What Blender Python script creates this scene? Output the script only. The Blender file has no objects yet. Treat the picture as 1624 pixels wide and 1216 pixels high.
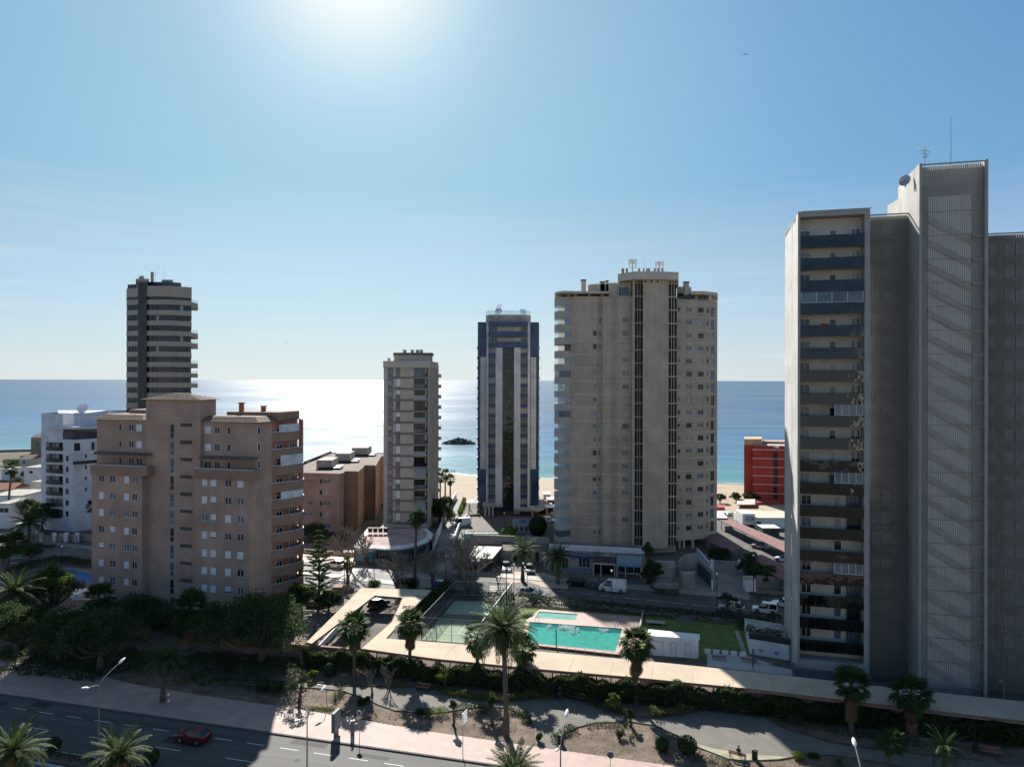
import bpy, bmesh, math, random
import numpy as np
from mathutils import Vector, Matrix, Euler

# ------------------------------------------------------------------ camera, sky, sun
S = bpy.context.scene
F_PX = 1125.0; ROLL = 0.00216; CAM_Z = 40.0
cam_d = bpy.data.cameras.new('camera'); cam = bpy.data.objects.new('camera', cam_d)
S.collection.objects.link(cam); S.camera = cam
cam.location = (0, 0, CAM_Z); cam.rotation_mode = 'XYZ'
cam.matrix_world = Matrix.Translation((0, 0, CAM_Z)) @ Matrix.Rotation(math.radians(90), 4, 'X') @ Matrix.Rotation(ROLL, 4, 'Z')
cam_d.sensor_fit = 'HORIZONTAL'; cam_d.sensor_width = 36.0; cam_d.lens = 36.0 * F_PX / 1624.0
cam_d.shift_y = -5.2 / 1624.0
cam_d.clip_start = 0.5; cam_d.clip_end = 120000.0

SUN_EL = math.radians(31.0); SUN_AZ = math.radians(-12.6)      # azimuth from +Y, negative to the left
sun_dir = Vector((math.sin(SUN_AZ) * math.cos(SUN_EL), math.cos(SUN_AZ) * math.cos(SUN_EL), math.sin(SUN_EL)))
W = bpy.data.worlds.new('World'); S.world = W; W.use_nodes = True
nt = W.node_tree; nt.nodes.clear()
sky = nt.nodes.new('ShaderNodeTexSky'); sky.sky_type = 'NISHITA'; sky.sun_disc = False
sky.sun_elevation = SUN_EL; sky.sun_rotation = SUN_AZ
sky.air_density = 1.0; sky.dust_density = 0.3; sky.ozone_density = 3.0; sky.altitude = 40
bg = nt.nodes.new('ShaderNodeBackground'); bg.inputs[1].default_value = 0.465
wo = nt.nodes.new('ShaderNodeOutputWorld')
def wn(t, **k):
    n_ = nt.nodes.new(t)
    for a_, b_ in k.items(): setattr(n_, a_, b_)
    return n_
def wl_(a_, b_): nt.links.new(a_, b_)
# clear-sky colour by height, plus the two haloes round the sun; a share of the Nishita sky is mixed in
tcw = wn('ShaderNodeTexCoord'); nv = wn('ShaderNodeVectorMath', operation='NORMALIZE'); wl_(tcw.outputs['Generated'], nv.inputs[0])
sx = wn('ShaderNodeSeparateXYZ'); wl_(nv.outputs[0], sx.inputs[0]); rampw = wn('ShaderNodeValToRGB'); wl_(sx.outputs['Z'], rampw.inputs[0])
e_ = rampw.color_ramp.elements
e_[0].position = 0.0; e_[0].color = (.63, .695, .757, 1); e_[1].position = 1.0; e_[1].color = (.12, .17, .25, 1)
for p_, c_ in ((.045, (.53, .65, .76)), (.09, (.43, .59, .77)), (.26, (.140, .350, .625)), (.5, (.07, .23, .53)), (.72, (.10, .19, .38))): q_ = e_.new(p_); q_.color = (*c_, 1)
dp = wn('ShaderNodeVectorMath', operation='DOT_PRODUCT'); wl_(nv.outputs[0], dp.inputs[0]); dp.inputs[1].default_value = sun_dir
acc = rampw.outputs[0]
for s_, c_ in ((.008, (.70, .50, .30)), (.15, (.317, .40, .27))):
    m1_ = wn('ShaderNodeMath', operation='SUBTRACT'); wl_(dp.outputs['Value'], m1_.inputs[0]); m1_.inputs[1].default_value = 1
    m2_ = wn('ShaderNodeMath', operation='DIVIDE'); wl_(m1_.outputs[0], m2_.inputs[0]); m2_.inputs[1].default_value = s_
    m3_ = wn('ShaderNodeMath', operation='EXPONENT'); wl_(m2_.outputs[0], m3_.inputs[0])
    sc_ = wn('ShaderNodeVectorMath', operation='SCALE'); sc_.inputs[0].default_value = c_; wl_(m3_.outputs[0], sc_.inputs['Scale'])
    ad_ = wn('ShaderNodeVectorMath', operation='ADD'); wl_(acc, ad_.inputs[0]); wl_(sc_.outputs[0], ad_.inputs[1]); acc = ad_.outputs[0]
ns_ = wn('ShaderNodeVectorMath', operation='SCALE'); wl_(sky.outputs[0], ns_.inputs[0]); ns_.inputs['Scale'].default_value = .05
nm_ = wn('ShaderNodeVectorMath', operation='MINIMUM'); wl_(ns_.outputs[0], nm_.inputs[0]); nm_.inputs[1].default_value = (.9, .95, 1.0)
mxw = wn('ShaderNodeMix', data_type='RGBA'); mxw.inputs[0].default_value = .10; wl_(acc, mxw.inputs[6]); wl_(nm_.outputs[0], mxw.inputs[7])
# thin high streaks of cloud low over the sea
mpw = wn('ShaderNodeMapping'); mpw.inputs['Scale'].default_value = (2.2, 2.2, 42); mpw.inputs['Location'].default_value = (1.7, .4, 2.0); wl_(nv.outputs[0], mpw.inputs[0])
nzw = wn('ShaderNodeTexNoise'); nzw.inputs['Scale'].default_value = 1.6; nzw.inputs['Detail'].default_value = 5; wl_(mpw.outputs[0], nzw.inputs['Vector'])
mrw = wn('ShaderNodeMapRange'); wl_(nzw.outputs['Fac'], mrw.inputs[0]); mrw.inputs[1].default_value = .52; mrw.inputs[2].default_value = .78; mrw.inputs[4].default_value = .30
mkw = wn('ShaderNodeMapRange'); wl_(sx.outputs['Z'], mkw.inputs[0]); mkw.inputs[1].default_value = .30; mkw.inputs[2].default_value = .02
mmw = wn('ShaderNodeMath', operation='MULTIPLY'); wl_(mrw.outputs[0], mmw.inputs[0]); wl_(mkw.outputs[0], mmw.inputs[1])
mcw = wn('ShaderNodeMix', data_type='RGBA'); wl_(mmw.outputs[0], mcw.inputs[0]); wl_(mxw.outputs[2], mcw.inputs[6]); mcw.inputs[7].default_value = (.80, .84, .86, 1)
wl_(mcw.outputs[2], bg.inputs[0]); wl_(bg.outputs[0], wo.inputs[0])
sl = bpy.data.lights.new('sun', 'SUN'); sl.energy = 4.8; sl.angle = math.radians(0.5); sl.color = (1.0, 0.95, 0.87)
sun = bpy.data.objects.new('sun', sl); S.collection.objects.link(sun)
sun.rotation_euler = sun_dir.to_track_quat('Z', 'Y').to_euler(); sun.location = sun_dir * 500
S.view_settings.view_transform = 'Standard'; S.view_settings.look = 'None'
S.view_settings.exposure = 1.15; S.view_settings.gamma = 1.0; S.view_settings.use_curve_mapping = False
S.render.engine = 'CYCLES'
S.cycles.max_bounces = 6; S.cycles.diffuse_bounces = 3; S.cycles.glossy_bounces = 3
S.cycles.transmission_bounces = 4; S.cycles.transparent_max_bounces = 8
S.cycles.caustics_reflective = False; S.cycles.caustics_refractive = False
S.cycles.sample_clamp_indirect = 6.0
S.cycles.use_denoising = True

rnd = random.Random(11)
# ------------------------------------------------------------------ picture point -> place
def ray(px, py):
    a = px - 812.0; b = 608.0 - py
    return ((a - ROLL * b) / F_PX, (b + ROLL * a - 5.2) / F_PX)
def G(px, py, z=0.0):
    tx, tz = ray(px, py); Y = (z - CAM_Z) / tz
    return Vector((tx * Y, Y, z))
def AT(px, py, Y):
    tx, tz = ray(px, py); return Vector((tx * Y, Y, CAM_Z + tz * Y))

UX, UY = math.cos(math.radians(-14.5)), math.sin(math.radians(-14.5))
KERB0 = G(430, 1162)
def RD(u, w, z=0.0):            # avenue coordinates: u along the kerb, w towards the sea
    return Vector((KERB0.x + u * UX - w * UY, KERB0.y + u * UY + w * UX, z))
def GRID(o, s, t, z=0.0, a=-14.5):
    c, d = math.cos(math.radians(a)), math.sin(math.radians(a))
    return Vector((o[0] + s * c - t * d, o[1] + s * d + t * c, z))

# ------------------------------------------------------------------ materials
MATS = {}
def mat(name, col, rough=0.85, var=0.12, scale=0.6, bump=0.0, bscale=8.0, metal=0.0, spec=0.3, col2=None, det=4.0, stretch=None, rot=0.0):
    if name in MATS: return MATS[name]
    m = bpy.data.materials.new(name); m.use_nodes = True; n = m.node_tree.nodes; l = m.node_tree.links
    b = n['Principled BSDF']
    b.inputs['Roughness'].default_value = rough; b.inputs['Metallic'].default_value = metal
    b.inputs['Specular IOR Level'].default_value = spec
    tc = n.new('ShaderNodeTexCoord'); src = tc.outputs['Object']
    if stretch:
        mp = n.new('ShaderNodeMapping'); mp.inputs['Scale'].default_value = stretch; pr = n.new('ShaderNodeMapping'); pr.inputs['Rotation'].default_value = (0, 0, rot)
        l.new(src, pr.inputs[0]); l.new(pr.outputs[0], mp.inputs[0]); src = mp.outputs[0]
    no = n.new('ShaderNodeTexNoise'); no.inputs['Scale'].default_value = scale; no.inputs['Detail'].default_value = det
    no.inputs['Roughness'].default_value = 0.6
    l.new(src, no.inputs['Vector'])
    mx = n.new('ShaderNodeMix'); mx.data_type = 'RGBA'
    c2 = col2 if col2 else tuple(c * (1 - var * 2.0) for c in col)
    c1 = col if col2 else tuple(min(1, c * (1 + var * 0.8)) for c in col)
    rp = n.new('ShaderNodeMapRange'); rp.inputs[1].default_value = 0.35; rp.inputs[2].default_value = 0.65
    l.new(no.outputs['Fac'], rp.inputs[0]); l.new(rp.outputs[0], mx.inputs[0])
    mx.inputs[6].default_value = (*c1, 1); mx.inputs[7].default_value = (*c2, 1)
    l.new(mx.outputs[2], b.inputs['Base Color'])
    if bump:
        n2 = n.new('ShaderNodeTexNoise'); n2.inputs['Scale'].default_value = bscale; n2.inputs['Detail'].default_value = 3
        l.new(tc.outputs['Object'], n2.inputs['Vector'])
        bp = n.new('ShaderNodeBump'); bp.inputs['Strength'].default_value = bump; bp.inputs['Distance'].default_value = 0.05
        l.new(n2.outputs['Fac'], bp.inputs['Height']); l.new(bp.outputs[0], b.inputs['Normal'])
    MATS[name] = m
    return m
def lines_mat(name, col, pitch, dark=0.75, rough=0.85, thick=0.06, var=0.1, vert=None, stain=0.5):
    """stucco or panel wall with fine horizontal (and vertical) joints, world metres"""
    if name in MATS: return MATS[name]
    m = mat(name, col, rough, var, 0.25, 0.15, 6.0); n = m.node_tree.nodes; l = m.node_tree.links
    b = n['Principled BSDF']; base = b.inputs['Base Color'].links[0].from_socket
    ge = n.new('ShaderNodeNewGeometry'); sp = n.new('ShaderNodeSeparateXYZ'); l.new(ge.outputs['Position'], sp.inputs[0])
    def line(sock, p, th):
        a = n.new('ShaderNodeMath'); a.operation = 'DIVIDE'; a.inputs[1].default_value = p; l.new(sock, a.inputs[0])
        f = n.new('ShaderNodeMath'); f.operation = 'FRACT'; l.new(a.outputs[0], f.inputs[0])
        c = n.new('ShaderNodeMath'); c.operation = 'LESS_THAN'; c.inputs[1].default_value = th / p; l.new(f.outputs[0], c.inputs[0])
        return c.outputs[0]
    fac = line(sp.outputs['Z'], pitch, thick)
    if vert:
        f2 = line(sp.outputs['X'], vert, thick)
        mxm = n.new('ShaderNodeMath'); mxm.operation = 'MAXIMUM'; l.new(fac, mxm.inputs[0]); l.new(f2, mxm.inputs[1]); fac = mxm.outputs[0]
    # rain streaks, stretched down the wall
    mp = n.new('ShaderNodeMapping'); mp.inputs['Scale'].default_value = (1.3, 1.3, 0.05)
    l.new(ge.outputs['Position'], mp.inputs[0])
    st = n.new('ShaderNodeTexNoise'); st.inputs['Scale'].default_value = 1.0; st.inputs['Detail'].default_value = 4; l.new(mp.outputs[0], st.inputs['Vector'])
    sr = n.new('ShaderNodeMapRange'); sr.inputs[1].default_value = 0.45; sr.inputs[2].default_value = 0.75
    sr.inputs[3].default_value = 0; sr.inputs[4].default_value = stain * 0.35; l.new(st.outputs['Fac'], sr.inputs[0])
    m0 = n.new('ShaderNodeMix'); m0.data_type = 'RGBA'; l.new(sr.outputs[0], m0.inputs[0]); l.new(base, m0.inputs[6])
    m0.inputs[7].default_value = (*[c * 0.55 for c in col], 1)
    m1 = n.new('ShaderNodeMix'); m1.data_type = 'RGBA'; l.new(fac, m1.inputs[0]); l.new(m0.outputs[2], m1.inputs[6])
    m1.inputs[7].default_value = (*[c * dark for c in col], 1)
    l.new(m1.outputs[2], b.inputs['Base Color'])
    return m
def glass(name, col, rough=0.06, wav=0.0, spec=0.5):
    if name in MATS: return MATS[name]
    m = mat(name, col, rough, 0.25, 0.35, 0, spec=spec)
    n = m.node_tree.nodes; l = m.node_tree.links; b = n['Principled BSDF']
    if wav:
        tc = n.new('ShaderNodeTexCoord'); n2 = n.new('ShaderNodeTexNoise'); n2.inputs['Scale'].default_value = 0.45; n2.inputs['Detail'].default_value = 2
        l.new(tc.outputs['Object'], n2.inputs['Vector'])
        bp = n.new('ShaderNodeBump'); bp.inputs['Strength'].default_value = wav; bp.inputs['Distance'].default_value = 0.3
        l.new(n2.outputs['Fac'], bp.inputs['Height']); l.new(bp.outputs[0], b.inputs['Normal'])
    return m
def clear_glass(name, tint=(0.75, 0.9, 0.92), amount=0.35):
    """thin balcony glass: mostly see-through"""
    if name in MATS: return MATS[name]
    m = bpy.data.materials.new(name); m.use_nodes = True; n = m.node_tree.nodes; l = m.node_tree.links
    n.clear(); o = n.new('ShaderNodeOutputMaterial'); mx = n.new('ShaderNodeMixShader'); t = n.new('ShaderNodeBsdfTransparent')
    p = n.new('ShaderNodeBsdfPrincipled'); p.inputs['Base Color'].default_value = (*tint, 1); p.inputs['Roughness'].default_value = 0.05
    t.inputs[0].default_value = (*[0.5 + 0.5 * c for c in tint], 1); mx.inputs[0].default_value = amount
    l.new(t.outputs[0], mx.inputs[1]); l.new(p.outputs[0], mx.inputs[2]); l.new(mx.outputs[0], o.inputs[0])
    MATS[name] = m; return m
def leaf_mat(name, c1, c2, trans=0.35, rough=0.7):
    if name in MATS: return MATS[name]
    m = bpy.data.materials.new(name); m.use_nodes = True; n = m.node_tree.nodes; l = m.node_tree.links
    b = n['Principled BSDF']; b.inputs['Roughness'].default_value = rough; b.inputs['Specular IOR Level'].default_value = 0.15
    ge = n.new('ShaderNodeNewGeometry'); no = n.new('ShaderNodeTexNoise'); no.inputs['Scale'].default_value = 0.9; no.inputs['Detail'].default_value = 3
    l.new(ge.outputs['Position'], no.inputs['Vector'])
    ad = n.new('ShaderNodeMath'); ad.operation = 'MULTIPLY_ADD'; ad.inputs[1].default_value = 0.5; l.new(ge.outputs['Random Per Island'], ad.inputs[0]); 
    s2 = n.new('ShaderNodeMath'); s2.operation = 'MULTIPLY_ADD'; s2.inputs[1].default_value = 1.4; s2.inputs[2].default_value = -0.45; l.new(no.outputs['Fac'], s2.inputs[0])
    l.new(s2.outputs[0], ad.inputs[2])
    mx = n.new('ShaderNodeMix'); mx.data_type = 'RGBA'; l.new(ad.outputs[0], mx.inputs[0])
    mx.inputs[6].default_value = (*c1, 1); mx.inputs[7].default_value = (*c2, 1)
    l.new(mx.outputs[2], b.inputs['Base Color'])
    tr = n.new('ShaderNodeBsdfTranslucent'); l.new(mx.outputs[2], tr.inputs[0]); ms = n.new('ShaderNodeMixShader'); ms.inputs[0].default_value = trans
    o = n['Material Output']; l.new(b.outputs[0], ms.inputs[1]); l.new(tr.outputs[0], ms.inputs[2]); l.new(ms.outputs[0], o.inputs[0])
    MATS[name] = m; return m

# ------------------------------------------------------------------ objects
COL = S.collection
def link(o, parent=None):
    COL.objects.link(o)
    if parent is not None: o.parent = parent
    return o
def thing(name, label, cat, loc=(0, 0, 0), group=None, rot=0.0):
    o = bpy.data.objects.new(name, None); o.empty_display_size = 0.5; COL.objects.link(o)
    o.location = loc; o.rotation_euler = (0, 0, rot); o['label'] = label; o['category'] = cat
    if group: o['group'] = group
    return o
def tag(o, label, cat, group=None):
    o['label'] = label; o['category'] = cat
    if group: o['group'] = group
    return o
def base_of(parent):
    return Vector(parent.location) if parent is not None else Vector((0, 0, 0))

class MB:
    """collects polygons in world coordinates, builds ONE mesh object"""
    def __init__(s): s.v = []; s.f = []; s.m = []; s.mi = 0
    def poly(s, pts):
        i = len(s.v); s.v.extend([tuple(p) for p in pts]); s.f.append(tuple(range(i, i + len(pts)))); s.m.append(s.mi)
    def prism(s, poly, z0, z1, top=True, bottom=True):
        n = len(poly); i = len(s.v)
        s.v.extend([(p[0], p[1], z0) for p in poly]); s.v.extend([(p[0], p[1], z1) for p in poly])
        for k in range(n):
            k2 = (k + 1) % n; s.f.append((i + k, i + k2, i + n + k2, i + n + k)); s.m.append(s.mi)
        if top: s.f.append(tuple(i + n + k for k in range(n))); s.m.append(s.mi)
        if bottom: s.f.append(tuple(i + k for k in reversed(range(n)))); s.m.append(s.mi)
    def obox(s, o, ux, uy, sx, sy, z0, z1):
        """box from corner o along unit ux (length sx) and its inward normal (-uy,ux) (length sy)"""
        a = (o[0], o[1]); b = (o[0] + ux * sx, o[1] + uy * sx)
        c = (b[0] - uy * sy, b[1] + ux * sy); d = (a[0] - uy * sy, a[1] + ux * sy)
        s.prism([a, b, c, d], z0, z1)
    def box(s, cx, cy, cz, sx, sy, sz, rot=0.0):
        c, d = math.cos(rot), math.sin(rot)
        P = [(-sx / 2, -sy / 2), (sx / 2, -sy / 2), (sx / 2, sy / 2), (-sx / 2, sy / 2)]
        s.prism([(cx + x * c - y * d, cy + x * d + y * c) for x, y in P], cz - sz / 2, cz + sz / 2)
    def tube(s, pts, rad, n=6, cap=True):
        pts = [Vector(p) for p in pts]; i0 = len(s.v)
        for k, p in enumerate(pts):
            d = (pts[min(k + 1, len(pts) - 1)] - pts[max(k - 1, 0)])
            if d.length < 1e-6: d = Vector((0, 0, 1))
            d.normalize(); a = d.cross(Vector((0, 0, 1)) if abs(d.z) < 0.9 else Vector((0, 1, 0))).normalized(); b = d.cross(a)
            r = rad[k] if isinstance(rad, (list, tuple)) else rad
            for j in range(n):
                t = 2 * math.pi * j / n; q = p + (a * math.cos(t) + b * math.sin(t)) * r; s.v.append(tuple(q))
        for k in range(len(pts) - 1):
            for j in range(n):
                j2 = (j + 1) % n; A = i0 + k * n; s.f.append((A + j, A + j2, A + n + j2, A + n + j)); s.m.append(s.mi)
        if cap:
            s.f.append(tuple(i0 + j for j in reversed(range(n)))); s.m.append(s.mi)
            s.f.append(tuple(i0 + (len(pts) - 1) * n + j for j in range(n))); s.m.append(s.mi)
    def build(s, name, mats, parent=None, smooth=False, kind=None, origin=None):
        me = bpy.data.meshes.new(name); b = Vector(origin) if origin is not None else base_of(parent)
        if parent is not None and parent.parent is not None: b = b + base_of(parent.parent)
        me.from_pydata([(x - b.x, y - b.y, z - b.z) for x, y, z in s.v], [], s.f)
        if not isinstance(mats, (list, tuple)): mats = [mats]
        for m in mats: me.materials.append(m)
        if len(mats) > 1: me.polygons.foreach_set('material_index', s.m)
        if smooth: me.polygons.foreach_set('use_smooth', [True] * len(me.polygons))
        me.update()
        o = bpy.data.objects.new(name, me); link(o, parent)
        if parent is None: o.location = b
        elif origin is not None: o.location = b - base_of(parent)
        if kind: o['kind'] = kind
        return o

def sheet(name, pts, z, m, kind='structure', parent=None):
    mb = MB(); mb.poly([(p[0], p[1], z) for p in pts]); return mb.build(name, m, parent, kind=kind)

def soup(name, V, n_per, m, parent=None, kind=None, loc=None):
    """numpy vertices (N*n_per,3) -> mesh of separate n-gons, in parent's local coordinates"""
    me = bpy.data.meshes.new(name); N = len(V) // n_per
    me.vertices.add(len(V)); me.vertices.foreach_set('co', np.asarray(V, np.float32).ravel())
    me.loops.add(len(V)); me.loops.foreach_set('vertex_index', np.arange(len(V), dtype=np.int32))
    me.polygons.add(N); me.polygons.foreach_set('loop_start', np.arange(0, len(V), n_per, dtype=np.int32))
    me.polygons.foreach_set('loop_total', np.full(N, n_per, np.int32))
    me.materials.append(m); me.update(calc_edges=True); me.validate()
    o = bpy.data.objects.new(name, me); link(o, parent)
    if loc is not None: o.location = loc
    if kind: o['kind'] = kind
    return o

# ------------------------------------------------------------------ facades with real openings
class Fac:
    def __init__(s, p, q):
        s.p = Vector((p[0], p[1])); d = Vector((q[0], q[1])) - s.p; s.L = d.length; s.u = d / s.L
        s.ang = math.atan2(s.u.y, s.u.x)
    def pt(s, a, z, d=0.0):
        return Vector((s.p.x + s.u.x * a - s.u.y * d, s.p.y + s.u.y * a + s.u.x * d, z))
    def at(s, px, py):
        tx, tz = ray(px, py); a = (tx * s.p.y - s.p.x) / (s.u.x - tx * s.u.y)
        return a, CAM_Z + tz * (s.p.y + a * s.u.y)
    def S(s, px, py=603): return s.at(px, py)[0]
    def Z(s, px, py): return s.at(px, py)[1]
def wall(mb, F, s0, s1, z0, z1, holes, depth=0.25):
    hs = [h for h in holes if h[1] > s0 and h[0] < s1]
    xs = sorted(set([s0, s1] + [min(max(c, s0), s1) for h in hs for c in h[:2]])); zs = sorted(set([z0, z1] + [min(max(c, z0), z1) for h in hs for c in h[2:4]]))
    for i in range(len(xs) - 1):
        run = None
        for j in range(len(zs) - 1):
            cx = (xs[i] + xs[i + 1]) / 2; cz = (zs[j] + zs[j + 1]) / 2
            inside = any(h[0] < cx < h[1] and h[2] < cz < h[3] for h in hs)
            if xs[i + 1] - xs[i] < 1e-5 or zs[j + 1] - zs[j] < 1e-5: continue
            if not inside:
                mb.poly([F.pt(xs[i], zs[j]), F.pt(xs[i + 1], zs[j]), F.pt(xs[i + 1], zs[j + 1]), F.pt(xs[i], zs[j + 1])])
    for h in hs:
        a, b, c, d = h[:4]; D = h[4] if len(h) > 4 else depth
        mb.poly([F.pt(a, c), F.pt(b, c), F.pt(b, c, D), F.pt(a, c, D)])
        mb.poly([F.pt(a, d, D), F.pt(b, d, D), F.pt(b, d), F.pt(a, d)])
        mb.poly([F.pt(a, c, D), F.pt(a, d, D), F.pt(a, d), F.pt(a, c)])
        mb.poly([F.pt(b, c), F.pt(b, d), F.pt(b, d, D), F.pt(b, c, D)])

WCACHE = {}
def part_mesh(key, fn, m):
    if key not in WCACHE:
        mb = MB(); fn(mb); me = bpy.data.meshes.new(key[0])
        me.from_pydata(mb.v, [], mb.f); mats = m if isinstance(m, (list, tuple)) else [m]
        for q in mats: me.materials.append(q)
        if len(mats) > 1: me.polygons.foreach_set('material_index', mb.m)
        me.update(); WCACHE[key] = me
    return WCACHE[key]
def lbox(mb, x0, x1, y0, y1, z0, z1): mb.prism([(x0, y0), (x1, y0), (x1, y1), (x0, y1)], z0, z1)
def window(root, F, s0, s1, z0, z1, frame, pane, d=0.14, mull=1, name='window', shutter=None, sh=1.0, extra=None, rail=False):
    """window part (frame) with its pane and, where drawn, its roller shutter as sub-parts"""
    w = round(s1 - s0, 2); h = round(z1 - z0, 2); t = 0.06
    def fr(mb):
        lbox(mb, 0, w, d, d + .07, 0, t); lbox(mb, 0, w, d, d + .07, h - t, h)
        lbox(mb, 0, t, d + .002, d + .068, t, h - t); lbox(mb, w - t, w, d + .002, d + .068, t, h - t)
        for k in range(1, mull + 1):
            x = w * k / (mull + 1); lbox(mb, x - t / 2, x + t / 2, d + .004, d + .066, t, h - t)
        if rail: lbox(mb, t, w - t, d + .004, d + .066, h * .38, h * .38 + t)
    me = part_mesh((name, w, h, frame.name, mull, d, rail), fr, frame)
    o = bpy.data.objects.new(name, me); link(o, root); p = F.pt(s0, z0); o.location = p - base_of(root); o.rotation_euler = (0, 0, F.ang)
    def pn(mb): mb.poly([(0.02, d + .04, 0.02), (w - .02, d + .04, 0.02), (w - .02, d + .04, h - .02), (0.02, d + .04, h - .02)])
    po = bpy.data.objects.new('pane', part_mesh(('pane', w, h, pane.name, d), pn, pane)); link(po, o)
    if shutter:
        sh = round(sh, 1)
        def st(mb):
            z = h * (1 - sh); n = max(2, int((h - z) / 0.22)); H = (h - z - .04) / n
            for k in range(n): lbox(mb, t * .8, w - t * .8, d - .05, d - .012, z + .02 + k * H, z + .02 + k * H + H * .88)
        so = bpy.data.objects.new('shutter', part_mesh(('shutter', w, h, sh, shutter.name, d), st, shutter)); link(so, o)
    return o

def copy_tree(o, parent=None):
    c = o.copy(); COL.objects.link(c); c.parent = parent
    for ch in list(o.children): copy_tree(ch, c)
    return c

# shared materials
M_white = mat('white_paint', (.78, .78, .77), .6, .05, 1.0)
M_whitewall = mat('white_render', (.72, .72, .71), .9, .07, .5, .1)
M_shut = mat('white_shutter', (.80, .80, .80), .55, .05, 2.0)
M_conc = mat('concrete', (.36, .34, .31), .95, .15, .5, .2)
M_dark = mat('dark_void', (.02, .02, .022), .9, .2, 1)
M_glass = glass('window_glass', (.025, .03, .035))
M_glass2 = glass('window_glass_pale', (.10, .14, .17), .12)
M_glass3 = glass('curtained_glass', (.30, .30, .28), .2)
M_steel = mat('galvanised_steel', (.42, .43, .44), .45, .1, 3, metal=.6)
M_black = mat('black_metal', (.025, .025, .028), .5, .2, 3)
M_alu = mat('aluminium_frame', (.62, .63, .64), .5, .05, 3)
M_brownframe = mat('bronze_frame', (.10, .085, .07), .5, .1, 3)
# ------------------------------------------------------------------ sea, beach, ground
def struct(name, mb, m, **k): return mb.build(name, m, None, kind='structure', **k)
def pos_mix(m, coord, stops):
    n = m.node_tree.nodes; l = m.node_tree.links; b = n['Principled BSDF']
    ge = n.new('ShaderNodeNewGeometry'); dt = n.new('ShaderNodeVectorMath'); dt.operation = 'DOT_PRODUCT'; dt.inputs[1].default_value = coord
    l.new(ge.outputs['Position'], dt.inputs[0])
    mr = n.new('ShaderNodeMapRange'); mr.inputs[1].default_value = stops[0][0]; mr.inputs[2].default_value = stops[-1][0]; l.new(dt.outputs['Value'], mr.inputs[0])
    cr = n.new('ShaderNodeValToRGB'); l.new(mr.outputs[0], cr.inputs[0]); e = cr.color_ramp.elements
    sp = stops[-1][0] - stops[0][0]
    e[0].position = 0; e[0].color = (*stops[0][1], 1); e[1].position = 1; e[1].color = (*stops[-1][1], 1)
    for v, c in stops[1:-1]: q = e.new((v - stops[0][0]) / sp); q.color = (*c, 1)
    return cr.outputs[0], ge
def sea_material():
    m = bpy.data.materials.new('sea_water'); m.use_nodes = True; n = m.node_tree.nodes; l = m.node_tree.links; b = n['Principled BSDF']
    col, ge = pos_mix(m, (.27, .963, 0), [(285, (.11, .25, .27)), (310, (.065, .20, .235)), (380, (.035, .135, .22)), (620, (.014, .075, .165)), (1200, (.008, .045, .125)), (5000, (.008, .04, .11))])
    def noise(sc, st, det):
        mp = n.new('ShaderNodeMapping'); mp.inputs['Scale'].default_value = st; mp.inputs['Rotation'].default_value = (0, 0, math.radians(12)); l.new(ge.outputs['Position'], mp.inputs[0])
        q = n.new('ShaderNodeTexNoise'); q.inputs['Scale'].default_value = sc; q.inputs['Detail'].default_value = det; l.new(mp.outputs[0], q.inputs['Vector']); return q.outputs['Fac']
    big = noise(.0035, (.35, 1, 1), 4); mid = noise(.03, (.5, 1, 1), 5); small = noise(.22, (.6, 1, 1), 3)
    mx = n.new('ShaderNodeMix'); mx.data_type = 'RGBA'; mx.blend_type = 'MULTIPLY'; mx.inputs[0].default_value = 1
    mr = n.new('ShaderNodeMapRange'); mr.inputs[1].default_value = .3; mr.inputs[2].default_value = .7; mr.inputs[3].default_value = .7; mr.inputs[4].default_value = 1.25; l.new(big, mr.inputs[0])
    l.new(col, mx.inputs[6]); l.new(mr.outputs[0], mx.inputs[7]); l.new(mx.outputs[2], b.inputs['Base Color'])
    rr = n.new('ShaderNodeMapRange'); rr.inputs[1].default_value = .35; rr.inputs[2].default_value = .65; rr.inputs[3].default_value = .13; rr.inputs[4].default_value = .20
    l.new(big, rr.inputs[0]); ra = n.new('ShaderNodeMath'); ra.operation = 'MULTIPLY_ADD'; ra.inputs[1].default_value = .16; l.new(mid, ra.inputs[0]); l.new(rr.outputs[0], ra.inputs[2]); l.new(ra.outputs[0], b.inputs['Roughness'])
    b.inputs['IOR'].default_value = 1.16; b.inputs['Specular IOR Level'].default_value = .5
    b1 = n.new('ShaderNodeBump'); b1.inputs['Strength'].default_value = 1; b1.inputs['Distance'].default_value = 1.2; l.new(mid, b1.inputs['Height'])
    b2 = n.new('ShaderNodeBump'); b2.inputs['Strength'].default_value = 1; b2.inputs['Distance'].default_value = .25; l.new(small, b2.inputs['Height']); l.new(b1.outputs[0], b2.inputs['Normal'])
    l.new(b2.outputs[0], b.inputs['Normal'])
    return m
mb = MB(); mb.poly([(-60000, 200, -.5), (60000, 200, -.5), (60000, 80000, -.5), (-60000, 80000, -.5)])
struct('sea', mb, sea_material())

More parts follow.
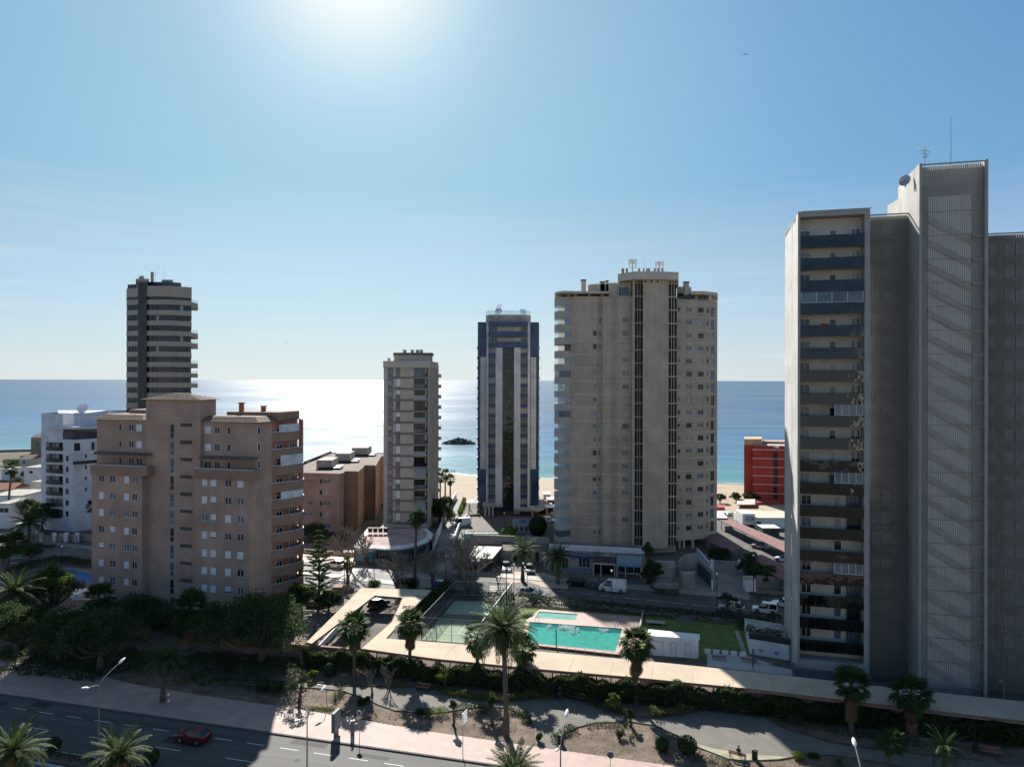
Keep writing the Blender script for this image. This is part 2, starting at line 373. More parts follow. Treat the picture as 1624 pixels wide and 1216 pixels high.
# shoreline, west to east
shore = [Vector((-700, 470)), Vector((-330, 412)), Vector((-262, 402)), Vector((-232, 372)), Vector((-190, 350)), Vector((-120, 336)), Vector((-60, 322)), G(700, 747).xy, G(757, 752).xy, G(868, 757).xy,
         Vector((50, 288)), G(1140, 764).xy, G(1180, 766).xy, Vector((160, 262)), Vector((300, 232)), Vector((700, 160))]
prom = [Vector((p.x - 12, p.y - 62 if i > 4 else p.y - 12)) for i, p in enumerate(shore)]
M_sand = mat('beach_sand', (.37, .30, .22), .95, .07, .15, .3, 2.0, col2=(.33, .265, .195))
M_ground = mat('town_ground', (.14, .125, .105), .95, .2, .1, .2)
mb = MB(); i0 = 0
rows = [(-.3, .0), (.0, 0.03), (.75, .02), (1.0, -.42), (1.25, -1.6)]
P = []
for j, (f, z) in enumerate(rows):
    for i in range(len(shore)):
        q = prom[i].lerp(shore[i], f) if f >= 0 else prom[i] + Vector((0, -6)); 
        P.append((q.x, q.y, z if f >= 0 else -.02))
mb.v = P; nS = len(shore)
for j in range(len(rows) - 1):
    for i in range(nS - 1): mb.f.append((j * nS + i, j * nS + i + 1, (j + 1) * nS + i + 1, (j + 1) * nS + i)); mb.m.append(0)
struct('beach', mb, M_sand)
mb = MB(); mb.poly([(-700, -200, 0), (700, -200, 0)] + [(p.x, p.y, 0) for p in reversed(prom)]); struct('ground', mb, M_ground)
# wet sand and a line of foam along the waterline
M_foam = mat('sea_foam', (.72, .75, .76), .9, .1, .3)
for nm, off0, off1, z0, z1, mm in (('wet_sand', -3.5, .3, -.28, -.44, mat('wet_sand', (.30, .25, .19), .35, .1, .2)),):
    mb = MB()
    for i in range(5, nS - 1):
        a, b = shore[i], shore[i + 1]
        mb.poly([(a.x, a.y + off0, -.26), (b.x, b.y + off0, -.26), (b.x, b.y + off1, -.40), (a.x, a.y + off1, -.40)])
    struct(nm, mb, mm)
mb = MB()
for i in range(4, nS - 1):
    a, b = shore[i], shore[i + 1]; n_ = max(2, int((b - a).length / 2.5))
    for k in range(n_):
        if rnd.random() < .3: continue
        p = a.lerp(b, k / n_); q = a.lerp(b, (k + 1) / n_)
        for rr in range(2):
            o = 1.2 + rr * rnd.uniform(3, 8) + rnd.uniform(-.3, .5); w_ = rnd.uniform(.3, 1.0) * (1 - .4 * rr)
            if rr and rnd.random() < .6: continue
            mb.poly([(p.x, p.y + o, -.42), (q.x, q.y + o, -.42), (q.x, q.y + o + w_, -.42), (p.x, p.y + o + w_, -.42)])
o = mb.build('shore_foam', M_foam, kind='stuff'); tag(o, 'thin broken line of white foam where the sea meets the sand', 'foam')
# beach track lines
mb = MB(); r2 = random.Random(3); M_track = mat('raked_sand', (.28, .225, .165), .95, .1, .3)
for k in range(7):
    f = .2 + .1 * k
    for i in range(6, nS - 2):
        a = prom[i].lerp(shore[i], f); b = prom[i + 1].lerp(shore[i + 1], f)
        mb.poly([(a.x, a.y, .034), (b.x, b.y, .034), (b.x, b.y + .35, .034), (a.x, a.y + .35, .034)])
struct('beach_track', mb, M_track)

# breakwater islet
def rock_pile(name, label, cat, c, rx, ry, h, n, m, seed=1, size=(1.2, 2.6)):
    r = random.Random(seed); root = thing(name, label, cat, (c[0], c[1], -.5)); mb = MB()
    for k in range(n):
        t = r.uniform(0, 2 * math.pi); q = math.sqrt(r.random()); x = c[0] + math.cos(t) * rx * q; y = c[1] + math.sin(t) * ry * q
        z = -.6 + h * (1 - q ** 1.6) * r.uniform(.75, 1.1); s = r.uniform(*size)
        V = [Vector((r.uniform(-1, 1), r.uniform(-1, 1), r.uniform(-1, 1))).normalized() * s * r.uniform(.5, .75) for _ in range(9)]
        bm = bmesh.new(); [bm.verts.new(v) for v in V]; bmesh.ops.convex_hull(bm, input=bm.verts); bm.verts.ensure_lookup_table()
        i0 = len(mb.v); bm.verts.index_update(); mb.v.extend([(v.co.x + x, v.co.y + y, v.co.z * .8 + z) for v in bm.verts])
        for f in bm.faces: mb.f.append(tuple(i0 + v.index for v in f.verts)); mb.m.append(0)
        bm.free()
    mb.build('boulder_heap', m, root, kind='stuff'); return root
M_rock = mat('sea_rock', (.16, .145, .12), .9, .3, .5, .3)
bwp = G(728, 702.5, 0); rock_pile('breakwater', 'dark rock breakwater islet alone in the shallow sea', 'breakwater', bwp, 10.5, 4.5, 3.2, 170, M_rock, 5)
rock_pile('rock_outcrop', 'low dark rocks beside the glittering water beyond the pink flats roof', 'rocks', AT(478, 741, 330), 5, 3, 2.5, 40, M_rock, 7)

# ------------------------------------------------------------------ avenue, pavement, park
M_asph = mat('asphalt', (.078, .076, .073), .8, .12, 1.0, .3, 30, spec=.5, col2=(.046, .045, .044), stretch=(.045, .75, 1), rot=math.radians(14.5), det=6)
M_asph2 = mat('street_asphalt', (.085, .083, .08), .82, .14, .25, .3, 30)
M_line = mat('road_paint', (.62, .62, .60), .7, .08, 2)
M_kerb = mat('shade_dark_kerb', (.10, .095, .09), .9, .12, 1)  # stone darkened so its colour carries the shadow on the kerb face
def tile_mat(name, col, col2, sx, sy, ang, mortar):
    m = mat(name, col, .74, .1, .4, 0.1, 10, col2=col2, spec=.5); n = m.node_tree.nodes; l = m.node_tree.links; b = n['Principled BSDF']
    base = b.inputs['Base Color'].links[0].from_socket; ge = n.new('ShaderNodeNewGeometry')
    mp = n.new('ShaderNodeMapping'); mp.inputs['Rotation'].default_value = (0, 0, ang); mp.vector_type = 'POINT'; l.new(ge.outputs['Position'], mp.inputs[0])
    br = n.new('ShaderNodeTexBrick'); br.inputs['Scale'].default_value = 1; br.inputs['Brick Width'].default_value = sx; br.inputs['Row Height'].default_value = sy
    br.inputs['Mortar Size'].default_value = .02; br.offset = 0; br.inputs['Color1'].default_value = (1, 1, 1, 1); br.inputs['Color2'].default_value = (.82, .82, .84, 1); br.inputs['Mortar'].default_value = (*mortar, 1)
    l.new(mp.outputs[0], br.inputs['Vector'])
    mx = n.new('ShaderNodeMix'); mx.data_type = 'RGBA'; mx.blend_type = 'MULTIPLY'; mx.inputs[0].default_value = 1; l.new(base, mx.inputs[6]); l.new(br.outputs[0], mx.inputs[7])
    l.new(mx.outputs[2], b.inputs['Base Color']); return m
M_pave = tile_mat('pink_paving', (.42, .29, .245), (.36, .25, .21), 1.0, 1.0, math.radians(14.5), (.72, .70, .68))
M_pave2 = tile_mat('grey_paving', (.26, .245, .22), (.22, .21, .19), .8, .8, math.radians(14.5), (.7, .7, .7))
M_red_tile = tile_mat('maroon_paving', (.30, .16, .15), (.24, .13, .12), .8, .8, math.radians(14.5), (.8, .7, .7))
M_dirt = mat('park_dirt', (.19, .14, .105), .97, .2, .5, .8, 3.0, col2=(.085, .066, .048), det=8)  # dark mottling holds painted shade as well as dry grass and stones
M_path = mat('gravel_path', (.165, .155, .135), .9, .1, .5, .4, 6, col2=(.13, .125, .11))

mb = MB(); mb.poly([RD(-160, -9.6, .02), RD(160, -9.6, .02), RD(160, 0, .02), RD(-160, 0, .02)]); struct('avenue', mb, M_asph)
mb = MB(); mb.poly([RD(-160, -21.5, .02), RD(160, -21.5, .02), RD(160, -11.4, .02), RD(-160, -11.4, .02)]); struct('near_carriageway', mb, M_asph)
mb = MB(); mb.prism([RD(-160, -11.4), RD(160, -11.4), RD(160, -9.6), RD(-160, -9.6)], 0, .14); struct('median_strip', mb, M_dirt)
mb = MB(); mb.prism([RD(-160, -34), RD(160, -34), RD(160, -21.5), RD(-160, -21.5)], 0, .13); struct('near_pavement', mb, M_pave)
mb = MB(); mb.prism([RD(-160, -.26), RD(160, -.26), RD(160, 0), RD(-160, 0)], 0, .142)
mb.prism([RD(-160, -9.78), RD(160, -9.78), RD(160, -9.6), RD(-160, -9.6)], 0, .16); mb.prism([RD(-160, -11.4), RD(160, -11.4), RD(160, -11.22), RD(-160, -11.22)], 0, .16)
struct('kerb', mb, M_kerb)
mb = MB()
def stripe(u0, w0, u1, w1, z=.026): mb.poly([RD(u0, w0, z), RD(u1, w0, z), RD(u1, w1, z), RD(u0, w1, z)])
for row, ln, gap, off in ((-2.6, 2.2, 1.9, .3), (-5.9, 3.2, 5.6, 1.6)):
    u = -100 + off
    while u < 100: stripe(u, row - .05, u + ln, row + .05); u += ln + gap
stripe(-120, -9.4, 120, -9.28); stripe(-120, -11.72, 120, -11.6); stripe(-120, -11.95, 120, -11.85); 
u = -100
while u < 100: stripe(u, -16.4, u + 3, -16.3); u += 8
struct('lane_marking', mb, M_line)
mb = MB(); pr_ = random.Random(4)
for k in range(9): u_ = -62 + k * 10.5 + pr_.uniform(-3, 3); w_ = -pr_.uniform(1, 7); l_ = pr_.uniform(1.5, 6); stripe(u_, w_, u_ + l_, w_ + pr_.uniform(.7, 1.3), .0235)
struct('road_patch', mb, mat('tar_patch', (.035, .035, .036), .8, .2, 1))
mb = MB()
for u_, w_ in ((-44, -4.2), (-12, -1.4), (-27, -7.5), (6, -4.4)): mb.poly([RD(u_ + .35 * math.cos(t), w_ + .35 * math.sin(t), .0265) for t in np.linspace(0, 5.8, 13)])
struct('manhole_cover', mb, M_kerb)
back = [(-160, 13.0), (-40, 8.6), (-32, 7.8), (-24, 6.5), (-12, 6.0), (0, 5.8), (17, 4.7), (36, 4.4), (60, 4.3), (160, 4.3)]
def w_back(u):
    for (a, b), (c, d) in zip(back, back[1:]):
        if a <= u <= c: return b + (d - b) * (u - a) / (c - a)
    return 5
mb = MB(); mb.prism([RD(-160, 0), RD(160, 0)] + [RD(u, w) for u, w in reversed(back)], 0, .13); struct('pavement', mb, M_pave)
# park soil between the pavement and the hedge
mb = MB(); mb.prism([RD(u, w) for u, w in back] + [RD(160, 27), RD(40, 25.5), RD(-10, 26.5), RD(-45, 36), RD(-160, 40)], 0, .11); struct('park_soil', mb, M_dirt)
path_up = [(340, 1078), (420, 1081), (494, 1083), (555, 1089), (630, 1090.5), (700, 1092.5), (735, 1107), (806, 1115), (845, 1110), (883, 1107.5), (917, 1113), (935, 1119), (961, 1130.5), (1000, 1138), (1038, 1139.6), (1085, 1136), (1113, 1128), (1142, 1126), (1180, 1128), (1215, 1140), (1245, 1156), (1317, 1178), (1371, 1187), (1453, 1197), (1560, 1208), (1700, 1222)]
path_lo = [(1700, 1262), (1453, 1222), (1371, 1207), (1317, 1199), (1262, 1201), (1235, 1206), (1180, 1208), (1155, 1205), (1103, 1185), (1077, 1169), (1038, 1152), (1002, 1146), (945, 1147), (914, 1155), (885, 1170), (880, 1187), (850, 1181), (848, 1155), (832, 1136), (806, 1124), (760, 1122), (703, 1131), (662, 1132), (626, 1128), (600, 1119), (584, 1110), (540, 1096), (494, 1092), (420, 1090), (340, 1087)]
mb = MB(); mb.poly([G(x, y, .118) for x, y in path_up + path_lo]); struct('park_path', mb, M_path)
mb = MB(); mb.poly([G(x, y, .122) for x, y in [(1103, 1178), (1135, 1187), (1180, 1194), (1230, 1198), (1262, 1201), (1235, 1206), (1180, 1208), (1155, 1205), (1118, 1191)]]); struct('sandy_verge', mb, mat('pale_sand', (.34, .33, .22), .95, .15, .5, .3))
mb = MB()
def edging(pts, z=.12, w=.09, h=.1):
    for (a, b) in zip(pts, pts[1:]):
        p, q = G(*a), G(*b); d = (q - p); L = d.length
        if L < .1: continue
        d /= L; mb.obox((p.x, p.y), d.x, d.y, L, w, z - .05, z + h)
edging(path_up[:-1]); edging(path_lo[1:15]); edging(path_lo[17:])
struct('path_edging', mb, mat('timber_edging', (.10, .075, .06), .9, .2, 2))

# ------------------------------------------------------------------ the street behind, side street, junction
FK0, FK1 = G(935, 928.6), G(1188, 951); NK0, NK1 = G(900, 953), G(1170, 984)
def ln(a, b, t): return a + (b - a) * t
fa, fb = ln(FK0, FK1, -7.5), ln(FK0, FK1, 5); na, nb = ln(NK0, NK1, -7.0), ln(NK0, NK1, 5)
mb = MB(); mb.poly([(na.x, na.y, .02), (nb.x, nb.y, .02), (fb.x, fb.y, .02), (fa.x, fa.y, .02)]); struct('street', mb, M_asph2)
d = (NK1 - NK0).normalized(); nrm = Vector((-d.y, d.x, 0))
mb = MB(); q0, q1 = na - nrm * 2.4, nb - nrm * 2.4; mb.prism([q0, q1, nb, na], 0, .13); struct('street_pavement', mb, M_pave2)
mb = MB(); mb.poly([G(x, y, .026) for x, y in [(688, 905), (775, 905), (757, 868), (735, 820), (736, 792), (714, 791), (706, 820), (694, 865)]]); struct('side_street', mb, mat('side_street_surface', (.24, .235, .225), .9, .15, .2, .2))
mb = MB(); mb.poly([G(x, y, .024) for x, y in [(455, 893), (560, 895), (690, 912), (700, 926), (690, 946), (560, 935), (455, 925)]]); struct('junction_surface', mb, mat('light_asphalt', (.19, .19, .19), .85, .1, .3, .2))
mb = MB(); mb.poly([G(x, y, .05) for x, y in [(800, 905), (862, 908), (905, 922), (900, 934), (860, 930), (838, 922), (806, 925), (800, 915)]]); struct('plaza_paving', mb, mat('sandy_paving', (.42, .34, .27), .9, .1, .5, .1))
mb = MB()
def gquad(pts, z=.034): mb.poly([G(x, y, z) for x, y in pts])
for k in range(8):      # zebra crossings and street lines
    a = G(776, 929.5 + k * 2.6); b = G(800, 930.5 + k * 2.6); mb.poly([(a.x, a.y, .034), (b.x, b.y, .034), (b.x, b.y + .5, .034), (a.x, a.y + .5, .034)])
for k in range(8):
    a = G(545 - k * 1.2, 903 + k * 2.4); b = G(568 - k * 1.2, 904 + k * 2.4); mb.poly([(a.x, a.y, .034), (b.x, b.y, .034), (b.x, b.y + .5, .034), (a.x, a.y + .5, .034)])
for t in [k * .14 for k in range(-40, 20)]:
    a = ln(ln(FK0, FK1, t), ln(NK0, NK1, t), .5); b = a + d * 3
    mb.poly([(a.x, a.y, .034), (b.x, b.y, .034), (b.x - nrm.x * .12, b.y - nrm.y * .12, .034), (a.x - nrm.x * .12, a.y - nrm.y * .12, .034)])
for (x0, y0, x1, y1) in ((35, 872, 60, 867), (40, 874, 65, 868), (113, 869, 133, 864), (119, 870, 139, 865), (126, 870, 145, 866), (16, 884, 70, 887), (10, 893, 62, 893), (12, 903, 24, 901), (573, 900, 590, 904)):
    a, b = G(x0, y0), G(x1, y1); dd = (b - a).normalized(); nn = Vector((-dd.y, dd.x, 0)) * .14
    mb.poly([(a.x - nn.x, a.y - nn.y, .036), (b.x - nn.x, b.y - nn.y, .036), (b.x + nn.x, b.y + nn.y, .036), (a.x + nn.x, a.y + nn.y, .036)])
struct('street_marking', mb, M_line)
# far pavement in front of the shops
mb = MB(); mb.prism([ln(FK0, FK1, -1.0), ln(FK0, FK1, 1.6), ln(FK0, FK1, 1.6) + nrm * 3, ln(FK0, FK1, -1.0) + nrm * 3], 0, .13); struct('shop_pavement', mb, M_pave2)
# ------------------------------------------------------------------ buildings
def facs(poly): return [Fac(poly[i], poly[(i + 1) % len(poly)]) for i in range(len(poly))]
def shell(root, poly, z0, z1, m, holes=None, name='wall', roof=M_conc, depth=.25, parapet=0.0):
    holes = holes or {}; F = facs(poly); mb = MB()
    for i, f in enumerate(F): wall(mb, f, 0, f.L, z0, z1 + parapet, holes.get(i, []), depth)
    if parapet:
        inn = [Vector((p[0], p[1])) for p in poly]; c = sum(inn, Vector((0, 0))) / len(inn); inn = [p + (c - p).normalized() * .3 for p in inn]; n = len(inn)
        for i in range(n):
            j = (i + 1) % n; a, b = poly[i], poly[j]
            mb.poly([(a[0], a[1], z1 + parapet), (b[0], b[1], z1 + parapet), (inn[j].x, inn[j].y, z1 + parapet), (inn[i].x, inn[i].y, z1 + parapet)])
            mb.poly([(inn[j].x, inn[j].y, z1), (inn[i].x, inn[i].y, z1), (inn[i].x, inn[i].y, z1 + parapet), (inn[j].x, inn[j].y, z1 + parapet)])
    w = mb.build(name, m, root)
    if roof: mb = MB(); mb.poly([(p[0], p[1], z1 - .002 if not parapet else z1) for p in poly]); mb.build('roof', roof, root)
    return w
def P2(px, Y, py=603): v = AT(px, py, Y); return (v.x, v.y)
def railing(mb, pts, z, h, top=.05):
    """closed strip of rail along pts, with a post every 1.5 m"""
    for a, b in zip(pts, pts[1:]):
        a = Vector((a[0], a[1])); b = Vector((b[0], b[1])); L = (b - a).length
        if L < .05: continue
        d_ = (b - a) / L; mb.obox(a, d_.x, d_.y, L, top, z + h - .06, z + h)
        for k in range(int(L / 1.5) + 1): q = a + d_ * min(k * 1.5, L - .05); mb.box(q.x, q.y, z + h / 2 - .03, .05, .05, h - .06)
def antenna(name, label, p, h, arms=4, dish=False, m=M_steel, group=None):
    root = thing(name, label, 'aerial', p, group); mb = MB(); x, y, z = p
    mb.tube([(x, y, z), (x, y, z + h)], .035, 5); mb.build('mast', m, root)
    for k in range(arms):
        mb = MB(); zz = z + h * (1 - .16 * k) - .1; L = .9 - .12 * k
        mb.box(x, y, zz, 2 * L, .04, .04, .3 * k)
        for t in np.linspace(-L, L, 6): mb.box(x + t * math.cos(.3 * k), y + t * math.sin(.3 * k), zz, .03, .5, .03, .3 * k)
        mb.build('aerial_arm', m, root)
    return root
def lattice_antenna(label, p, h):
    root = thing('cell_antenna', label, 'antenna', p, 'mobile phone antennas on the beige tower'); x, y, z = p
    mb = MB(); mb.tube([(x, y, z), (x, y, z + h)], .12, 6); mb.build('mast', M_steel, root)
    mb = MB()
    for s in (.5, .78, .97): mb.box(x, y, z + h * s, 1.9, .1, .1); mb.box(x, y, z + h * s, .1, 1.9, .1)
    mb.build('cross_bar', M_steel, root)
    for k in range(6):
        t = k * math.pi / 3; mb = MB(); mb.box(x + .95 * math.cos(t), y + .95 * math.sin(t), z + h * .87, .22, .22, h * .28, t); mb.build('antenna_panel', M_white, root)
        mb = MB(); mb.box(x + .9 * math.cos(t + .4), y + .9 * math.sin(t + .4), z + h * .6, .2, .2, h * .2, t); mb.build('antenna_panel', M_white, root)
def dish(name, label, p, r, aim=(-.3, .8, .5), m=M_white, group=None):
    root = thing(name, label, 'satellite dish', p, group); mb = MB(); c = Vector(p) + Vector((0, 0, r * 1.1))
    mb.tube([p, c], .06 + r * .05, 6); mb.build('mast', M_steel, root)
    d_ = Vector(aim).normalized(); a = d_.cross(Vector((0, 0, 1))).normalized(); b = d_.cross(a); mb = MB(); N = 16
    rings = []
    for j in range(5):
        q = j / 4; rings.append([c + d_ * (q * q * r * .28) + (a * math.cos(2 * math.pi * k / N) + b * math.sin(2 * math.pi * k / N)) * r * max(q, .02) for k in range(N)])
    for off in (0, -.04):
        for j in range(4):
            for k in range(N):
                k2 = (k + 1) % N; mb.poly([v + d_ * off for v in (rings[j][k], rings[j][k2], rings[j + 1][k2], rings[j + 1][k])])
    mb.build('reflector', m, root); mb = MB(); mb.tube([c, c + d_ * r * .8], .03, 5); mb.tube([rings[4][0], c + d_ * r * .8], .02, 4); mb.build('feed_arm', M_steel, root)
def rod(name, label, p, h, r=.05):
    mb = MB(); mb.tube([p, (p[0], p[1], p[2] + h)], [r, r * .5], 5); o = mb.build(name, M_steel, None, origin=p); tag(o, label, 'mast')

# ======== 1. the tall screened tower =========================================
TA = -14.5; TO = P2(1265, 95)
def T(s, t): v = GRID(TO, s, t, 0, TA); return (v.x, v.y)
M_tw = lines_mat('tower_panel_wall', (.44, .42, .375), 3.0, .8, .85, .07, vert=None)
M_tside = lines_mat('tower_pale_side', (.43, .42, .395), 6.0, .8, .85, .08, stain=.8)
M_tfr = mat('tower_frame', (.31, .30, .28), .8, .06, .5)
M_slat = mat('louvre_slat', (.32, .305, .275), .6, .08, 1, metal=.3)
M_cream = mat('cream_render', (.50, .46, .38), .9, .05, .6)
M_railglass = glass('dark_balcony_glass', (.014, .030, .048), .05, .1, .35)
M_railglass2 = glass('smoky_balcony_glass', (.010, .012, .012), .02, .12, .5)
root = tower = thing('screened_tower', 'tallest grey tower with vertical slat screens and a stack of glass balconies', 'tower', (*T(15, 8), 0))
FB = Fac(T(0, 0), T(50, 0))
sb0, sb1 = FB.S(1269), FB.S(1371); s_w1, s_b0 = FB.S(1378), 0
HB = 2.99; ztop = FB.Z(1320, 342); zf = [ztop - .72 - HB * k for k in range(20)]
zbot = FB.Z(1320, 1049)
# back body with balcony bay cut in
bay = T(sb1 + .5, 0)
mb = MB()
wall(mb, FB, 0, sb1 + .65, zbot - 1.2, ztop + .75, [(sb0, sb1, zbot, ztop, 1.9)])
mb.build('bay_frame', M_tfr, root)
mb = MB(); a, b, c, e = T(0, 0), T(0, 5.6), T(0, 5.9), T(-.0, 14); zr = FB.Z(1265, 338)
for p, q in ((T(0, 14), T(0, 5.9)), (T(0, 5.6), T(0, 0))): mb.poly([(p[0], p[1], 0), (q[0], q[1], 0), (q[0], q[1], zr), (p[0], p[1], zr)])
mb.build('side_wall', M_tside, root)
mb = MB(); p, q = T(.15, 5.95), T(.15, 5.55); mb.poly([(p[0], p[1], 0), (q[0], q[1], 0), (q[0], q[1], zr), (p[0], p[1], zr)]); mb.build('side_joint', M_black, root)
mb = MB(); mb.prism([T(0, 2), T(sb1 + .6, 2), T(sb1 + .6, 14), T(0, 14)], zr - .6, zr - .02); mb.build('roof', M_conc, root)
FBk = Fac(T(0, 1.9), T(50, 1.9))
mb = MB(); mb.poly([FBk.pt(sb0 - .1, zbot), FBk.pt(sb1 + .1, zbot), FBk.pt(sb1 + .1, ztop), FBk.pt(sb0 - .1, ztop)]); mb.build('balcony_wall', M_cream, root)
tr = random.Random(5)
Lb = sb1 - sb0
for k in range(19):
    zt = zf[k]; zs = zt - HB          # ceiling and floor of storey k
    mb = MB(); p = FB.pt(sb0, 0, .05); mb.obox(p, FB.u.x, FB.u.y, Lb, 1.85, zs - .22, zs); mb.build('balcony_slab', M_tfr, root)
    low = k >= 12; gm = M_railglass if k < 6 else M_railglass2
    mb = MB(); n = 8
    for j in range(n):
        p = FB.pt(sb0 + Lb * j / n + .01, 0, .03); mb.obox(p, FB.u.x, FB.u.y, Lb / n - .02, .03, zs - .34, zs + 1.12)
    rg = mb.build('balcony_railing', gm, root)
    mb = MB(); p = FB.pt(sb0, 0, .0); mb.obox(p, FB.u.x, FB.u.y, Lb, .06, zs + 1.125, zs + 1.18); mb.build('handrail', M_black, rg)
    cols = [(.15, 1.5, 2.25, 0), (3.9, 4.75, 2.15, 0), (6.6, 8.5, 2.25, 0)] if k < 12 else [(.45, 1.7, 1.3, .95), (4.5, 5.5, 1.3, .95)]
    for (x0, x1, h_, sill) in cols:
        if x1 > Lb - .1: x1 = Lb - .15
        q = tr.random(); gl = M_glass if q < .5 else (M_glass2 if q < .8 else M_glass3)
        window(root, FBk, sb0 + x0, sb0 + x1, zs + sill, zs + sill + h_, M_alu, gl, d=-.05, mull=1 if x1 - x0 > 1 else 0, name='balcony_door' if sill == 0 else 'window')
    if k >= 12 and k not in (14,):  # dark loggia on the right of lower floors
        window(root, FBk, sb0 + 6.1, sb1 - .15, zs, zs + 2.6, M_black, M_glass if k % 2 else M_glass2, d=-.3, mull=2, name='loggia_window')
    if k in (3, 8, 11, 15):
        window(root, FB, sb0 + (0.1 if k == 3 else 4.3), sb1 - .1, zs + 1.2, zt - .25, M_alu, M_glass2, d=.1, mull=3, name='balcony_glazing')
# balcony oddments
o = MB(); p = FBk.pt(sb0 + 3.2, zf[4] - HB + 1.0, -.8); o.box(p.x, p.y, p.z, .8, .3, 1.0); q = o.build('drying_towel', mat('red_cloth', (.5, .04, .04), .9, .1), None, origin=p); tag(q, 'red cloth hanging behind the fifth glass balcony from the top', 'towel')
# wings with slat screens
def screen(t, px0, px1, ytop, ybot, gap=.24, name='slat_screen', back=M_tw, inner=None, th=.9, z_lo=None):
    Fs = Fac(T(0, t), T(60, t)); a, b = Fs.S(px0), Fs.S(px1); z1 = Fs.Z((px0 + px1) / 2, ytop); z0 = z_lo if z_lo is not None else Fs.Z((px0 + px1) / 2, ybot)
    mb = MB(); mb.poly([Fs.pt(a, z0, th), Fs.pt(b, z0, th), Fs.pt(b, z1, th), Fs.pt(a, z1, th)]); mb.build('screen_back_wall', back, root)
    mb = MB(); x = a + .1
    while x < b - .05:
        mb.obox(Fs.pt(x, 0), Fs.u.x, Fs.u.y, .05, .07, z0, z1); x += gap
    mb.build(name, M_slat, root, kind='stuff')
    mb = MB(); z = z1 - HB
    mb.obox(Fs.pt(a, 0, -.03), Fs.u.x, Fs.u.y, b - a, .18, z1, z1 + .14)
    mb.build('screen_cap', M_tfr, root)
    k = 0
    while z > z0:
        mb = MB(); mb.obox(Fs.pt(a, 0, .13), Fs.u.x, Fs.u.y, b - a, .1, z, z + .07); mb.build('floor_rail', M_slat, root); z -= HB
    return Fs, a, b, z0, z1
FW, wa, wb, wz0, wz1 = screen(3.0, 1376, 1447, 340.5, 1085, z_lo=0)
mb = MB(); mb.prism([T(wa - .3, 3.9), T(wb + 1, 3.9), T(wb + 1, 14), T(wa - .3, 14)], 0, wz1 - .1); mb.build('wing_body', M_tw, root)
FC = Fac(T(0, -1.5), T(60, -1.5)); ca, cb = FC.S(1460), FC.S(1563); cz1 = FC.Z(1463, 262)
mb = MB(); mb.prism([T(ca, -.4), T(cb, -.4), T(cb, 9), T(ca, 9)], 0, cz1 - .03); mb.build('stair_block', M_tw, root)
_, a_, b_, z0_, z1_ = screen(-1.5, 1460, 1563, 259, 1100, th=1.05, z_lo=0)
mb = MB(); # pale fins at both edges and the pale return wall
mb.prism([T(ca - .22, -1.62), T(ca + .12, -1.62), T(ca + .12, -.3), T(ca - .22, -.3)], 0, cz1 + .2)
mb.prism([T(cb - .12, -1.62), T(cb + .22, -1.62), T(cb + .22, -.3), T(cb - .12, -.3)], 0, cz1 + .2)
mb.build('edge_fin', M_tfr, root)
mb = MB(); mb.prism([T(ca - .2, -.28), T(ca - .03, -.28), T(ca - .03, 4.2), T(ca - .2, 4.2)], 0, cz1 + .1); mb.build('return_wall', mat('return_grey', (.32, .32, .305), .85, .1, .2, .1), root)
# pale wall panel and open stair flights seen through the slats
FP = Fac(T(0, -.5), T(60, -.5)); pa, pb = FP.S(1471), FP.S(1539); pz1 = FP.Z(1500, 311)
mb = MB(); mb.poly([FP.pt(pa, 1, 0.0), FP.pt(pb, 1, 0.0), FP.pt(pb, pz1, 0.0), FP.pt(pa, pz1, 0.0)]); mb.build('stair_wall', mat('pale_stair_wall', (.70, .66, .60), .9, .05, .3), root)
M_flight = mat('stair_flight', (.53, .495, .44), .9, .1, .5)
z = pz1 - 2.4
while z > 4:
    mb = MB(); A, B = FP.pt(pa, z, -.06), FP.pt(pb, z - 2.9, -.06); A2, B2 = FP.pt(pa, z, -.2), FP.pt(pb, z - 2.9, -.2)
    mb.poly([A, B, B + Vector((0, 0, -1.1)), A + Vector((0, 0, -1.1))]); mb.poly([A2, A2 + Vector((0, 0, -.85)), B2 + Vector((0, 0, -.85)), B2]); mb.poly([A, A2, B2, B]); mb.poly([B + Vector((0, 0, -.85)), B2 + Vector((0, 0, -.85)), A2 + Vector((0, 0, -.85)), A + Vector((0, 0, -.85))])
    mb.build('stair_flight', M_flight, root)
    mb = MB(); mb.obox(FP.pt(pb + .05, 0, -.5), FP.u.x, FP.u.y, FP.S(1561) - pb - .1, .45, z - 3.0, z - 2.75); mb.build('stair_landing', M_flight, root)
    z -= HB
FR, ra, rb, rz0, rz1 = screen(2.0, 1566, 1700, 369, 1110, gap=.26, z_lo=0)
mb = MB(); mb.prism([T(cb + .2, 2.9), T(rb, 2.9), T(rb, 14), T(cb + .2, 14)], 0, rz1 - .1); mb.build('wing_body', M_tw, root)
M_wpan = mat('screened_window_panel', (.27, .26, .24), .8, .1, 1)
for k in range(18):       # closed panels faintly visible behind the slats
    for (px0, px1, F_) in ((1382, 1398, FW), (1402, 1416, FW), (1597, 1612, FR), (1615, 1630, FR), (1570, 1582, FR)):
        zt = (wz1 if F_ is FW else rz1) - 1.1 - HB * k; a, b = F_.S(px0), F_.S(px1)
        if zt < 6: continue
        mb = MB(); mb.obox(F_.pt(a, 0, .82), F_.u.x, F_.u.y, b - a, .07, zt - 1.5, zt); mb.build('shutter_panel', M_wpan, root)
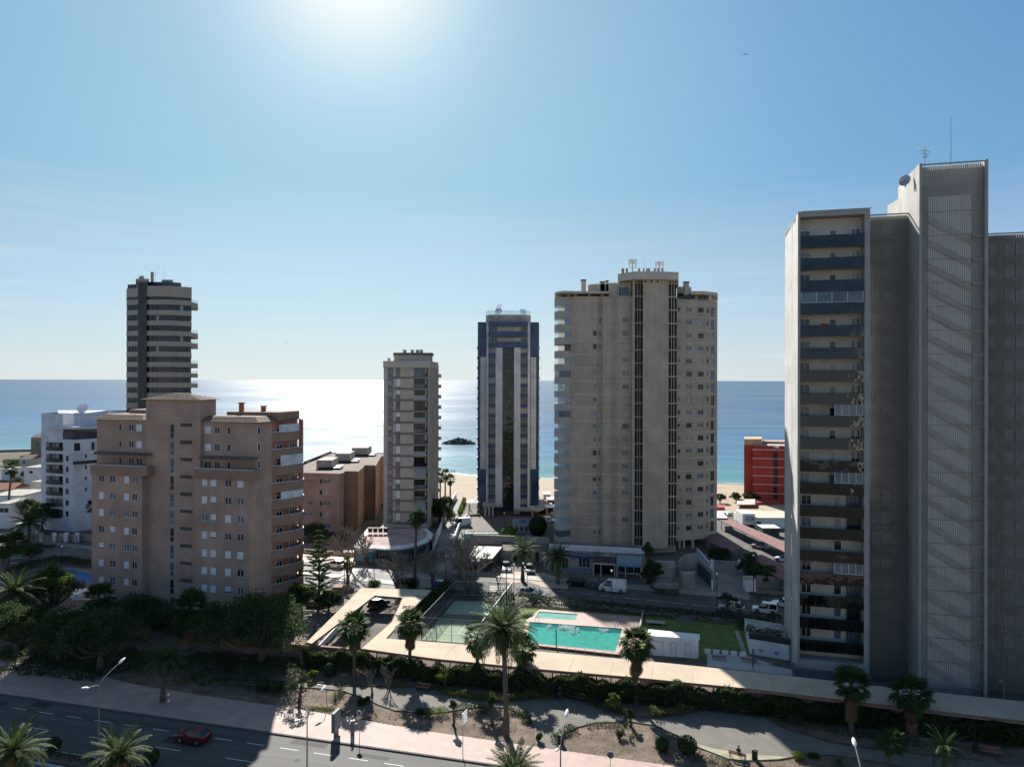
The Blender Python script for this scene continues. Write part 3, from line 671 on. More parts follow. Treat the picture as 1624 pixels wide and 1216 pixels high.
# rooftop: penthouse behind, parapet, stacks
p0 = AT(1442, 305, 96)
mb = MB(); q = [AT(1442, 305, 95.8), AT(1446, 305, 95.7), AT(1450, 305, 104), AT(1407.5, 305, 103.5)]
mb.prism([(q[0].x, q[0].y), (q[0].x + 6, q[0].y - 1.5), (q[0].x + 8, q[0].y + 6), (q[3].x, q[3].y)], wz1 - 1, p0.z); mb.build('penthouse', M_tside, root)
mb = MB(); mb.prism([T(s_b0 + .4, .3), T(sb1 - .6, .3), T(sb1 - .6, 2.2), T(s_b0 + .4, 2.2)], zr + .05, zr + .22)
mb.build('roof_platform', M_conc, root)
for j in range(6):
    o = MB(); a = .6 + j * 1.45
    A, B, C_, D = [Vector((*T(a + x, y), 0)) for x, y in ((0, .4), (1.35, .4), (1.35, 2.0), (0, 2.0))]; zz = zr + .3
    o.poly([(A.x, A.y, zz), (B.x, B.y, zz), (C_.x, C_.y, zz + .28), (D.x, D.y, zz + .28)]); o.poly([(A.x, A.y, zz - .05), (D.x, D.y, zz + .23), (C_.x, C_.y, zz + .23), (B.x, B.y, zz - .05)])
    o.poly([(A.x, A.y, zz - .05), (B.x, B.y, zz - .05), (B.x, B.y, zz), (A.x, A.y, zz)])
    o.prism([T(a + .1, 1.7), T(a + .2, 1.7), T(a + .2, 1.8), T(a + .1, 1.8)], zr + .2, zz + .2)
    o = o.build('solar_panel', glass('solar_glass', (.02, .025, .04), .15), None, origin=(A.x, A.y, zr + .2)); tag(o, ('first', 'second', 'third', 'fourth', 'fifth', 'sixth')[j] + ' dark solar panel from the west on the balcony wing roof', 'solar panel', 'solar panels on the screened tower')
antenna('rooftop_aerial', 'branching television aerial at the corner of the tallest tower', tuple(AT(1467, 262, 91) - Vector((0, 0, .1))), 2.4)
rod('lightning_rod', 'tall thin lightning rod above the tallest grey tower', tuple(AT(1508, 259, 91) - Vector((0, 0, .3))), 6.2, .05)
dish('siren_dish', 'grey round dish on the side of the tallest tower roof', tuple(AT(1436, 297, 93.5)), .75, (-.7, -.5, .2), M_steel)
# plinth
mb = MB(); mb.prism([T(-.4, -.4), T(sb1 + .8, -.4), T(sb1 + .8, 1.8), T(-.4, 1.8)], 0, zbot - 1.2); mb.build('plinth', mat('plinth_grey', (.12, .13, .14), .8), root)

# ======== 2. beige tower ======================================================
M_tan = lines_mat('beige_brickwork', (.455, .375, .285), .62, .88, .92, .05, stain=1.0)
M_tan2 = mat('beige_render', (.50, .43, .34), .92, .07, .3, .1)
M_tanband = mat('beige_band', (.54, .47, .375), .9, .06, .5)
M_slot = mat('slot_dark', (.035, .038, .04), .6, .1, 1)
xy = [P2(905, 164.5), P2(925, 163.8), P2(947, 164.0), P2(950, 164.7), P2(953, 164.7), P2(956, 164.1), P2(968, 163.9), P2(975, 164.6), P2(981, 164.1), P2(1002, 163.6), P2(1003, 161.6), P2(1006.5, 161.6),
      P2(1007, 162.8), P2(1019, 162.8), P2(1019.5, 160.9), P2(1048, 160.9), P2(1058, 161.8), P2(1060, 162.4), P2(1060.5, 163.6), P2(1073, 163.6), P2(1073.5, 168.6), P2(1117, 171), P2(1120, 171.9), P2(1124, 172.5), P2(1137.5, 174)]
xy += [(xy[-1][0] - 1, 196), (xy[0][0] - 1, 194), (xy[0][0], 170)]
root = beige = thing('beige_tower', 'broad beige apartment tower with two dark slotted strips and phone antennas on top', 'tower', (28, 178, 0))
F = facs(xy); zk = [58.3 - 3.07 * k for k in range(19)]; tz1 = 59.4; tz0 = 1.9
ctop = AT(1035, 437, 161).z
winspec = {}   # facade index -> holes
def edge(px):
    for i in range(len(F) - 4):
        if F[i].at(px, 603)[0] >= -.01 and F[i].at(px, 603)[0] <= F[i].L + .01: return i
    return 0
cols = [(940.5, 947, .6, 1.75, 1), (950.4, 952.6, .6, 1.75, 0), (987, 997.3, .6, 1.8, 1), (1074.8, 1079, .75, 1.7, 0), (1088.5, 1097, .7, 1.85, 1), (1107, 1115.7, .7, 1.85, 1), (1120.7, 1123.4, .7, 1.8, 0), (1127, 1132.6, .35, 2.7, 0)]
wl = []
for (a, b, up, lo, mu) in cols:
    i = edge((a + b) / 2); sa, sb = F[i].S(a), F[i].S(b); sa = max(sa, .08); sb = min(sb, F[i].L - .08)
    for k in range(18):
        h = (sa, sb, zk[k] - lo - .1, zk[k] - up - .1); winspec.setdefault(i, []).append(h); wl.append((i, h, mu, k))
cz = {12: ctop - 2, 18: ctop - 2}
mb = MB()
for i, f in enumerate(F):
    top = ctop - .5 if 10 <= i <= 19 else tz1
    if i in (12, 18): continue
    wall(mb, f, 0, f.L, tz0 if i < 20 else tz0, top, winspec.get(i, []), .2)
mb.build('wall', M_tan, root)
mb = MB(); mb.poly([(p[0], p[1], tz1 - .5) for p in xy]); mb.build('roof', M_conc, root)
mb = MB(); mb.poly([(p[0], p[1], tz0 + .02) for p in xy]); mb.build('soffit', M_conc, root)
wr = random.Random(2)
for i, h, mu, k in wl:
    q = wr.random(); gl = M_glass if q < .45 else (M_glass2 if q < .8 else M_glass3)
    window(root, F[i], *h, M_alu if q > .3 else M_brownframe, gl, d=.12, mull=mu)
for i in (12, 18):     # dark slots: void, two mullions, a bar at every floor
    f = F[i]; z0, z1 = 1.9, ctop - .6
    mb = MB(); mb.poly([f.pt(0, z0, .5), f.pt(f.L, z0, .5), f.pt(f.L, z1, .5), f.pt(0, z1, .5)]); mb.build('slot_glazing', M_slot, root)
    for j in (1, 2):
        mb = MB(); mb.obox(f.pt(f.L * j / 3 - .07, 0, -.02), f.u.x, f.u.y, .14, .4, z0, z1); mb.build('slot_mullion', M_tanband, root)
    for k in range(21):
        z = zk[0] + 4.1 - 3.07 * k
        if z < z0 + .3: break
        mb = MB(); mb.obox(f.pt(0, 0, .02), f.u.x, f.u.y, f.L, .4, z - .16, z + .12); mb.build('slot_bar', M_tanband, root)
for k in range(19):   # slightly proud string courses
    for sec in ((0, 1, 2), (4, 5, 6, 7, 8, 9), (20, 21, 22, 23)):
      mb = MB()
      for i in sec:
        mb.obox(F[i].pt(0, 0, -.05), F[i].u.x, F[i].u.y, F[i].L, .05, zk[k] - .09, zk[k] + .09)
      mb.build('string_course', M_tanband, root)
bp = [P2(905.5, 164.6), P2(905.5, 172), P2(879.5, 173), P2(879, 166.5), P2(886.5, 163.2)]; bp = [bp[3], bp[4], bp[0], bp[1], bp[2]]
M_bal = mat('balcony_parapet', (.45, .40, .34), .92, .06, .4, .1)
Mcg = clear_glass('enclosure_glass')
for k in range(19):
    z = zk[k]; mb = MB(); mb.prism(bp, z - .75, z + (.8 if k else .9)); par = mb.build('balcony_parapet', M_bal, root)
    if k and k not in (4,):
        z_lo, z_hi = z + .8, zk[k - 1] - .75; ff = facs(bp)
        for e in (0, 1):
            mb = MB(); f = ff[e]; mb.poly([f.pt(.05, z_lo, .06), f.pt(f.L - .05, z_lo, .06), f.pt(f.L - .05, z_hi, .06), f.pt(.05, z_hi, .06)]); mb.build('balcony_glass', M_glass2 if k in (6, 9, 18) else Mcg, root)
    f = Fac(P2(895, 166), P2(905.4, 166)); mb = MB()
    if k: mb.poly([f.pt(0, z + .8), f.pt(f.L, z + .8), f.pt(f.L, zk[k - 1] - .75), f.pt(0, zk[k - 1] - .75)]); mb.build('balcony_window', M_glass, root)
# top floor, roofs
def slab(name, pts, z0, z1, m): mb = MB(); mb.prism(pts, z0, z1); return mb.build(name, m, root)
slab('terrace_canopy', [P2(879.5, 165), P2(892, 162), P2(915, 162.5), P2(966, 163), P2(966, 172), P2(879.5, 175)], AT(0, 464, 164).z, AT(0, 460.8, 164).z, M_tanband)
for px in (899, 910, 932, 952): slab('terrace_post', [P2(px, 165), P2(px + 5, 165), P2(px + 5, 166), P2(px, 166)], tz1 - .1, AT(0, 464, 165).z, M_tan2)
slab('terrace_room', [P2(908, 167.5), P2(979, 166), P2(979, 180), P2(908, 180)], tz1 - .5, AT(0, 462, 167).z, M_brownframe)
slab('roof_room', [P2(932, 170), P2(945, 168), P2(966, 168), P2(966, 182), P2(932, 182)], tz1, AT(0, 449, 169).z, M_tan2)
slab('roof_room', [P2(965, 165), P2(1001, 164.5), P2(1001, 180), P2(965, 180)], tz1 - .5, AT(0, 446.5, 165).z, M_tan2)
ff = Fac(P2(979, 164.2), P2(1001, 163.9)); window(root, ff, ff.S(981), ff.S(997), tz1 + .1, tz1 + 2.2, M_alu, M_glass, d=-.12, mull=3, name='terrace_window')
crown = [P2(979.5, 163.5), P2(1006, 159.6), P2(1050, 159.4), P2(1056, 159.8), P2(1075.8, 160.5), P2(1075.8, 176), P2(985, 178)]
slab('crown_slab', crown, ctop - 1.0, AT(1035, 431, 160).z, M_tanband)
slab('crown_body', [P2(1003, 164), P2(1072, 165), P2(1072, 178), P2(1001, 178)], tz1 - 1, ctop - .9, M_tan2)
for px in (1023.5, 1033, 1042.5):
    f = F[14]; a = f.S(px); mb = MB(); mb.obox(f.pt(a - .2, 0, -.02), f.u.x, f.u.y, .42, .1, AT(0, 446, 161).z, AT(0, 443, 161).z); mb.build('vent_opening', M_dark, root)
slab('roof_room', [P2(1073, 170), P2(1096, 170.5), P2(1096, 184), P2(1073, 184)], tz1, AT(0, 452, 170).z, M_tan2)
slab('terrace_canopy', [P2(1095, 169.5), P2(1118, 169.5), P2(1138, 172.5), P2(1138, 184), P2(1095, 184)], AT(0, 465.5, 171).z, AT(0, 460.5, 171).z, M_tanband)
for px in (1102, 1124): slab('terrace_post', [P2(px, 171.5), P2(px + 4, 171.8), P2(px + 4, 172.6), P2(px, 172.4)], tz1 - .1, AT(0, 465.5, 171).z, M_tan2)
slab('terrace_room', [P2(1073, 173), P2(1118, 175), P2(1118, 184), P2(1073, 184)], tz1 - .2, AT(0, 463, 171).z, M_tan2)
ff = Fac(P2(1073.5, 169.5), P2(1098, 170.6)); window(root, ff, .2, ff.L - .1, tz1 + .05, tz1 + 1.4, M_black, glass('dark_terrace_glass', (.01, .02, .035)), d=-.1, mull=4, name='terrace_glazing')
for px, y, w_ in ((921.5, 441.5, 7.5), (1085, 444.5, 7.5), (961, 443, 3.5), (952, 444.5, 7)):
    pz = tz1 + 1; mb = MB(); a = P2(px, 168); b = P2(px + w_, 168); mb.prism([a, b, (b[0], b[1] + 1.1), (a[0], a[1] + 1.1)], pz, AT(0, y + 1.5, 168).z); c_ = mb.build('chimney', M_tan2, root)
    mb = MB(); mb.prism([(a[0] - .1, a[1] - .1), (b[0] + .1, b[1] - .1), (b[0] + .1, b[1] + 1.2), (a[0] - .1, a[1] + 1.2)], AT(0, y + 1.5, 168).z, AT(0, y - .5, 168).z); mb.build('chimney_cap', M_brownframe, c_)
for px, w_ in ((985, 5), (992, 4), (1012, 3), (1019, 3), (1024, 7.5), (1036, 4), (1042, 3), (1049, 3)):
    a = AT(px, 430.5, 163); mb = MB(); mb.box(a.x + w_ * .07, a.y, a.z + .1, w_ * .12, .8, 1.1); mb.build('roof_vent', M_conc, root)
zc = AT(1035, 431, 160).z
lattice_antenna('mobile phone antenna cluster at the west end of the beige tower crown', (AT(1003, 430, 164).x, 164, zc - .3), 3.7)
lattice_antenna('mobile phone antenna cluster at the east end of the beige tower crown', (AT(1045.5, 430, 164).x, 164, zc - .3), 3.2)
rod('roof_mast', 'thin mast between the two phone antenna clusters', (AT(1022, 430, 163).x, 163, zc - .2), 3.1, .04)
# pilotis
for px in (1078, 1085, 1099, 1124):
    a = P2(px, 169.5); mb = MB(); mb.box(a[0], a[1], 1.0, .55, .55, 2.0); mb.build('pillar', M_tan2, root)
slab('base_wall', [P2(1019, 163.5), P2(1072, 166), P2(1072, 176), P2(1019, 176)], 0, tz0 + .01, M_tan2)
slab('base_wall', [P2(880, 167), P2(1019, 166), P2(1019, 180), P2(880, 180)], 0, tz0 + .01, M_tan2)

# ======== 3. blue tower =======================================================
M_navy = glass('navy_cladding', (.022, .055, .14), .22, spec=.5)
M_bpan = lines_mat('pale_cladding', (.46, .50, .54), 6.0, .7, .6, .08)
M_bfin = lines_mat('pale_fin', (.54, .58, .61), 6.0, .75, .6, .08)
M_bglass = glass('green_dark_glass', (.018, .028, .028), .03, .35)
M_bwin = glass('blue_tower_window', (.07, .09, .10), .1, .3)
root = bluet = thing('blue_tower', 'slender navy and white tower with a reflective central glass strip', 'tower', (*P2(805, 222), 0))
ZT = AT(805, 509, 212).z; zb = AT(805, 806, 212).z
core = [P2(774, 213.5), P2(838, 213.5), P2(841, 215), P2(855, 218), P2(855, 232), P2(840, 236), P2(772, 236), P2(758, 232), P2(758, 218), P2(771, 215)]
mb = MB(); mb.prism(core, zb - 1, ZT - .2); mb.build('core', M_navy, root)
def bstrip(name, px0, px1, y0, y1, Y0, Y1, m, th=.6):
    a, b = P2(px0, Y0), P2(px1, Y0); z1, z0 = AT(0, y0, Y0).z, AT(0, y1, Y0).z
    mb = MB(); mb.prism([a, b, (b[0], Y1), (a[0], Y1)], z0, z1); return mb.build(name, m, root)
for (x0, x1) in ((757.5, 771), (841, 854.3)): bstrip('navy_panel', x0, x1, 509, 802, 215.5, 218, M_navy)
for (x0, x1, y0, y1) in ((771.2, 774.6, 509, 797), (837, 840.6, 509, 805)): bstrip('white_pilaster', x0, x1, y0, y1, 212.8, 216, M_bfin)
for (x0, x1) in ((762, 771), (841, 850.3)):
    for j in range(11):
        y = 564.6 + j * (742 - 564.6) / 11; bstrip('cladding_panel', x0, x1, y + .15, y + 16.0, 215.1, 215.6, M_bpan)
for (x0, x1, y1) in ((786, 796.8, 797), (815.2, 825.4, 813)):
    for j in range(10):
        y = 549.5 + j * (y1 - 549.5) / 10; bstrip('fin_panel', x0, x1, y + .12, y + (y1 - 549.5) / 10, 211.0, 213.4, M_bfin)
bstrip('central_glazing', 797, 815, 549.5, 800, 212.2, 213, M_bglass)
for j in range(17): bstrip('glazing_bar', 797, 815, 551 + j * 15.9 - .25, 551 + j * 15.9 + .25, 212.05, 212.3, M_black)
for (x0, x1) in ((774.8, 785.8), (825.6, 836.8)):
    for j in range(16):
        y = 549 + j * 15.95; bstrip('navy_spandrel', x0, x1, y + 9.2, y + 15.9, 212.9, 213.6, M_navy)
        f = Fac(P2(x0, 213.2), P2(x1, 213.2)); z1, z0 = AT(0, y, 213).z, AT(0, y + 9.2, 213).z
        window(root, f, 0, f.L, z0, z1, M_alu, M_bwin if (j * 7 + int(x0)) % 3 else M_glass3, d=.05, mull=2)
for (y0, y1, m_) in ((508.7, 515.7, M_navy), (524.7, 532.8, M_navy), (541, 549.5, M_navy)): bstrip('crown_band', 775, 837, y0, y1, 211.3, 214, m_)
for (y0, y1) in ((515.9, 524.5), (533, 540.8)):
    f = Fac(P2(775, 212.4), P2(837, 212.4)); window(root, f, 0, f.L, AT(0, y1, 212.4).z, AT(0, y0, 212.4).z, M_alu, M_bwin, d=.05, mull=6, name='ribbon_window')
    bstrip('window_blind', 788, 826, y0 + .5, y1 - .5, 212.1, 212.3, mat('beige_blind', (.38, .36, .32), .9))
# side balconies at each floor
for side in (0, 1):
    for j in range(16):
        y = 548 + j * 15.95; x = (756.3, 758) if side == 0 else (854.3, 856)
        bstrip('side_balcony', x[0], x[1], y, y + 4, 217, 221, M_bpan)
zc = AT(0, 491.5, 214).z; ring = [P2(770.5, 216), P2(778, 213.5), P2(834, 213.5), P2(841.5, 216), P2(841.5, 230), P2(770.5, 230)]
mb = MB(); mb.prism(ring, ZT - .3, AT(0, 497.5, 214).z); mb.build('crown_wall', M_conc, root)
ff = facs(ring)
for i in (0, 1, 2):
    mb = MB(); f = ff[i]; z0 = AT(0, 497.5, 214).z; mb.poly([f.pt(0, z0, .05), f.pt(f.L, z0, .05), f.pt(f.L, zc, .05), f.pt(0, zc, .05)]); mb.build('roof_glass_rail', Mcg, root)
mb = MB(); railing(mb, ring[:4], AT(0, 497.5, 214).z, 1.2); mb.build('roof_railing', M_steel, root)
z0 = AT(0, 497.5, 214).z
dish('roof_dish', 'grey dish beside the slanted aerials on the blue tower', (AT(791, 497, 216).x, 216, z0), 1.1, (-.2, -.9, .5))
dish('roof_dish', 'grey dish at the east end of the blue tower roof', (AT(829, 497, 216).x, 216, z0), 1.0, (.2, -.9, .5))
for px, lb in ((783, 'first slanted lattice aerial on the blue tower roof, beside the dish'), (787, 'second slanted lattice aerial on the blue tower roof, nearer the dish')):
    a = AT(px, 497, 216); mb = MB()
    for dx in (0, .35): mb.tube([(a.x + dx, 216, z0), (a.x + 1.3 + dx, 216, z0 + 3.4)], .05, 4)
    for t in np.linspace(.1, .95, 9): mb.tube([(a.x + 1.3 * t, 216, z0 + 3.4 * t), (a.x + 1.3 * t + .35, 216, z0 + 3.4 * t)], .03, 4)
    o = mb.build('lattice_aerial', M_steel, None, origin=(a.x, 216, z0)); tag(o, lb, 'aerial')
# base: columns, canopy
mb = MB(); mb.prism([P2(757, 214), P2(853, 212), P2(862, 222), P2(862, 236), P2(757, 236)], 0, zb - .99); mb.build('base_block', mat('base_brown', (.13, .11, .095), .85), root)
mb = MB(); mb.prism([P2(815, 209), P2(853, 207), P2(876, 216), P2(876, 226), P2(815, 226)], 1.6, 2.0); mb.build('base_canopy', M_conc, root)
for px in (770, 776, 782, 845): a = P2(px, 209); mb = MB(); mb.box(a[0], a[1], 1.5, .5, .5, 3); mb.build('column', M_bfin, root)
mb = MB(); mb.prism([P2(766, 207), P2(798, 207), P2(798, 214), P2(766, 214)], 3.0, 3.4); mb.build('entrance_canopy', M_conc, root)

# ======== 4. slim grey tower ==================================================
M_sl = mat('slim_render', (.49, .44, .37), .92, .06, .4, .1); M_sl2 = mat('slim_frame', (.52, .465, .385), .92, .06, .4)
M_blues = glass('grey_blue_panel', (.13, .15, .165), .4)
root = slim = thing('slim_tower', 'slim grey-beige apartment tower with glazed balconies next to the pink block', 'tower', (*P2(650, 198), 0))
pl = [P2(608.5, 190), P2(680, 190), P2(681, 190.3), P2(694, 206), (P2(694, 206)[0] - 12, 210), (P2(608.5, 190)[0] - .3, 208)]
f = Fac(pl[0], pl[1]); zt = f.Z(640, 575); ZS = [f.Z(640, 597.8 + 17.72 * k) for k in range(14)]
hl = []
for k in range(14):
    z = ZS[k]; zu = ZS[k - 1] if k else z + 3
    hl.append((f.S(614.8), f.S(623.3), z - .35, z + 2.55, .1)); hl.append((f.S(628), f.S(635), z + .15, z + 2.5, .22)); hl.append((f.S(656.5), f.S(678.5), z + .2, z + 2.6, 1.0))
mb = MB()
for i, e in enumerate(facs(pl)): wall(mb, e, 0, e.L, .5, zt, hl if i == 0 else [], .2)
mb.build('wall', M_sl, root); mb = MB(); mb.poly([(p[0], p[1], zt) for p in pl]); mb.build('roof', M_conc, root)
for k in range(14):
    z = ZS[k]
    window(root, f, f.S(614.8), f.S(623.3), z - .35, z + 2.55, M_blues, M_blues, d=.03, mull=0, name='panel_strip')
    window(root, f, f.S(616), f.S(621), z + .9, z + 2.0, M_alu, M_glass3 if k % 4 in (1, 2) else M_blues, d=-.02, mull=0)
    window(root, f, f.S(628), f.S(635), z + .15, z + 2.5, M_brownframe, M_glass2, d=.1, mull=0, shutter=M_shut if k % 3 else None, sh=.9 if k % 2 else .5, name='framed_window')
    mb = MB(); mb.obox(f.pt(f.S(623.5), 0, -.25), f.u.x, f.u.y, f.S(680) - f.S(623.5), .25, z - .12, z + .03); mb.obox(f.pt(f.S(623.5), 0, -.12), f.u.x, f.u.y, f.S(656) - f.S(623.5), .12, z - .42, z - .3); mb.build('floor_ledge', M_brownframe, root)
    g = (M_glass2, M_bwin, Mcg, M_glass, Mcg)[k % 5]
    q = f.S(656.7); mb = MB(); mb.poly([f.pt(q, z, -.28), f.pt(f.S(676), z, -.28), f.pt(f.S(676), z + (1.1 if k % 3 else 2.5), -.28), f.pt(q, z + (1.1 if k % 3 else 2.5), -.28)]); mb.build('balcony_glass', g, root)
    mb = MB(); mb.obox(f.pt(q, 0, .94), f.u.x, f.u.y, f.S(678) - q, .05, z + .2, z + 2.5); mb.build('balcony_window', M_glass, root)
    mb = MB(); mb.obox(f.pt(f.S(674.5), 0, -.3), f.u.x, f.u.y, .4, .1, z + 1.0, z + 2.5); mb.build('balcony_screen', M_glass3, root)
f2 = Fac(pl[2], pl[3])
for j in range(5):
    mb = MB(); mb.obox(f2.pt(f2.L * (j + .3) / 5.2, 0, -.3), f2.u.x, f2.u.y, .7, .3, .5, zt - .3); mb.build('side_rib', M_sl2, root)
mb = MB(); mb.obox(f2.pt(f2.L * .98, 0, -.3), f2.u.x, f2.u.y, .5, 1, .5, zt - .3); mb.build('side_rib', M_sl2, root)
for k in range(14): mb = MB(); mb.obox(f2.pt(f2.L - 1.2, 0, -1.1), f2.u.x, f2.u.y, 1.4, 1.1, ZS[k] - .1, ZS[k] + .9); mb.build('side_balcony', M_sl2, root)
cap = [P2(607.6, 189.4), P2(681.5, 189.4), P2(695, 205), (P2(694, 206)[0] - 12, 211), (P2(607.6, 190)[0] - .3, 209)]
mb = MB(); mb.prism(cap, f.Z(640, 583), f.Z(640, 572.5)); mb.build('top_frame', M_sl2, root)
mb = MB(); mb.prism([P2(624.5, 193), P2(683, 193), P2(686, 200), P2(684, 206), P2(625, 206)], zt, AT(0, 561, 193).z); mb.build('penthouse', M_sl, root)
mb = MB(); mb.prism([P2(623.5, 192.4), P2(686, 192.4), P2(688, 203), P2(686, 207), P2(624, 207)], AT(0, 561, 193).z, AT(0, 558, 193).z); mb.build('penthouse_roof', M_brownframe, root)
for px in (642, 654, 662, 668): a = AT(px, 558, 198); mb = MB(); mb.tube([(a.x, 198, a.z - .6), (a.x, 198, a.z + .6)], [.45, .5], 8); mb.build('roof_cowl', M_steel, root)
a = AT(617, 572, 194); mb = MB(); mb.tube([(a.x, 194, a.z - .5), (a.x, 194, a.z + .7)], [.3, .45], 8); mb.build('roof_cowl', M_steel, root)
rod('roof_aerial', 'short aerial on the slim grey-beige tower roof', tuple(AT(638, 559, 197)), 1.3, .03)
mb = MB(); mb.prism([P2(612, 191), P2(682, 191), P2(690, 204), P2(612, 205)], 0, .52); mb.build('plinth', M_conc, root)
# ======== 5. brown apartment block ============================================
M_br = lines_mat('brown_stucco', (.45, .305, .23), 30.0, .9, .95, .01, stain=.8)
M_brl = lines_mat('brown_grooved', (.45, .305, .23), .82, .68, .95, .05, stain=.35)
M_brd = mat('brown_parapet', (.32, .21, .15), .95, .08, .4)
M_tileroof = mat('clay_tile_roof', (.21, .15, .115), .9, .25, 2.0, .6, 14)
M_salmon = mat('salmon_wall', (.42, .20, .14), .9, .08, .5)
AB = -15.5; BO = P2(335, 121.5)
def B(s, t): v = GRID(BO, s, t, 0, AB); return (v.x, v.y)
root = brown = thing('brown_block', 'brown stucco apartment block with rows of white shutters and rounded side balconies', 'apartment block', (*B(0, 10), 0))
Ft = lambda t: Fac(B(-60, t), B(60, t))
FC_ = Ft(0.0); c0, c1 = FC_.S(231.5), FC_.S(318); HBr = 2.99
# centre block
zc1 = FC_.Z(300, 634)
vz = [FC_.Z(295, 671.5 + 27.4 * k) for k in range(11)]
holes = []
for k in range(11):
    holes.append((FC_.S(286), FC_.S(305), vz[k] - .55, vz[k] + .05)); z = FC_.Z(272, 673 + 27.4 * k); holes.append((FC_.S(269.5), FC_.S(276), z - 2.45, z + .1))
mb = MB(); f = Fac(B(c0 - 0, 0), B(c1, 0)); sh0 = 60 + 0
wall(mb, FC_, c0, c1, 0, zc1, holes, .2)
for p, q in ((B(c1 - 60, 0), B(c1 - 60, 4)), (B(c1 - 60, 4), B(c0 - 60, 4)), (B(c0 - 60, 4), B(c0 - 60, 0))): mb.poly([(*p, 0), (*q, 0), (*q, zc1), (*p, zc1)])
mb.build('wall', M_brl, root)
for k in range(11):
    a, b, c_, d_ = holes[2 * k]; mb = MB(); n = 5
    for j in range(n): mb.obox(FC_.pt(a, 0, .08), FC_.u.x, FC_.u.y, b - a, .08, c_ + (d_ - c_) * j / n + .02, c_ + (d_ - c_) * (j + .7) / n)
    mb.build('vent_grille', mat('grey_grille', (.16, .155, .15), .7), root)
    a, b, c_, d_ = holes[2 * k + 1]; window(root, FC_, a, b, c_, d_, M_alu, M_glass2 if k % 3 else M_glass, d=.08, mull=0, name='stair_window', rail=True)
def hip(pts4, ze, zr_, ridge_in, m=M_tileroof, name='hip_roof'):
    """hip roof over a quad with a ridge; tile courses modelled as steps"""
    A, Bq, C_, D = [Vector((p[0], p[1], ze)) for p in pts4]
    R0 = (A + D) / 2 + (Bq - A) * ridge_in; R1 = (Bq + C_) / 2 - (Bq - A) * ridge_in; R0.z = R1.z = zr_
    mb = MB(); N = 7
    for P_, Q_, U, V in ((A, Bq, R0, R1), (C_, D, R1, R0), (Bq, C_, R1, R1), (D, A, R0, R0)):
        for k in range(N):
            a0, a1 = k / N, (k + 1) / N; p0, q0, p1, q1 = P_.lerp(U, a0), Q_.lerp(V, a0), P_.lerp(U, a1), Q_.lerp(V, a1); up = Vector((0, 0, .08))
            mb.poly([p0 + up, q0 + up, q1, p1]); mb.poly([p0, q0, q0 + up, p0 + up])
    mb.poly([A, D, C_, Bq])
    return mb.build(name, m, root)
ce = [B(c0 - 60 - .6, -.7), B(c1 - 60 + .6, -.7), B(c1 - 60 + .5, 4.6), B(c0 - 60 - .6, 4.6)]
hip(ce, zc1, zc1 + 1.1, .4)
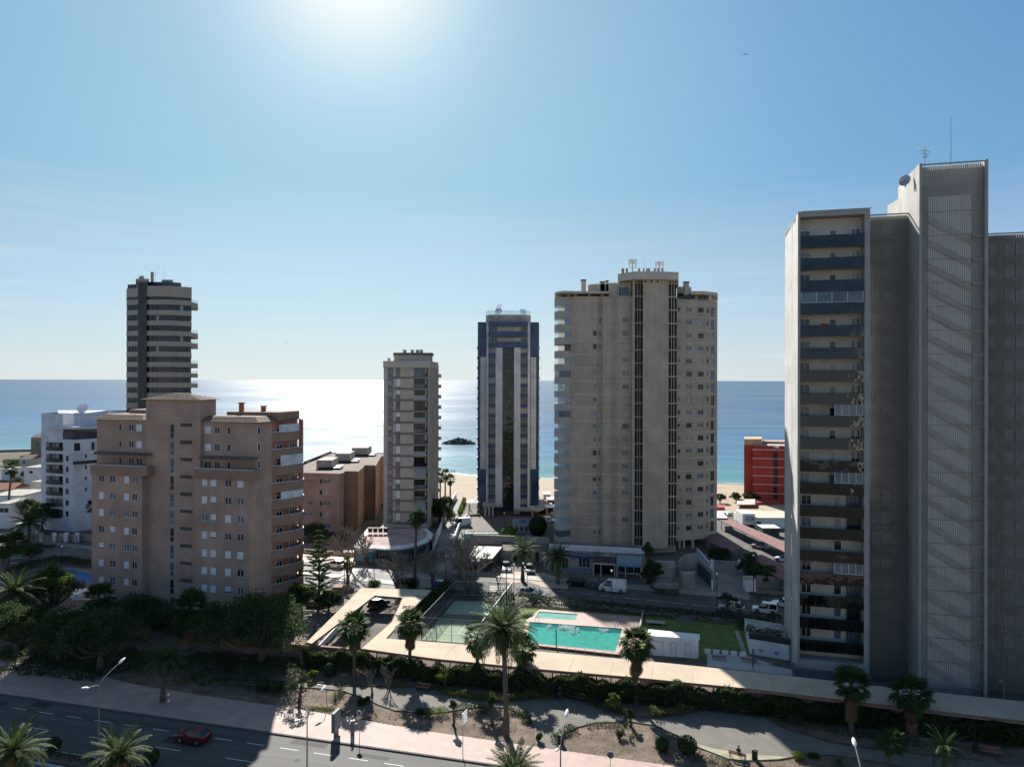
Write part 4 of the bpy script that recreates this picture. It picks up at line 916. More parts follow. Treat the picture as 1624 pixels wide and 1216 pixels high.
# wings: set (front t, px range, eave)
def wing(px0, px1, cols_low, cols_up, y_low, n_low, y_ref_up, yeave, ypar, side, ledge, upx, t_low=-1.4, t_up=.7):
    FL, FU = Ft(t_low), Ft(t_up); a, b = FL.S(px0), FL.S(px1); ze = FU.Z((upx[0] + upx[1]) / 2, yeave)
    zp0, zp1 = FL.Z((px0 + px1) / 2, ypar[1]), FL.Z((px0 + px1) / 2, ypar[0])
    H = []; zl = [FL.Z(y_low[0], y_low[1]) - HBr * k for k in range(n_low)]
    for (x0, x1) in cols_low:
        for k in range(n_low): H.append((FL.S(x0), FL.S(x1), zl[k] - .62, zl[k] + .62, x1 - x0, k))
    mb = MB(); wall(mb, FL, a, b, 0, zp0 + .05, [h[:4] for h in H], .2)
    P, Q, R_, S_ = [B(s - 60, t) for s, t in ((b, t_low), (b, 12), (a, 12), (a, t_low))]
    for p, q in ((P, Q), (Q, R_), (R_, S_)): mb.poly([(*p, 0), (*q, 0), (*q, zp0 + .05), (*p, zp0 + .05)])
    mb.poly([(*P, zp0 + .04), (*Q, zp0 + .04), (*R_, zp0 + .04), (*S_, zp0 + .04)]); mb.build('wing_wall', M_br, root)
    for h in H:
        q = rnd.random(); shut = q < .68 and h[4] > 8
        window(root, FL, *h[:4], M_white, M_glass if q < .8 else M_glass2, d=.1, mull=1, shutter=M_shut if shut else None, sh=1.0 if q < .5 else rnd.choice([.7, .85]))
    ua, ub = FU.S(upx[0]), FU.S(upx[1]); H = []
    for (x0, x1, s_) in cols_up:
        for k in range(3): z = FU.Z(*y_ref_up) - HBr * k; H.append((FU.S(x0), FU.S(x1), z - .62, z + .62, s_, k))
    mb = MB(); wall(mb, FU, ua, ub, zp0, ze, [h[:4] for h in H], .2)
    P, Q, R_, S_ = [B(s - 60, t) for s, t in ((ub, t_up), (ub, 13), (ua, 13), (ua, t_up))]
    for p, q in ((P, Q), (Q, R_), (R_, S_)): mb.poly([(*p, zp0), (*q, zp0), (*q, ze), (*p, ze)])
    mb.poly([(*P, ze), (*Q, ze), (*R_, ze), (*S_, ze)]); mb.build('upper_wall', M_br, root)
    for h in H: window(root, FU, *h[:4], M_white, M_glass, d=.1, mull=1 if h[4] != 2 else 0, shutter=M_shut if h[4] == 1 and h[5] < 2 else None, sh=1)
    # terrace parapet (three sides) and the tiled ledge above it
    FPp = Ft(t_low - .35); pa_, pb_ = FPp.S(ypar[2]), FPp.S(ypar[3]); mb = MB()
    mb.obox(FPp.pt(pa_, 0), FPp.u.x, FPp.u.y, pb_ - pa_, .22, zp0, zp1); 
    mb.obox(FPp.pt(pb_ - .22, 0, .22), FPp.u.x, FPp.u.y, .22, 1.8, zp0, zp1); mb.obox(FPp.pt(pa_, 0, .22), FPp.u.x, FPp.u.y, .22, 1.8, zp0, zp1)
    mb.obox(FPp.pt(pa_, 0, 0), FPp.u.x, FPp.u.y, pb_ - pa_, 2.0, zp0 - .15, zp0 - .001)
    mb.build('terrace_parapet', M_brd, root)
    mb = MB(); mb.obox(FPp.pt(pa_ + .05, 0, .05), FPp.u.x, FPp.u.y, pb_ - pa_ - .1, .06, zp1 + .02, zp1 + .1); mb.build('terrace_rail', M_white, root)
    Fl = Ft(t_low - .1); la, lb = Fl.S(ledge[1]), Fl.S(ledge[2]); z = Fl.Z((ledge[1] + ledge[2]) / 2, ledge[0]); mb = MB()
    A, B2 = Fl.pt(la, z), Fl.pt(lb, z); A1, B1 = Fl.pt(la, z + .35, 1.6), Fl.pt(lb, z + .35, 1.6); up = Vector((0, 0, -.14))
    mb.poly([A, B2, B1, A1]); mb.poly([A1 + up, B1 + up, B2 + up, A + up]); mb.poly([A + up, B2 + up, B2, A]); mb.poly([B2 + up, B1 + up, B1, B2]); mb.build('tiled_ledge', M_tileroof, root)
    return FL, a, b, zl, ze, ua, ub
LW = wing(146, 225.5, [(156.5, 165), (174.5, 183), (196.5, 205), (209.5, 217.5)], [(188.5, 192.5, 2), (204, 212, 0), (215.6, 225.3, 1)], (187, 760), 8, (208, 678), 665, (738, 751, 143, 233), 0, (721, 142.5, 233), (154, 231))
RW = wing(309, 397, [(320, 329), (333.4, 343.2), (356.8, 366.8), (376.3, 386.6)], [(324, 334.6, 1), (340, 348, 0), (360, 365, 2)], (350, 765.5), 8, (340, 682), 668.5, (744, 759, 307.5, 402), 1, (728, 314, 402), (314.5, 399))
mb = MB(); ue = LW[4]; q = [B(LW[5] - 60 - .6, .0), B(LW[6] - 60, .0), B(LW[6] - 60, 13), B(LW[5] - 60 - .6, 13)]
def eave(q, z, h=.9):
    mb = MB(); A, B2, C_, D = [Vector((p[0], p[1], z)) for p in q]; c = (A + B2 + C_ + D) / 4
    I = [p.lerp(c, .28) + Vector((0, 0, h)) for p in (A, B2, C_, D)]; O = [A, B2, C_, D]
    for i in range(4):
        j = (i + 1) % 4
        for k in range(4):
            a0, a1 = k / 4, (k + 1) / 4; mb.poly([O[i].lerp(I[i], a0) + Vector((0, 0, .06)), O[j].lerp(I[j], a0) + Vector((0, 0, .06)), O[j].lerp(I[j], a1), O[i].lerp(I[i], a1)])
            mb.poly([O[i].lerp(I[i], a0), O[j].lerp(I[j], a0), O[j].lerp(I[j], a0) + Vector((0, 0, .06)), O[i].lerp(I[i], a0) + Vector((0, 0, .06))])
    mb.poly(I); mb.poly([A, D, C_, B2]); return mb.build('tiled_eave', M_tileroof, root)
eave(q, ue)
# right wing eave reaches over the balconies
FRW = RW[0]; sR = RW[2] - 60; eR = RW[4]
eave([B(RW[5] - 60 - .3, 0), B(sR + .5, 0), B(sR + 1.3, 12), B(RW[5] - 60, 12)], eR)
mb = MB(); mb.prism([B(RW[5] - 60 + 2.5, 5), B(sR + .8, 5.5), B(sR + .8, 12), B(RW[5] - 60 + 2.5, 12)], eR, eR + 1.5); mb.build('roof_parapet', M_brd, root)
mb = MB(); mb.prism([B(LW[5] - 60 + 3, 5), B(LW[6] - 60, 5), B(LW[6] - 60, 12), B(LW[5] - 60 + 3, 12)], eR, eR + 1.6); mb.build('roof_parapet', M_brd, root)
for s, t, h in ((sR - 7.5, 6.5, 1.5), (sR - 4, 8, .9)):
    p = B(s, t); mb = MB(); mb.box(p[0], p[1], eR + 1.5 + h / 2, .7, .7, h); ch = mb.build('chimney', mat('clay_chimney', (.36, .14, .07), .9), root)
    mb = MB(); mb.box(p[0], p[1], eR + 1.55 + h, .95, .95, .18); mb.build('chimney_cap', M_brd, ch)
# side face: upper windows, rounded balconies
zs0 = RW[3][0]
mb = MB(); P, Q = B(sR + .02, .7), B(sR + .02, 12.5); mb.prism([B(sR - 3, .8), P, Q, B(sR - 3, 12.5)], 0, eR - .02); mb.build('side_wall', M_br, root)
Fs_ = Fac(B(sR + .02, .7), B(sR + .02, 16))
M_rail = mat('white_rail', (.74, .74, .73), .5, .05, 2)
for k in range(3):
    f = Ft(.7); z = zs0 + HBr * (3 - k) + .0; zz = f.Z(412, 682.3 + 27 * k)
    Fq = Fac(B(sR - 0, .72), B(sR + 2.3, 1.0))
Fq = Fac(B(sR + .03, .8), B(sR + .03, 5))
for k in range(3):
    z = Fq.Z(411, 682.5 + 27 * k); a = Fq.S(408.6); window(root, Fq, a, a + .75, z - .65, z + .65, M_white, M_glass, d=-.04, mull=0)
Fx = Fac(B(sR + 2.2, 1.0), B(sR + 2.2, 5.2))
Fz = Fac(B(sR + 1.0, 5.2), B(sR + 1.2, 15)); 
zb0 = Fac(B(sR, 4.5), B(sR + .2, 5.5)).Z(424, 687.5)
for k in range(11):
    z1 = zb0 - HBr * k * .985; ext = (1.5, 1.9, 2.3)[k] if k < 3 else 2.4
    base = [(.0, 4.5), (.42 * ext, 5.9), (.8 * ext, 7.7), (ext, 9.4), (ext, 11), (ext * .7, 12), (.1, 12.5), (-.2, 12.5), (-.2, 4.6)]
    base = [(x, y) for x, y in base]; pts = [B(sR + x, y) for x, y in base]
    mb = MB(); mb.prism(list(reversed(pts)) if False else pts, z1 - 1.55, z1 - 1.3)
    for (p, q) in zip(pts[:7], pts[1:7]):
        p = Vector(p); q = Vector(q); d_ = (q - p).normalized(); mb.obox(p, d_.x, d_.y, (q - p).length, .12, z1 - 1.3, z1)
    mb.build('balcony', M_brd, root)
    mb = MB()
    for (p, q) in zip(pts[:7], pts[1:7]):
        p = Vector(p); q = Vector(q); d_ = (q - p).normalized(); mb.obox(p, d_.x, d_.y, (q - p).length, .08, z1 + .12, z1 + .2)
        for t in np.arange(.1, (q - p).length, 1.2): w_ = p + d_ * t; mb.box(w_.x, w_.y, z1 + .06, .06, .06, .12)
    mb.build('balcony_rail', M_rail, root)
    if k in (0, 2, 4):       # enclosed with pale blinds
        for (p, q) in zip(pts[1:6], pts[2:6]):
            p = Vector(p); q = Vector(q); mb = MB(); L = (q - p).length; n = max(1, int(L / 1.4)); d_ = (q - p) / L
            for j in range(n): a = p + d_ * (L * j / n + .04); mb.obox((a.x - d_.y * .1, a.y + d_.x * .1), d_.x, d_.y, L / n - .08, .04, z1 + .05, z1 + 1.42 + (.5 if k else 0))
            mb.build('enclosure_blind', mat('pale_blind', (.62, .66, .68), .5), root)
    Fy = Fac(B(sR + .1, 5.2), B(sR + .1, 15)); zf_ = z1 - 1.3
    window(root, Fy, .6, 2.4, zf_, zf_ + 2.1, M_white, M_glass, d=-.06, mull=1, name='balcony_door'); window(root, Fy, 4.6, 7.2, zf_, zf_ + 2.1, M_white, M_glass2, d=-.06, mull=2, name='balcony_door')
mb = MB(); mb.prism([B(sR - .3, 4.7), B(sR + .06, 4.7), B(sR + .06, 12.6), B(sR - .3, 12.6)], 0, eR - .04); mb.build('balcony_wall', M_salmon, root)
for s, t in ((1.4, 11.6),): mb = MB(); p = B(sR + s, t); mb.box(p[0], p[1], eR / 2, .6, .6, eR - .1, math.radians(AB)); mb.build('pier', M_salmon, root)

# ======== 6. pink flats =======================================================
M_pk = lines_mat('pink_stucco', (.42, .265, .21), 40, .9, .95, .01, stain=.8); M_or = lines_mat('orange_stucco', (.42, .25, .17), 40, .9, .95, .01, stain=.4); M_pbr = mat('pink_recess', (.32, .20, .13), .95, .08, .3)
root = pink = thing('pink_block', 'five storey pink apartment block with stepped sides and white roof cabins', 'apartment block', (-48, 205, 0))
X = [(-60, 190), (-57, 188.5), P2(539, 186.2), P2(545, 188), P2(547.5, 191.5), P2(567, 191.5), P2(568, 190), P2(577, 201), P2(578.5, 205), P2(595, 205), P2(596, 203), P2(604, 226), P2(605, 229), P2(640, 229), (-36, 240), (-62, 240)]
FPK = facs(X); zr = FPK[1].Z(505, 750)
H = []
rws = [762.9, 780.6, 798.2, 815.8, 833.4]
hp = []
for i_, y in enumerate(rws):
    z = FPK[1].Z(512, y); hp.append((FPK[1].S(507.5), FPK[1].S(511.3), z - .6, z + .6)); hp.append((FPK[1].S(512.2), FPK[1].S(524.3), z - .55, z + .55))
    if i_ in (2, 3): hp.append((FPK[1].S(477.5), FPK[1].S(485.5), z - .5, z + .5)); hp.append((FPK[1].S(487), FPK[1].S(495.5), z - .5, z + .5))
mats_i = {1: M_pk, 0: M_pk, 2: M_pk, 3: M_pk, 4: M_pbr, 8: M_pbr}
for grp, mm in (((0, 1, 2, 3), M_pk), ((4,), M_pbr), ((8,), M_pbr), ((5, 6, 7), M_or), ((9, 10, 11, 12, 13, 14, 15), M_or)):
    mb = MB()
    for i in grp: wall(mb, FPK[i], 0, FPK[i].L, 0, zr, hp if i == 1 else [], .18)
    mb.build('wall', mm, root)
mb = MB(); mb.poly([(p[0], p[1], zr - .25) for p in X]); mb.build('roof', mat('pink_roof', (.17, .135, .12), .95, .12, .4), root)
mb = MB(); p = Vector(X[0]); mb.obox((-61, 190), 0, 1, 50, .5, zr, zr + .5); mb.build('roof_edge', M_dark, root)
for j, h in enumerate(hp):
    window(root, FPK[1], *h, M_brownframe if (h[1] - h[0]) < 1 else M_alu, M_glass if (h[1] - h[0]) < 1 else (M_glass2 if j % 3 else M_glass3), d=.08, mull=1)
for i, tl in ((6, (.35, .7)), (10, (.2, .5, .8)), (7, (.5,))):
    for t in tl:
        for k in range(5):
            z = zr - 1.2 - 3.0 * k - 1.2; a = FPK[i].L * t; window(root, FPK[i], a - .6, a + .6, z, z + 1.4, M_brownframe, M_glass, d=-.03, mull=0)
for (px0, px1, Y, h) in ((502, 527, 198, 2.2), (532, 555, 214, 2.4), (558, 583, 232, 2.4)):
    a, b = P2(px0, Y), P2(px1, Y); mb = MB(); mb.prism([a, b, (b[0] - .2, b[1] + 8), (a[0] + .2, a[1] + 8)], zr, zr + h); mb.build('roof_cabin', mat('cabin_render', (.36, .33, .29), .9, .06, .4), root)
    mb = MB(); mb.prism([a, b, (b[0], b[1] + .3), (a[0], a[1] + .3)], zr - .1, zr + .01); mb.prism([(a[0] + 1, a[1] - 1.5), (b[0] + 2.5, b[1] - 1.5), (b[0] + 2.5, b[1] - .3), (a[0] + 1, a[1] - .3)], zr - .2, zr + .3); mb.build('roof_duct', M_black, root)
    mb = MB(); mb.prism([(b[0] + .8, b[1] + .2), (b[0] + 2.6, b[1] + .2), (b[0] + 2.6, b[1] + 2.6), (b[0] + .8, b[1] + 2.6)], zr, zr + .6); mb.build('skylight', M_white, root)
def text_on(root, F, s, z, size, body, m, depth=.02):
    cu = bpy.data.curves.new('lettering', 'FONT'); cu.body = body; cu.size = size; cu.extrude = .01; cu.resolution_u = 2
    tmp = bpy.data.objects.new('lettering', cu); COL.objects.link(tmp); dg = bpy.context.evaluated_depsgraph_get()
    me = bpy.data.meshes.new_from_object(tmp.evaluated_get(dg)); bpy.data.objects.remove(tmp); me.materials.clear(); me.materials.append(m)
    o = bpy.data.objects.new('lettering', me); link(o, root); p = F.pt(s, z, -depth); o.location = p - base_of(root) - (base_of(root.parent) if root.parent else Vector((0, 0, 0)))
    o.rotation_euler = (math.radians(90), 0, F.ang); return o
M_fade = mat('faded_red', (.33, .18, .15), .9)
f = FPK[1]; mb = MB(); zz_ = f.Z(485, 763)
mb.obox(f.pt(f.S(478.5), 0, -.02), f.u.x, f.u.y, 4.1, .02, zz_, zz_ + .28); mb.build('faded_mark', M_fade, root)
for a_, w_, z_, h_ in ((478, .7, 0, .8), (481.5, .5, .3, .16), (484.6, .8, .2, .14), (489.8, .22, 0, .95), (493, .22, 0, .95), (493.3, .9, .8, .16), (497.5, .2, 0, .6), (499, .6, 0, .16)):
    mb = MB(); z_ += f.Z(485, 774.5); mb.obox(f.pt(f.S(a_), 0, -.02), f.u.x, f.u.y, w_, .02, z_, z_ + h_); mb.build('faded_mark', M_fade, root)

# ======== 7. white building ===================================================
M_wh = lines_mat('white_block_wall', (.60, .62, .66), 3.0, .88, .9, .05, stain=.3)
root = white = thing('white_block', 'white apartment block with curved dark balconies and a big roof dish', 'apartment block', (*P2(110, 197), 0))
ang = [P2(65.6, 190), P2(73, 188.8), P2(100, 187.6), P2(110, 186.6), P2(117, 186.2), P2(140, 188.5), P2(172, 193)]
pl = ang + [(ang[-1][0], 210), (ang[0][0] - 1, 210)]
FW_ = facs(pl); zt = FW_[1].Z(90, 656); zt2 = FW_[3].Z(113, 697)
rows_ = [620 + (y0 + y1) / 2 / 4.342 for y0, y1 in ((355, 405), (432, 487), (508, 560), (585, 638), (662, 713), (740, 790), (815, 865))]
H1 = []; H3 = []; H5 = []
for k, y in enumerate(rows_):
    z = FW_[1].Z(85, y); H1.append((.15, FW_[1].L, z - 1.15, z + 1.05, 1.3))
    if k: z3 = FW_[2].Z(107, y + 1); H3.append((FW_[2].L * .45, FW_[2].L * .92, z3 - .75, z3 + .7, .15))
    if 0 < k < 5: z5 = FW_[4].Z(138, 723 + 17.6 * (k - 1)); H5.append((FW_[4].L * .78, FW_[4].L * .92, z5 - .5, z5 + .5, .15))
mb = MB()
for i, f in enumerate(FW_): wall(mb, f, 0, f.L, .0, zt if i < 2 or i > 6 else zt2, {1: H1, 2: H3, 4: H5}.get(i, []), .2)
mb.build('wall', M_wh, root)
mb = MB(); mb.poly([(p[0], p[1], zt2) for p in pl]); mb.build('roof', M_conc, root)
for k, h in enumerate(H1):
    f = FW_[1]; 
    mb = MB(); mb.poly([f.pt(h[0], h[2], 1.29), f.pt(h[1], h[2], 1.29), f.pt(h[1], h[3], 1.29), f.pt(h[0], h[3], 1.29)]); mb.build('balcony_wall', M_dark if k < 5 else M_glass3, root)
    window(root, f, .6, 3.2, h[2], h[3] - .2, M_black if k < 5 else M_alu, M_glass3 if k < 5 else M_glass2, d=1.1, mull=1, name='balcony_door')
    mb = MB(); pts = [f.pt(0, 0, 0), f.pt(f.L * .35, 0, -.45), f.pt(f.L * .7, 0, -.6), f.pt(f.L, 0, -.35)]
    for p, q in zip(pts, pts[1:]): d_ = (q - p).normalized(); mb.obox(p, d_.x, d_.y, (q - p).length, .06, h[2] + .0, h[2] + .95)
    mb.build('balcony_railing', glass('navy_rail', (.02, .03, .04), .15), root)
    mb = MB(); mb.prism([(p.x, p.y) for p in pts] + [(q.x, q.y) for q in (f.pt(f.L, 0, .1), f.pt(0, 0, .1))], h[2] - .22, h[2]); mb.build('balcony_slab', M_wh, root)
for h in H3: window(root, FW_[2], *h[:4], M_black, M_glass, d=.08, mull=0)
for h in H5: window(root, FW_[4], *h[:4], M_black, M_glass, d=.08, mull=0)
ztp = FW_[4].Z(130, 656)
mb = MB(); bk = [P2(92, 193), P2(117, 191), P2(172, 197), P2(172, 208), P2(92, 208)]; mb.prism(bk, zt2, ztp); mb.build('top_storey', M_wh, root)
mb = MB(); b2 = [P2(92, 188.2), P2(110, 187), P2(117, 186.6), P2(140, 189), P2(172, 193.5)]
for p, q in zip(b2, b2[1:]):
    p = Vector(p); q = Vector(q); d_ = (q - p).normalized(); mb.obox(p, d_.x, d_.y, (q - p).length, .15, zt2 - .3, zt2 + 1.9)
mb.build('navy_parapet', glass('navy_band', (.02, .035, .06), .3), root)
mb = MB(); mb.prism([P2(83, 187.4), P2(100, 187.0), P2(110, 185.9), P2(117, 185.4), P2(142, 188), P2(172, 192.6), P2(172, 206), P2(83, 206)], AT(0, 680, 187).z, AT(0, 676, 187).z); mb.build('roof_ledge', M_wh, root)
mb = MB(); mb.prism([P2(116, 185.3), P2(172, 191.5), P2(172, 193), P2(116, 186.6)], AT(0, 735, 187).z, AT(0, 731, 187).z); mb.build('terrace_ledge', M_black, root)
for (x0, x1) in ((115, 124), (146, 150)):
    f = FW_[4]; z = f.Z(120, 708); window(root, f, max(.1, f.S(x0)), max(1.5, f.S(x1)), z - 1.1, z + .9, M_black, M_glass, d=-.05, mull=0, name='terrace_door')
dish('large_roof_dish', 'large white satellite dish on the white block roof', (*P2(132, 196), ztp - .6), 1.5, (.1, -.9, .45))
rod('roof_rod', 'thin rod on the white block roof', (*P2(88, 192), zt), 2.4, .03)
# its street wall, gate posts
mb = MB()
M_wall2 = mat('garden_wall', (.30, .27, .24), .95, .1, .4)
root = thing('garden_wall', 'low street wall with white gate posts below the white block', 'wall', (*P2(90, 180), 0))
for (x0, x1) in ((23, 84), (88, 97), (108, 123), (127, 165)):
    a, b = G(x0, 862), G(x1, 861); a = AT(x0, 0, 176); b = AT(x1, 0, 174); d_ = (b - a); d_.z = 0; L = d_.length; d_ /= L; mb.obox(a, d_.x, d_.y, L, .25, 0, 1.7)
mb.build('wall', M_wall2, root)
for x in (31, 68, 88, 107, 124): a = AT(x, 0, 174.6); mb = MB(); mb.box(a.x, a.y, 1.1, .7, .7, 2.3); mb.build('gate_post', M_whitewall, root)
mb = MB(); a = AT(98, 0, 175); mb.box(a.x + .7, a.y, 1.0, 1.6, .1, 1.9); mb.build('gate', M_alu, root)

# ======== 8. dark banded tower ================================================
root = dark = thing('banded_tower', 'tall dark glass tower with beige bands rising behind the brown block', 'tower', (*P2(255, 216), 0))
M_bandb = mat('beige_band_stone', (.37, .32, .26), .9, .05, .3); M_dgl = glass('dark_tower_glass', (.014, .028, .045), .12, .2)
M_dgl2 = glass('dark_core_glass', (.012, .018, .024), .25)
core = [P2(200.8, 207), P2(218.5, 205.6), P2(232.5, 205.6), P2(270.5, 205.8), P2(303, 209), P2(303, 226), P2(200.8, 226)]
Ztop = AT(0, 464, 206).z; mb = MB(); mb.prism(core, 0, Ztop); mb.build('glazing', M_dgl, root)
def band(pts, z0, z1, nm='band'): mb = MB(); mb.prism(pts, z0, z1); return mb.build(nm, M_bandb, root)
lf = [P2(200.3, 206.6), P2(218.6, 205.2), P2(218.6, 207), P2(200.3, 208.5)]; rt = [P2(232.6, 205.1), P2(270.5, 205.1), P2(303.7, 208.4), P2(303.7, 224), P2(300, 224), P2(300, 210), P2(232.6, 207)]
Zb = [AT(0, 400 + y / 4.676, 206).z for y in (368, 445, 522, 598, 675, 752, 828, 903, 980, 1056, 1130, 1206, 1282)]
for k, z in enumerate(Zb):
    band(lf, z - .75, z + .65); band(rt, z - .75, z + .65)
    if k in (0, 3, 4, 6, 7, 8, 10):
        mb = MB(); mb.prism([P2(300, 209.5), P2(303.8, 209), P2(313.8, 213), P2(313.8, 222), P2(300, 222)], z - .9, z + .35); mb.build('balcony', M_bandb, root)
        mb = MB(); f = Fac(P2(303.8, 209), P2(313.8, 213)); mb.poly([f.pt(.1, z + .3), f.pt(f.L, z + .3), f.pt(f.L, z + 1.2), f.pt(.1, z + 1.2)]); mb.build('balcony_glass', Mcg, root)
    zz = z - .85; r_ = random.Random(k)
    for px in (205, 210, 214.5, 242, 248, 281, 291.5, 297):
        e = Fac(*( (P2(200.8, 206.95), P2(218.5, 205.55)) if px < 219 else ((P2(232.5, 205.55), P2(270.5, 205.75)) if px < 270 else (P2(270.5, 205.75), P2(303, 208.95)))))
        mb = MB(); a = e.S(px); mb.obox(e.pt(a, 0, -.04), e.u.x, e.u.y, .16, .04, zz - 1.5, zz); mb.build('window_mullion', M_black, root)
    for px in ((288, 250, 277, 288, 250)[k % 5],):
        if k in (1, 3, 4, 0):
            e = Fac(P2(232.5, 205.5), P2(270.5, 205.7)) if px < 270 else Fac(P2(270.5, 205.7), P2(303, 208.9)); window(root, e, e.S(px - 2), e.S(px + 2), zz - 1.45, zz - .05, M_alu, M_glass3, d=-.08, mull=0, name='open_window')
mb = MB(); zt_ = AT(0, 445.5, 206).z; mb.prism([P2(217.5, 204.9), P2(233.4, 204.9), P2(233.4, 222), P2(217.5, 222)], Ztop - 1, zt_); mb.prism([P2(215, 204.4), P2(236, 204.4), P2(236, 222), P2(215, 222)], zt_, zt_ + .5); mb.build('stair_head', M_bandb, root)
mb = MB(); mb.prism([P2(218.7, 204.8), P2(232.4, 204.8), P2(232.4, 205.2), P2(218.7, 205.2)], 0, zt_ - .4); mb.build('core_glazing', M_dgl2, root)
band([P2(200.3, 206.5), P2(218.6, 205.1), P2(218.6, 224), P2(200.3, 224)], Ztop - 1.2, AT(0, 457, 206).z, 'parapet'); band([P2(232.6, 205.0), P2(270.5, 205.0), P2(303.8, 208.3), P2(303.8, 224), P2(232.6, 224)], Ztop - 1.2, AT(0, 453.5, 206).z, 'parapet')
mb = MB(); mb.prism([P2(235, 209), P2(268, 209), P2(287, 211), P2(287, 220), P2(235, 220)], Ztop + 1, AT(0, 446.5, 209).z); mb.build('roof_pavilion', glass('roof_glazing', (.03, .05, .08), .1), root)
mb = MB(); mb.prism([P2(202, 208.5), P2(216, 207.5), P2(216, 212), P2(202, 212)], Ztop + 1, AT(0, 450.5, 208).z); mb.build('roof_screen', glass('roof_glazing', (.03, .05, .08), .1), root)
mb = MB(); mb.prism([P2(256, 210), P2(274, 210), P2(274, 216), P2(256, 216)], Ztop + 1, AT(0, 443, 210).z); mb.build('roof_hood', M_conc, root)
mb = MB(); p = P2(241, 212); mb.box(p[0], p[1], AT(0, 442, 212).z, .6, .6, 4.2); mb.build('chimney', M_conc, root)
dish('roof_cowl', 'round roof cowl on top of the dark banded tower', (*P2(224.5, 209), zt_ + .4), .8, (0, -1, .4), M_steel)
antenna('roof_aerial', 'small branched aerial by the chimney of the dark banded tower', (*P2(246, 212), AT(0, 446, 212).z), 2.8, 3)
rod('roof_mast', 'thin mast above the roof hood of the dark banded tower', (*P2(260, 212), AT(0, 444, 212).z), 4, .035)

# ======== 9. red building =====================================================
M_red = lines_mat('red_stucco', (.36, .055, .04), 40, .9, .9, .01, stain=.3)
root = red = thing('red_block', 'red apartment block with thin pale bands near the beach', 'apartment block', (*P2(1215, 248), 0))
pl = [P2(1180.3, 240), P2(1194.5, 240), P2(1195, 238.5), P2(1262, 236)]; pl += [(pl[-1][0] + 5, 256), (pl[0][0] + 6.5, 258)]
FRd = facs(pl); zt = FRd[2].Z(1215, 706.5); hz = [(FRd[2].S(1227), FRd[2].S(1233.8), FRd[2].Z(1230, 719 + 13.8 * k + 11.2), FRd[2].Z(1230, 719 + 13.8 * k - 2.0), 1.0) for k in range(6)]
mb = MB()
for i, f in enumerate(FRd): wall(mb, f, 0, f.L, 0, zt, hz if i == 2 else [], .2)
mb.build('wall', M_red, root); mb = MB(); mb.poly([(p[0], p[1], zt) for p in pl]); mb.build('roof', M_conc, root)
for k in range(6):
    z = FRd[2].Z(1215, 680 + (267, 380, 490, 602, 713, 827)[k] / 8.107); f = FRd[2]; h = hz[k]
    mb = MB(); mb.obox(f.pt(-.4, 0, -.3), f.u.x, f.u.y, f.L, .3, z - .14, z + .14); mb.build('band', mat('pink_band', (.62, .42, .36), .9), root)
    window(root, f, *h[:4], M_brownframe, M_glass, d=.9, mull=1, name='stair_window')
mb = MB(); mb.prism([P2(1180.5, 240.2), P2(1208.5, 240.2), P2(1208.5, 250), P2(1180.5, 250)], zt, AT(0, 693.5, 240).z); mb.build('roof_block', mat('ochre_render', (.50, .33, .20), .9, .06, .4), root)
mb = MB(); mb.prism([P2(1209, 246), P2(1262, 244), P2(1262, 252), P2(1209, 252)], zt, zt + .7); mb.build('roof_parapet', M_pk, root)
f = FRd[2]; mb = MB(); mb.obox(f.pt(f.S(1227.5), 0, -.1), f.u.x, f.u.y, 1.6, .08, zt - .75, zt - .1); sg = mb.build('sign_board', M_white, root)
text_on(sg, f, f.S(1228), zt - .65, .6, 'Ifs', mat('sign_red', (.7, .05, .1), .6), .13)
root = thing('red_annex', 'low red annex wall and rooms in front of the red block', 'building', (*P2(1185, 228), 0))
for (x0, x1, yt, Y, Y2) in ((1175, 1200, 797.5, 224, 232), (1198, 1262, 794, 229, 236), (1148, 1178, 806.5, 219, 222), (1136, 1150, 802, 215, 220)):
    mb = MB(); mb.prism([P2(x0, Y), P2(x1, Y), P2(x1, Y2), P2(x0, Y2)], 0, AT(0, yt, Y).z); mb.build('annex_wall', M_red, root)
mb = MB(); mb.prism([P2(1169, 223), P2(1198, 223), P2(1198, 233), P2(1169, 233)], AT(0, 797.5, 224).z, AT(0, 796, 224).z); mb.build('annex_roof', mat('pink_slab', (.55, .45, .42), .9), root)
# ------------------------------------------------------------------ low structures
M_roofgr = mat('cream_gravel_roof', (.54, .44, .33), .95, .06, .22, .25, 5, col2=(.43, .35, .265), det=8)
M_redwall = mat('redbrown_fascia', (.22, .13, .10), .9, .1, 1)
def pl_(pts, z): return [(G(x, y, z).x, G(x, y, z).y) for x, y in pts]
def low(name, label, cat, parts, group=None):
    """parts: (part name, pixel polygon, z of its traced top, bottom z, material)"""
    c = None; root = None
    for nm, pts, z1, z0, m in parts:
        q = pl_(pts, z1)
        if root is None: root = thing(name, label, cat, (sum(p[0] for p in q) / len(q), sum(p[1] for p in q) / len(q), 0), group)
        a = sum(q[i][0] * q[(i + 1) % len(q)][1] - q[(i + 1) % len(q)][0] * q[i][1] for i in range(len(q)))
        if a < 0: q = q[::-1]
        mb = MB(); mb.prism(q, z0, z1); mb.build(nm, m, root)
    return root
ZR = 3.0
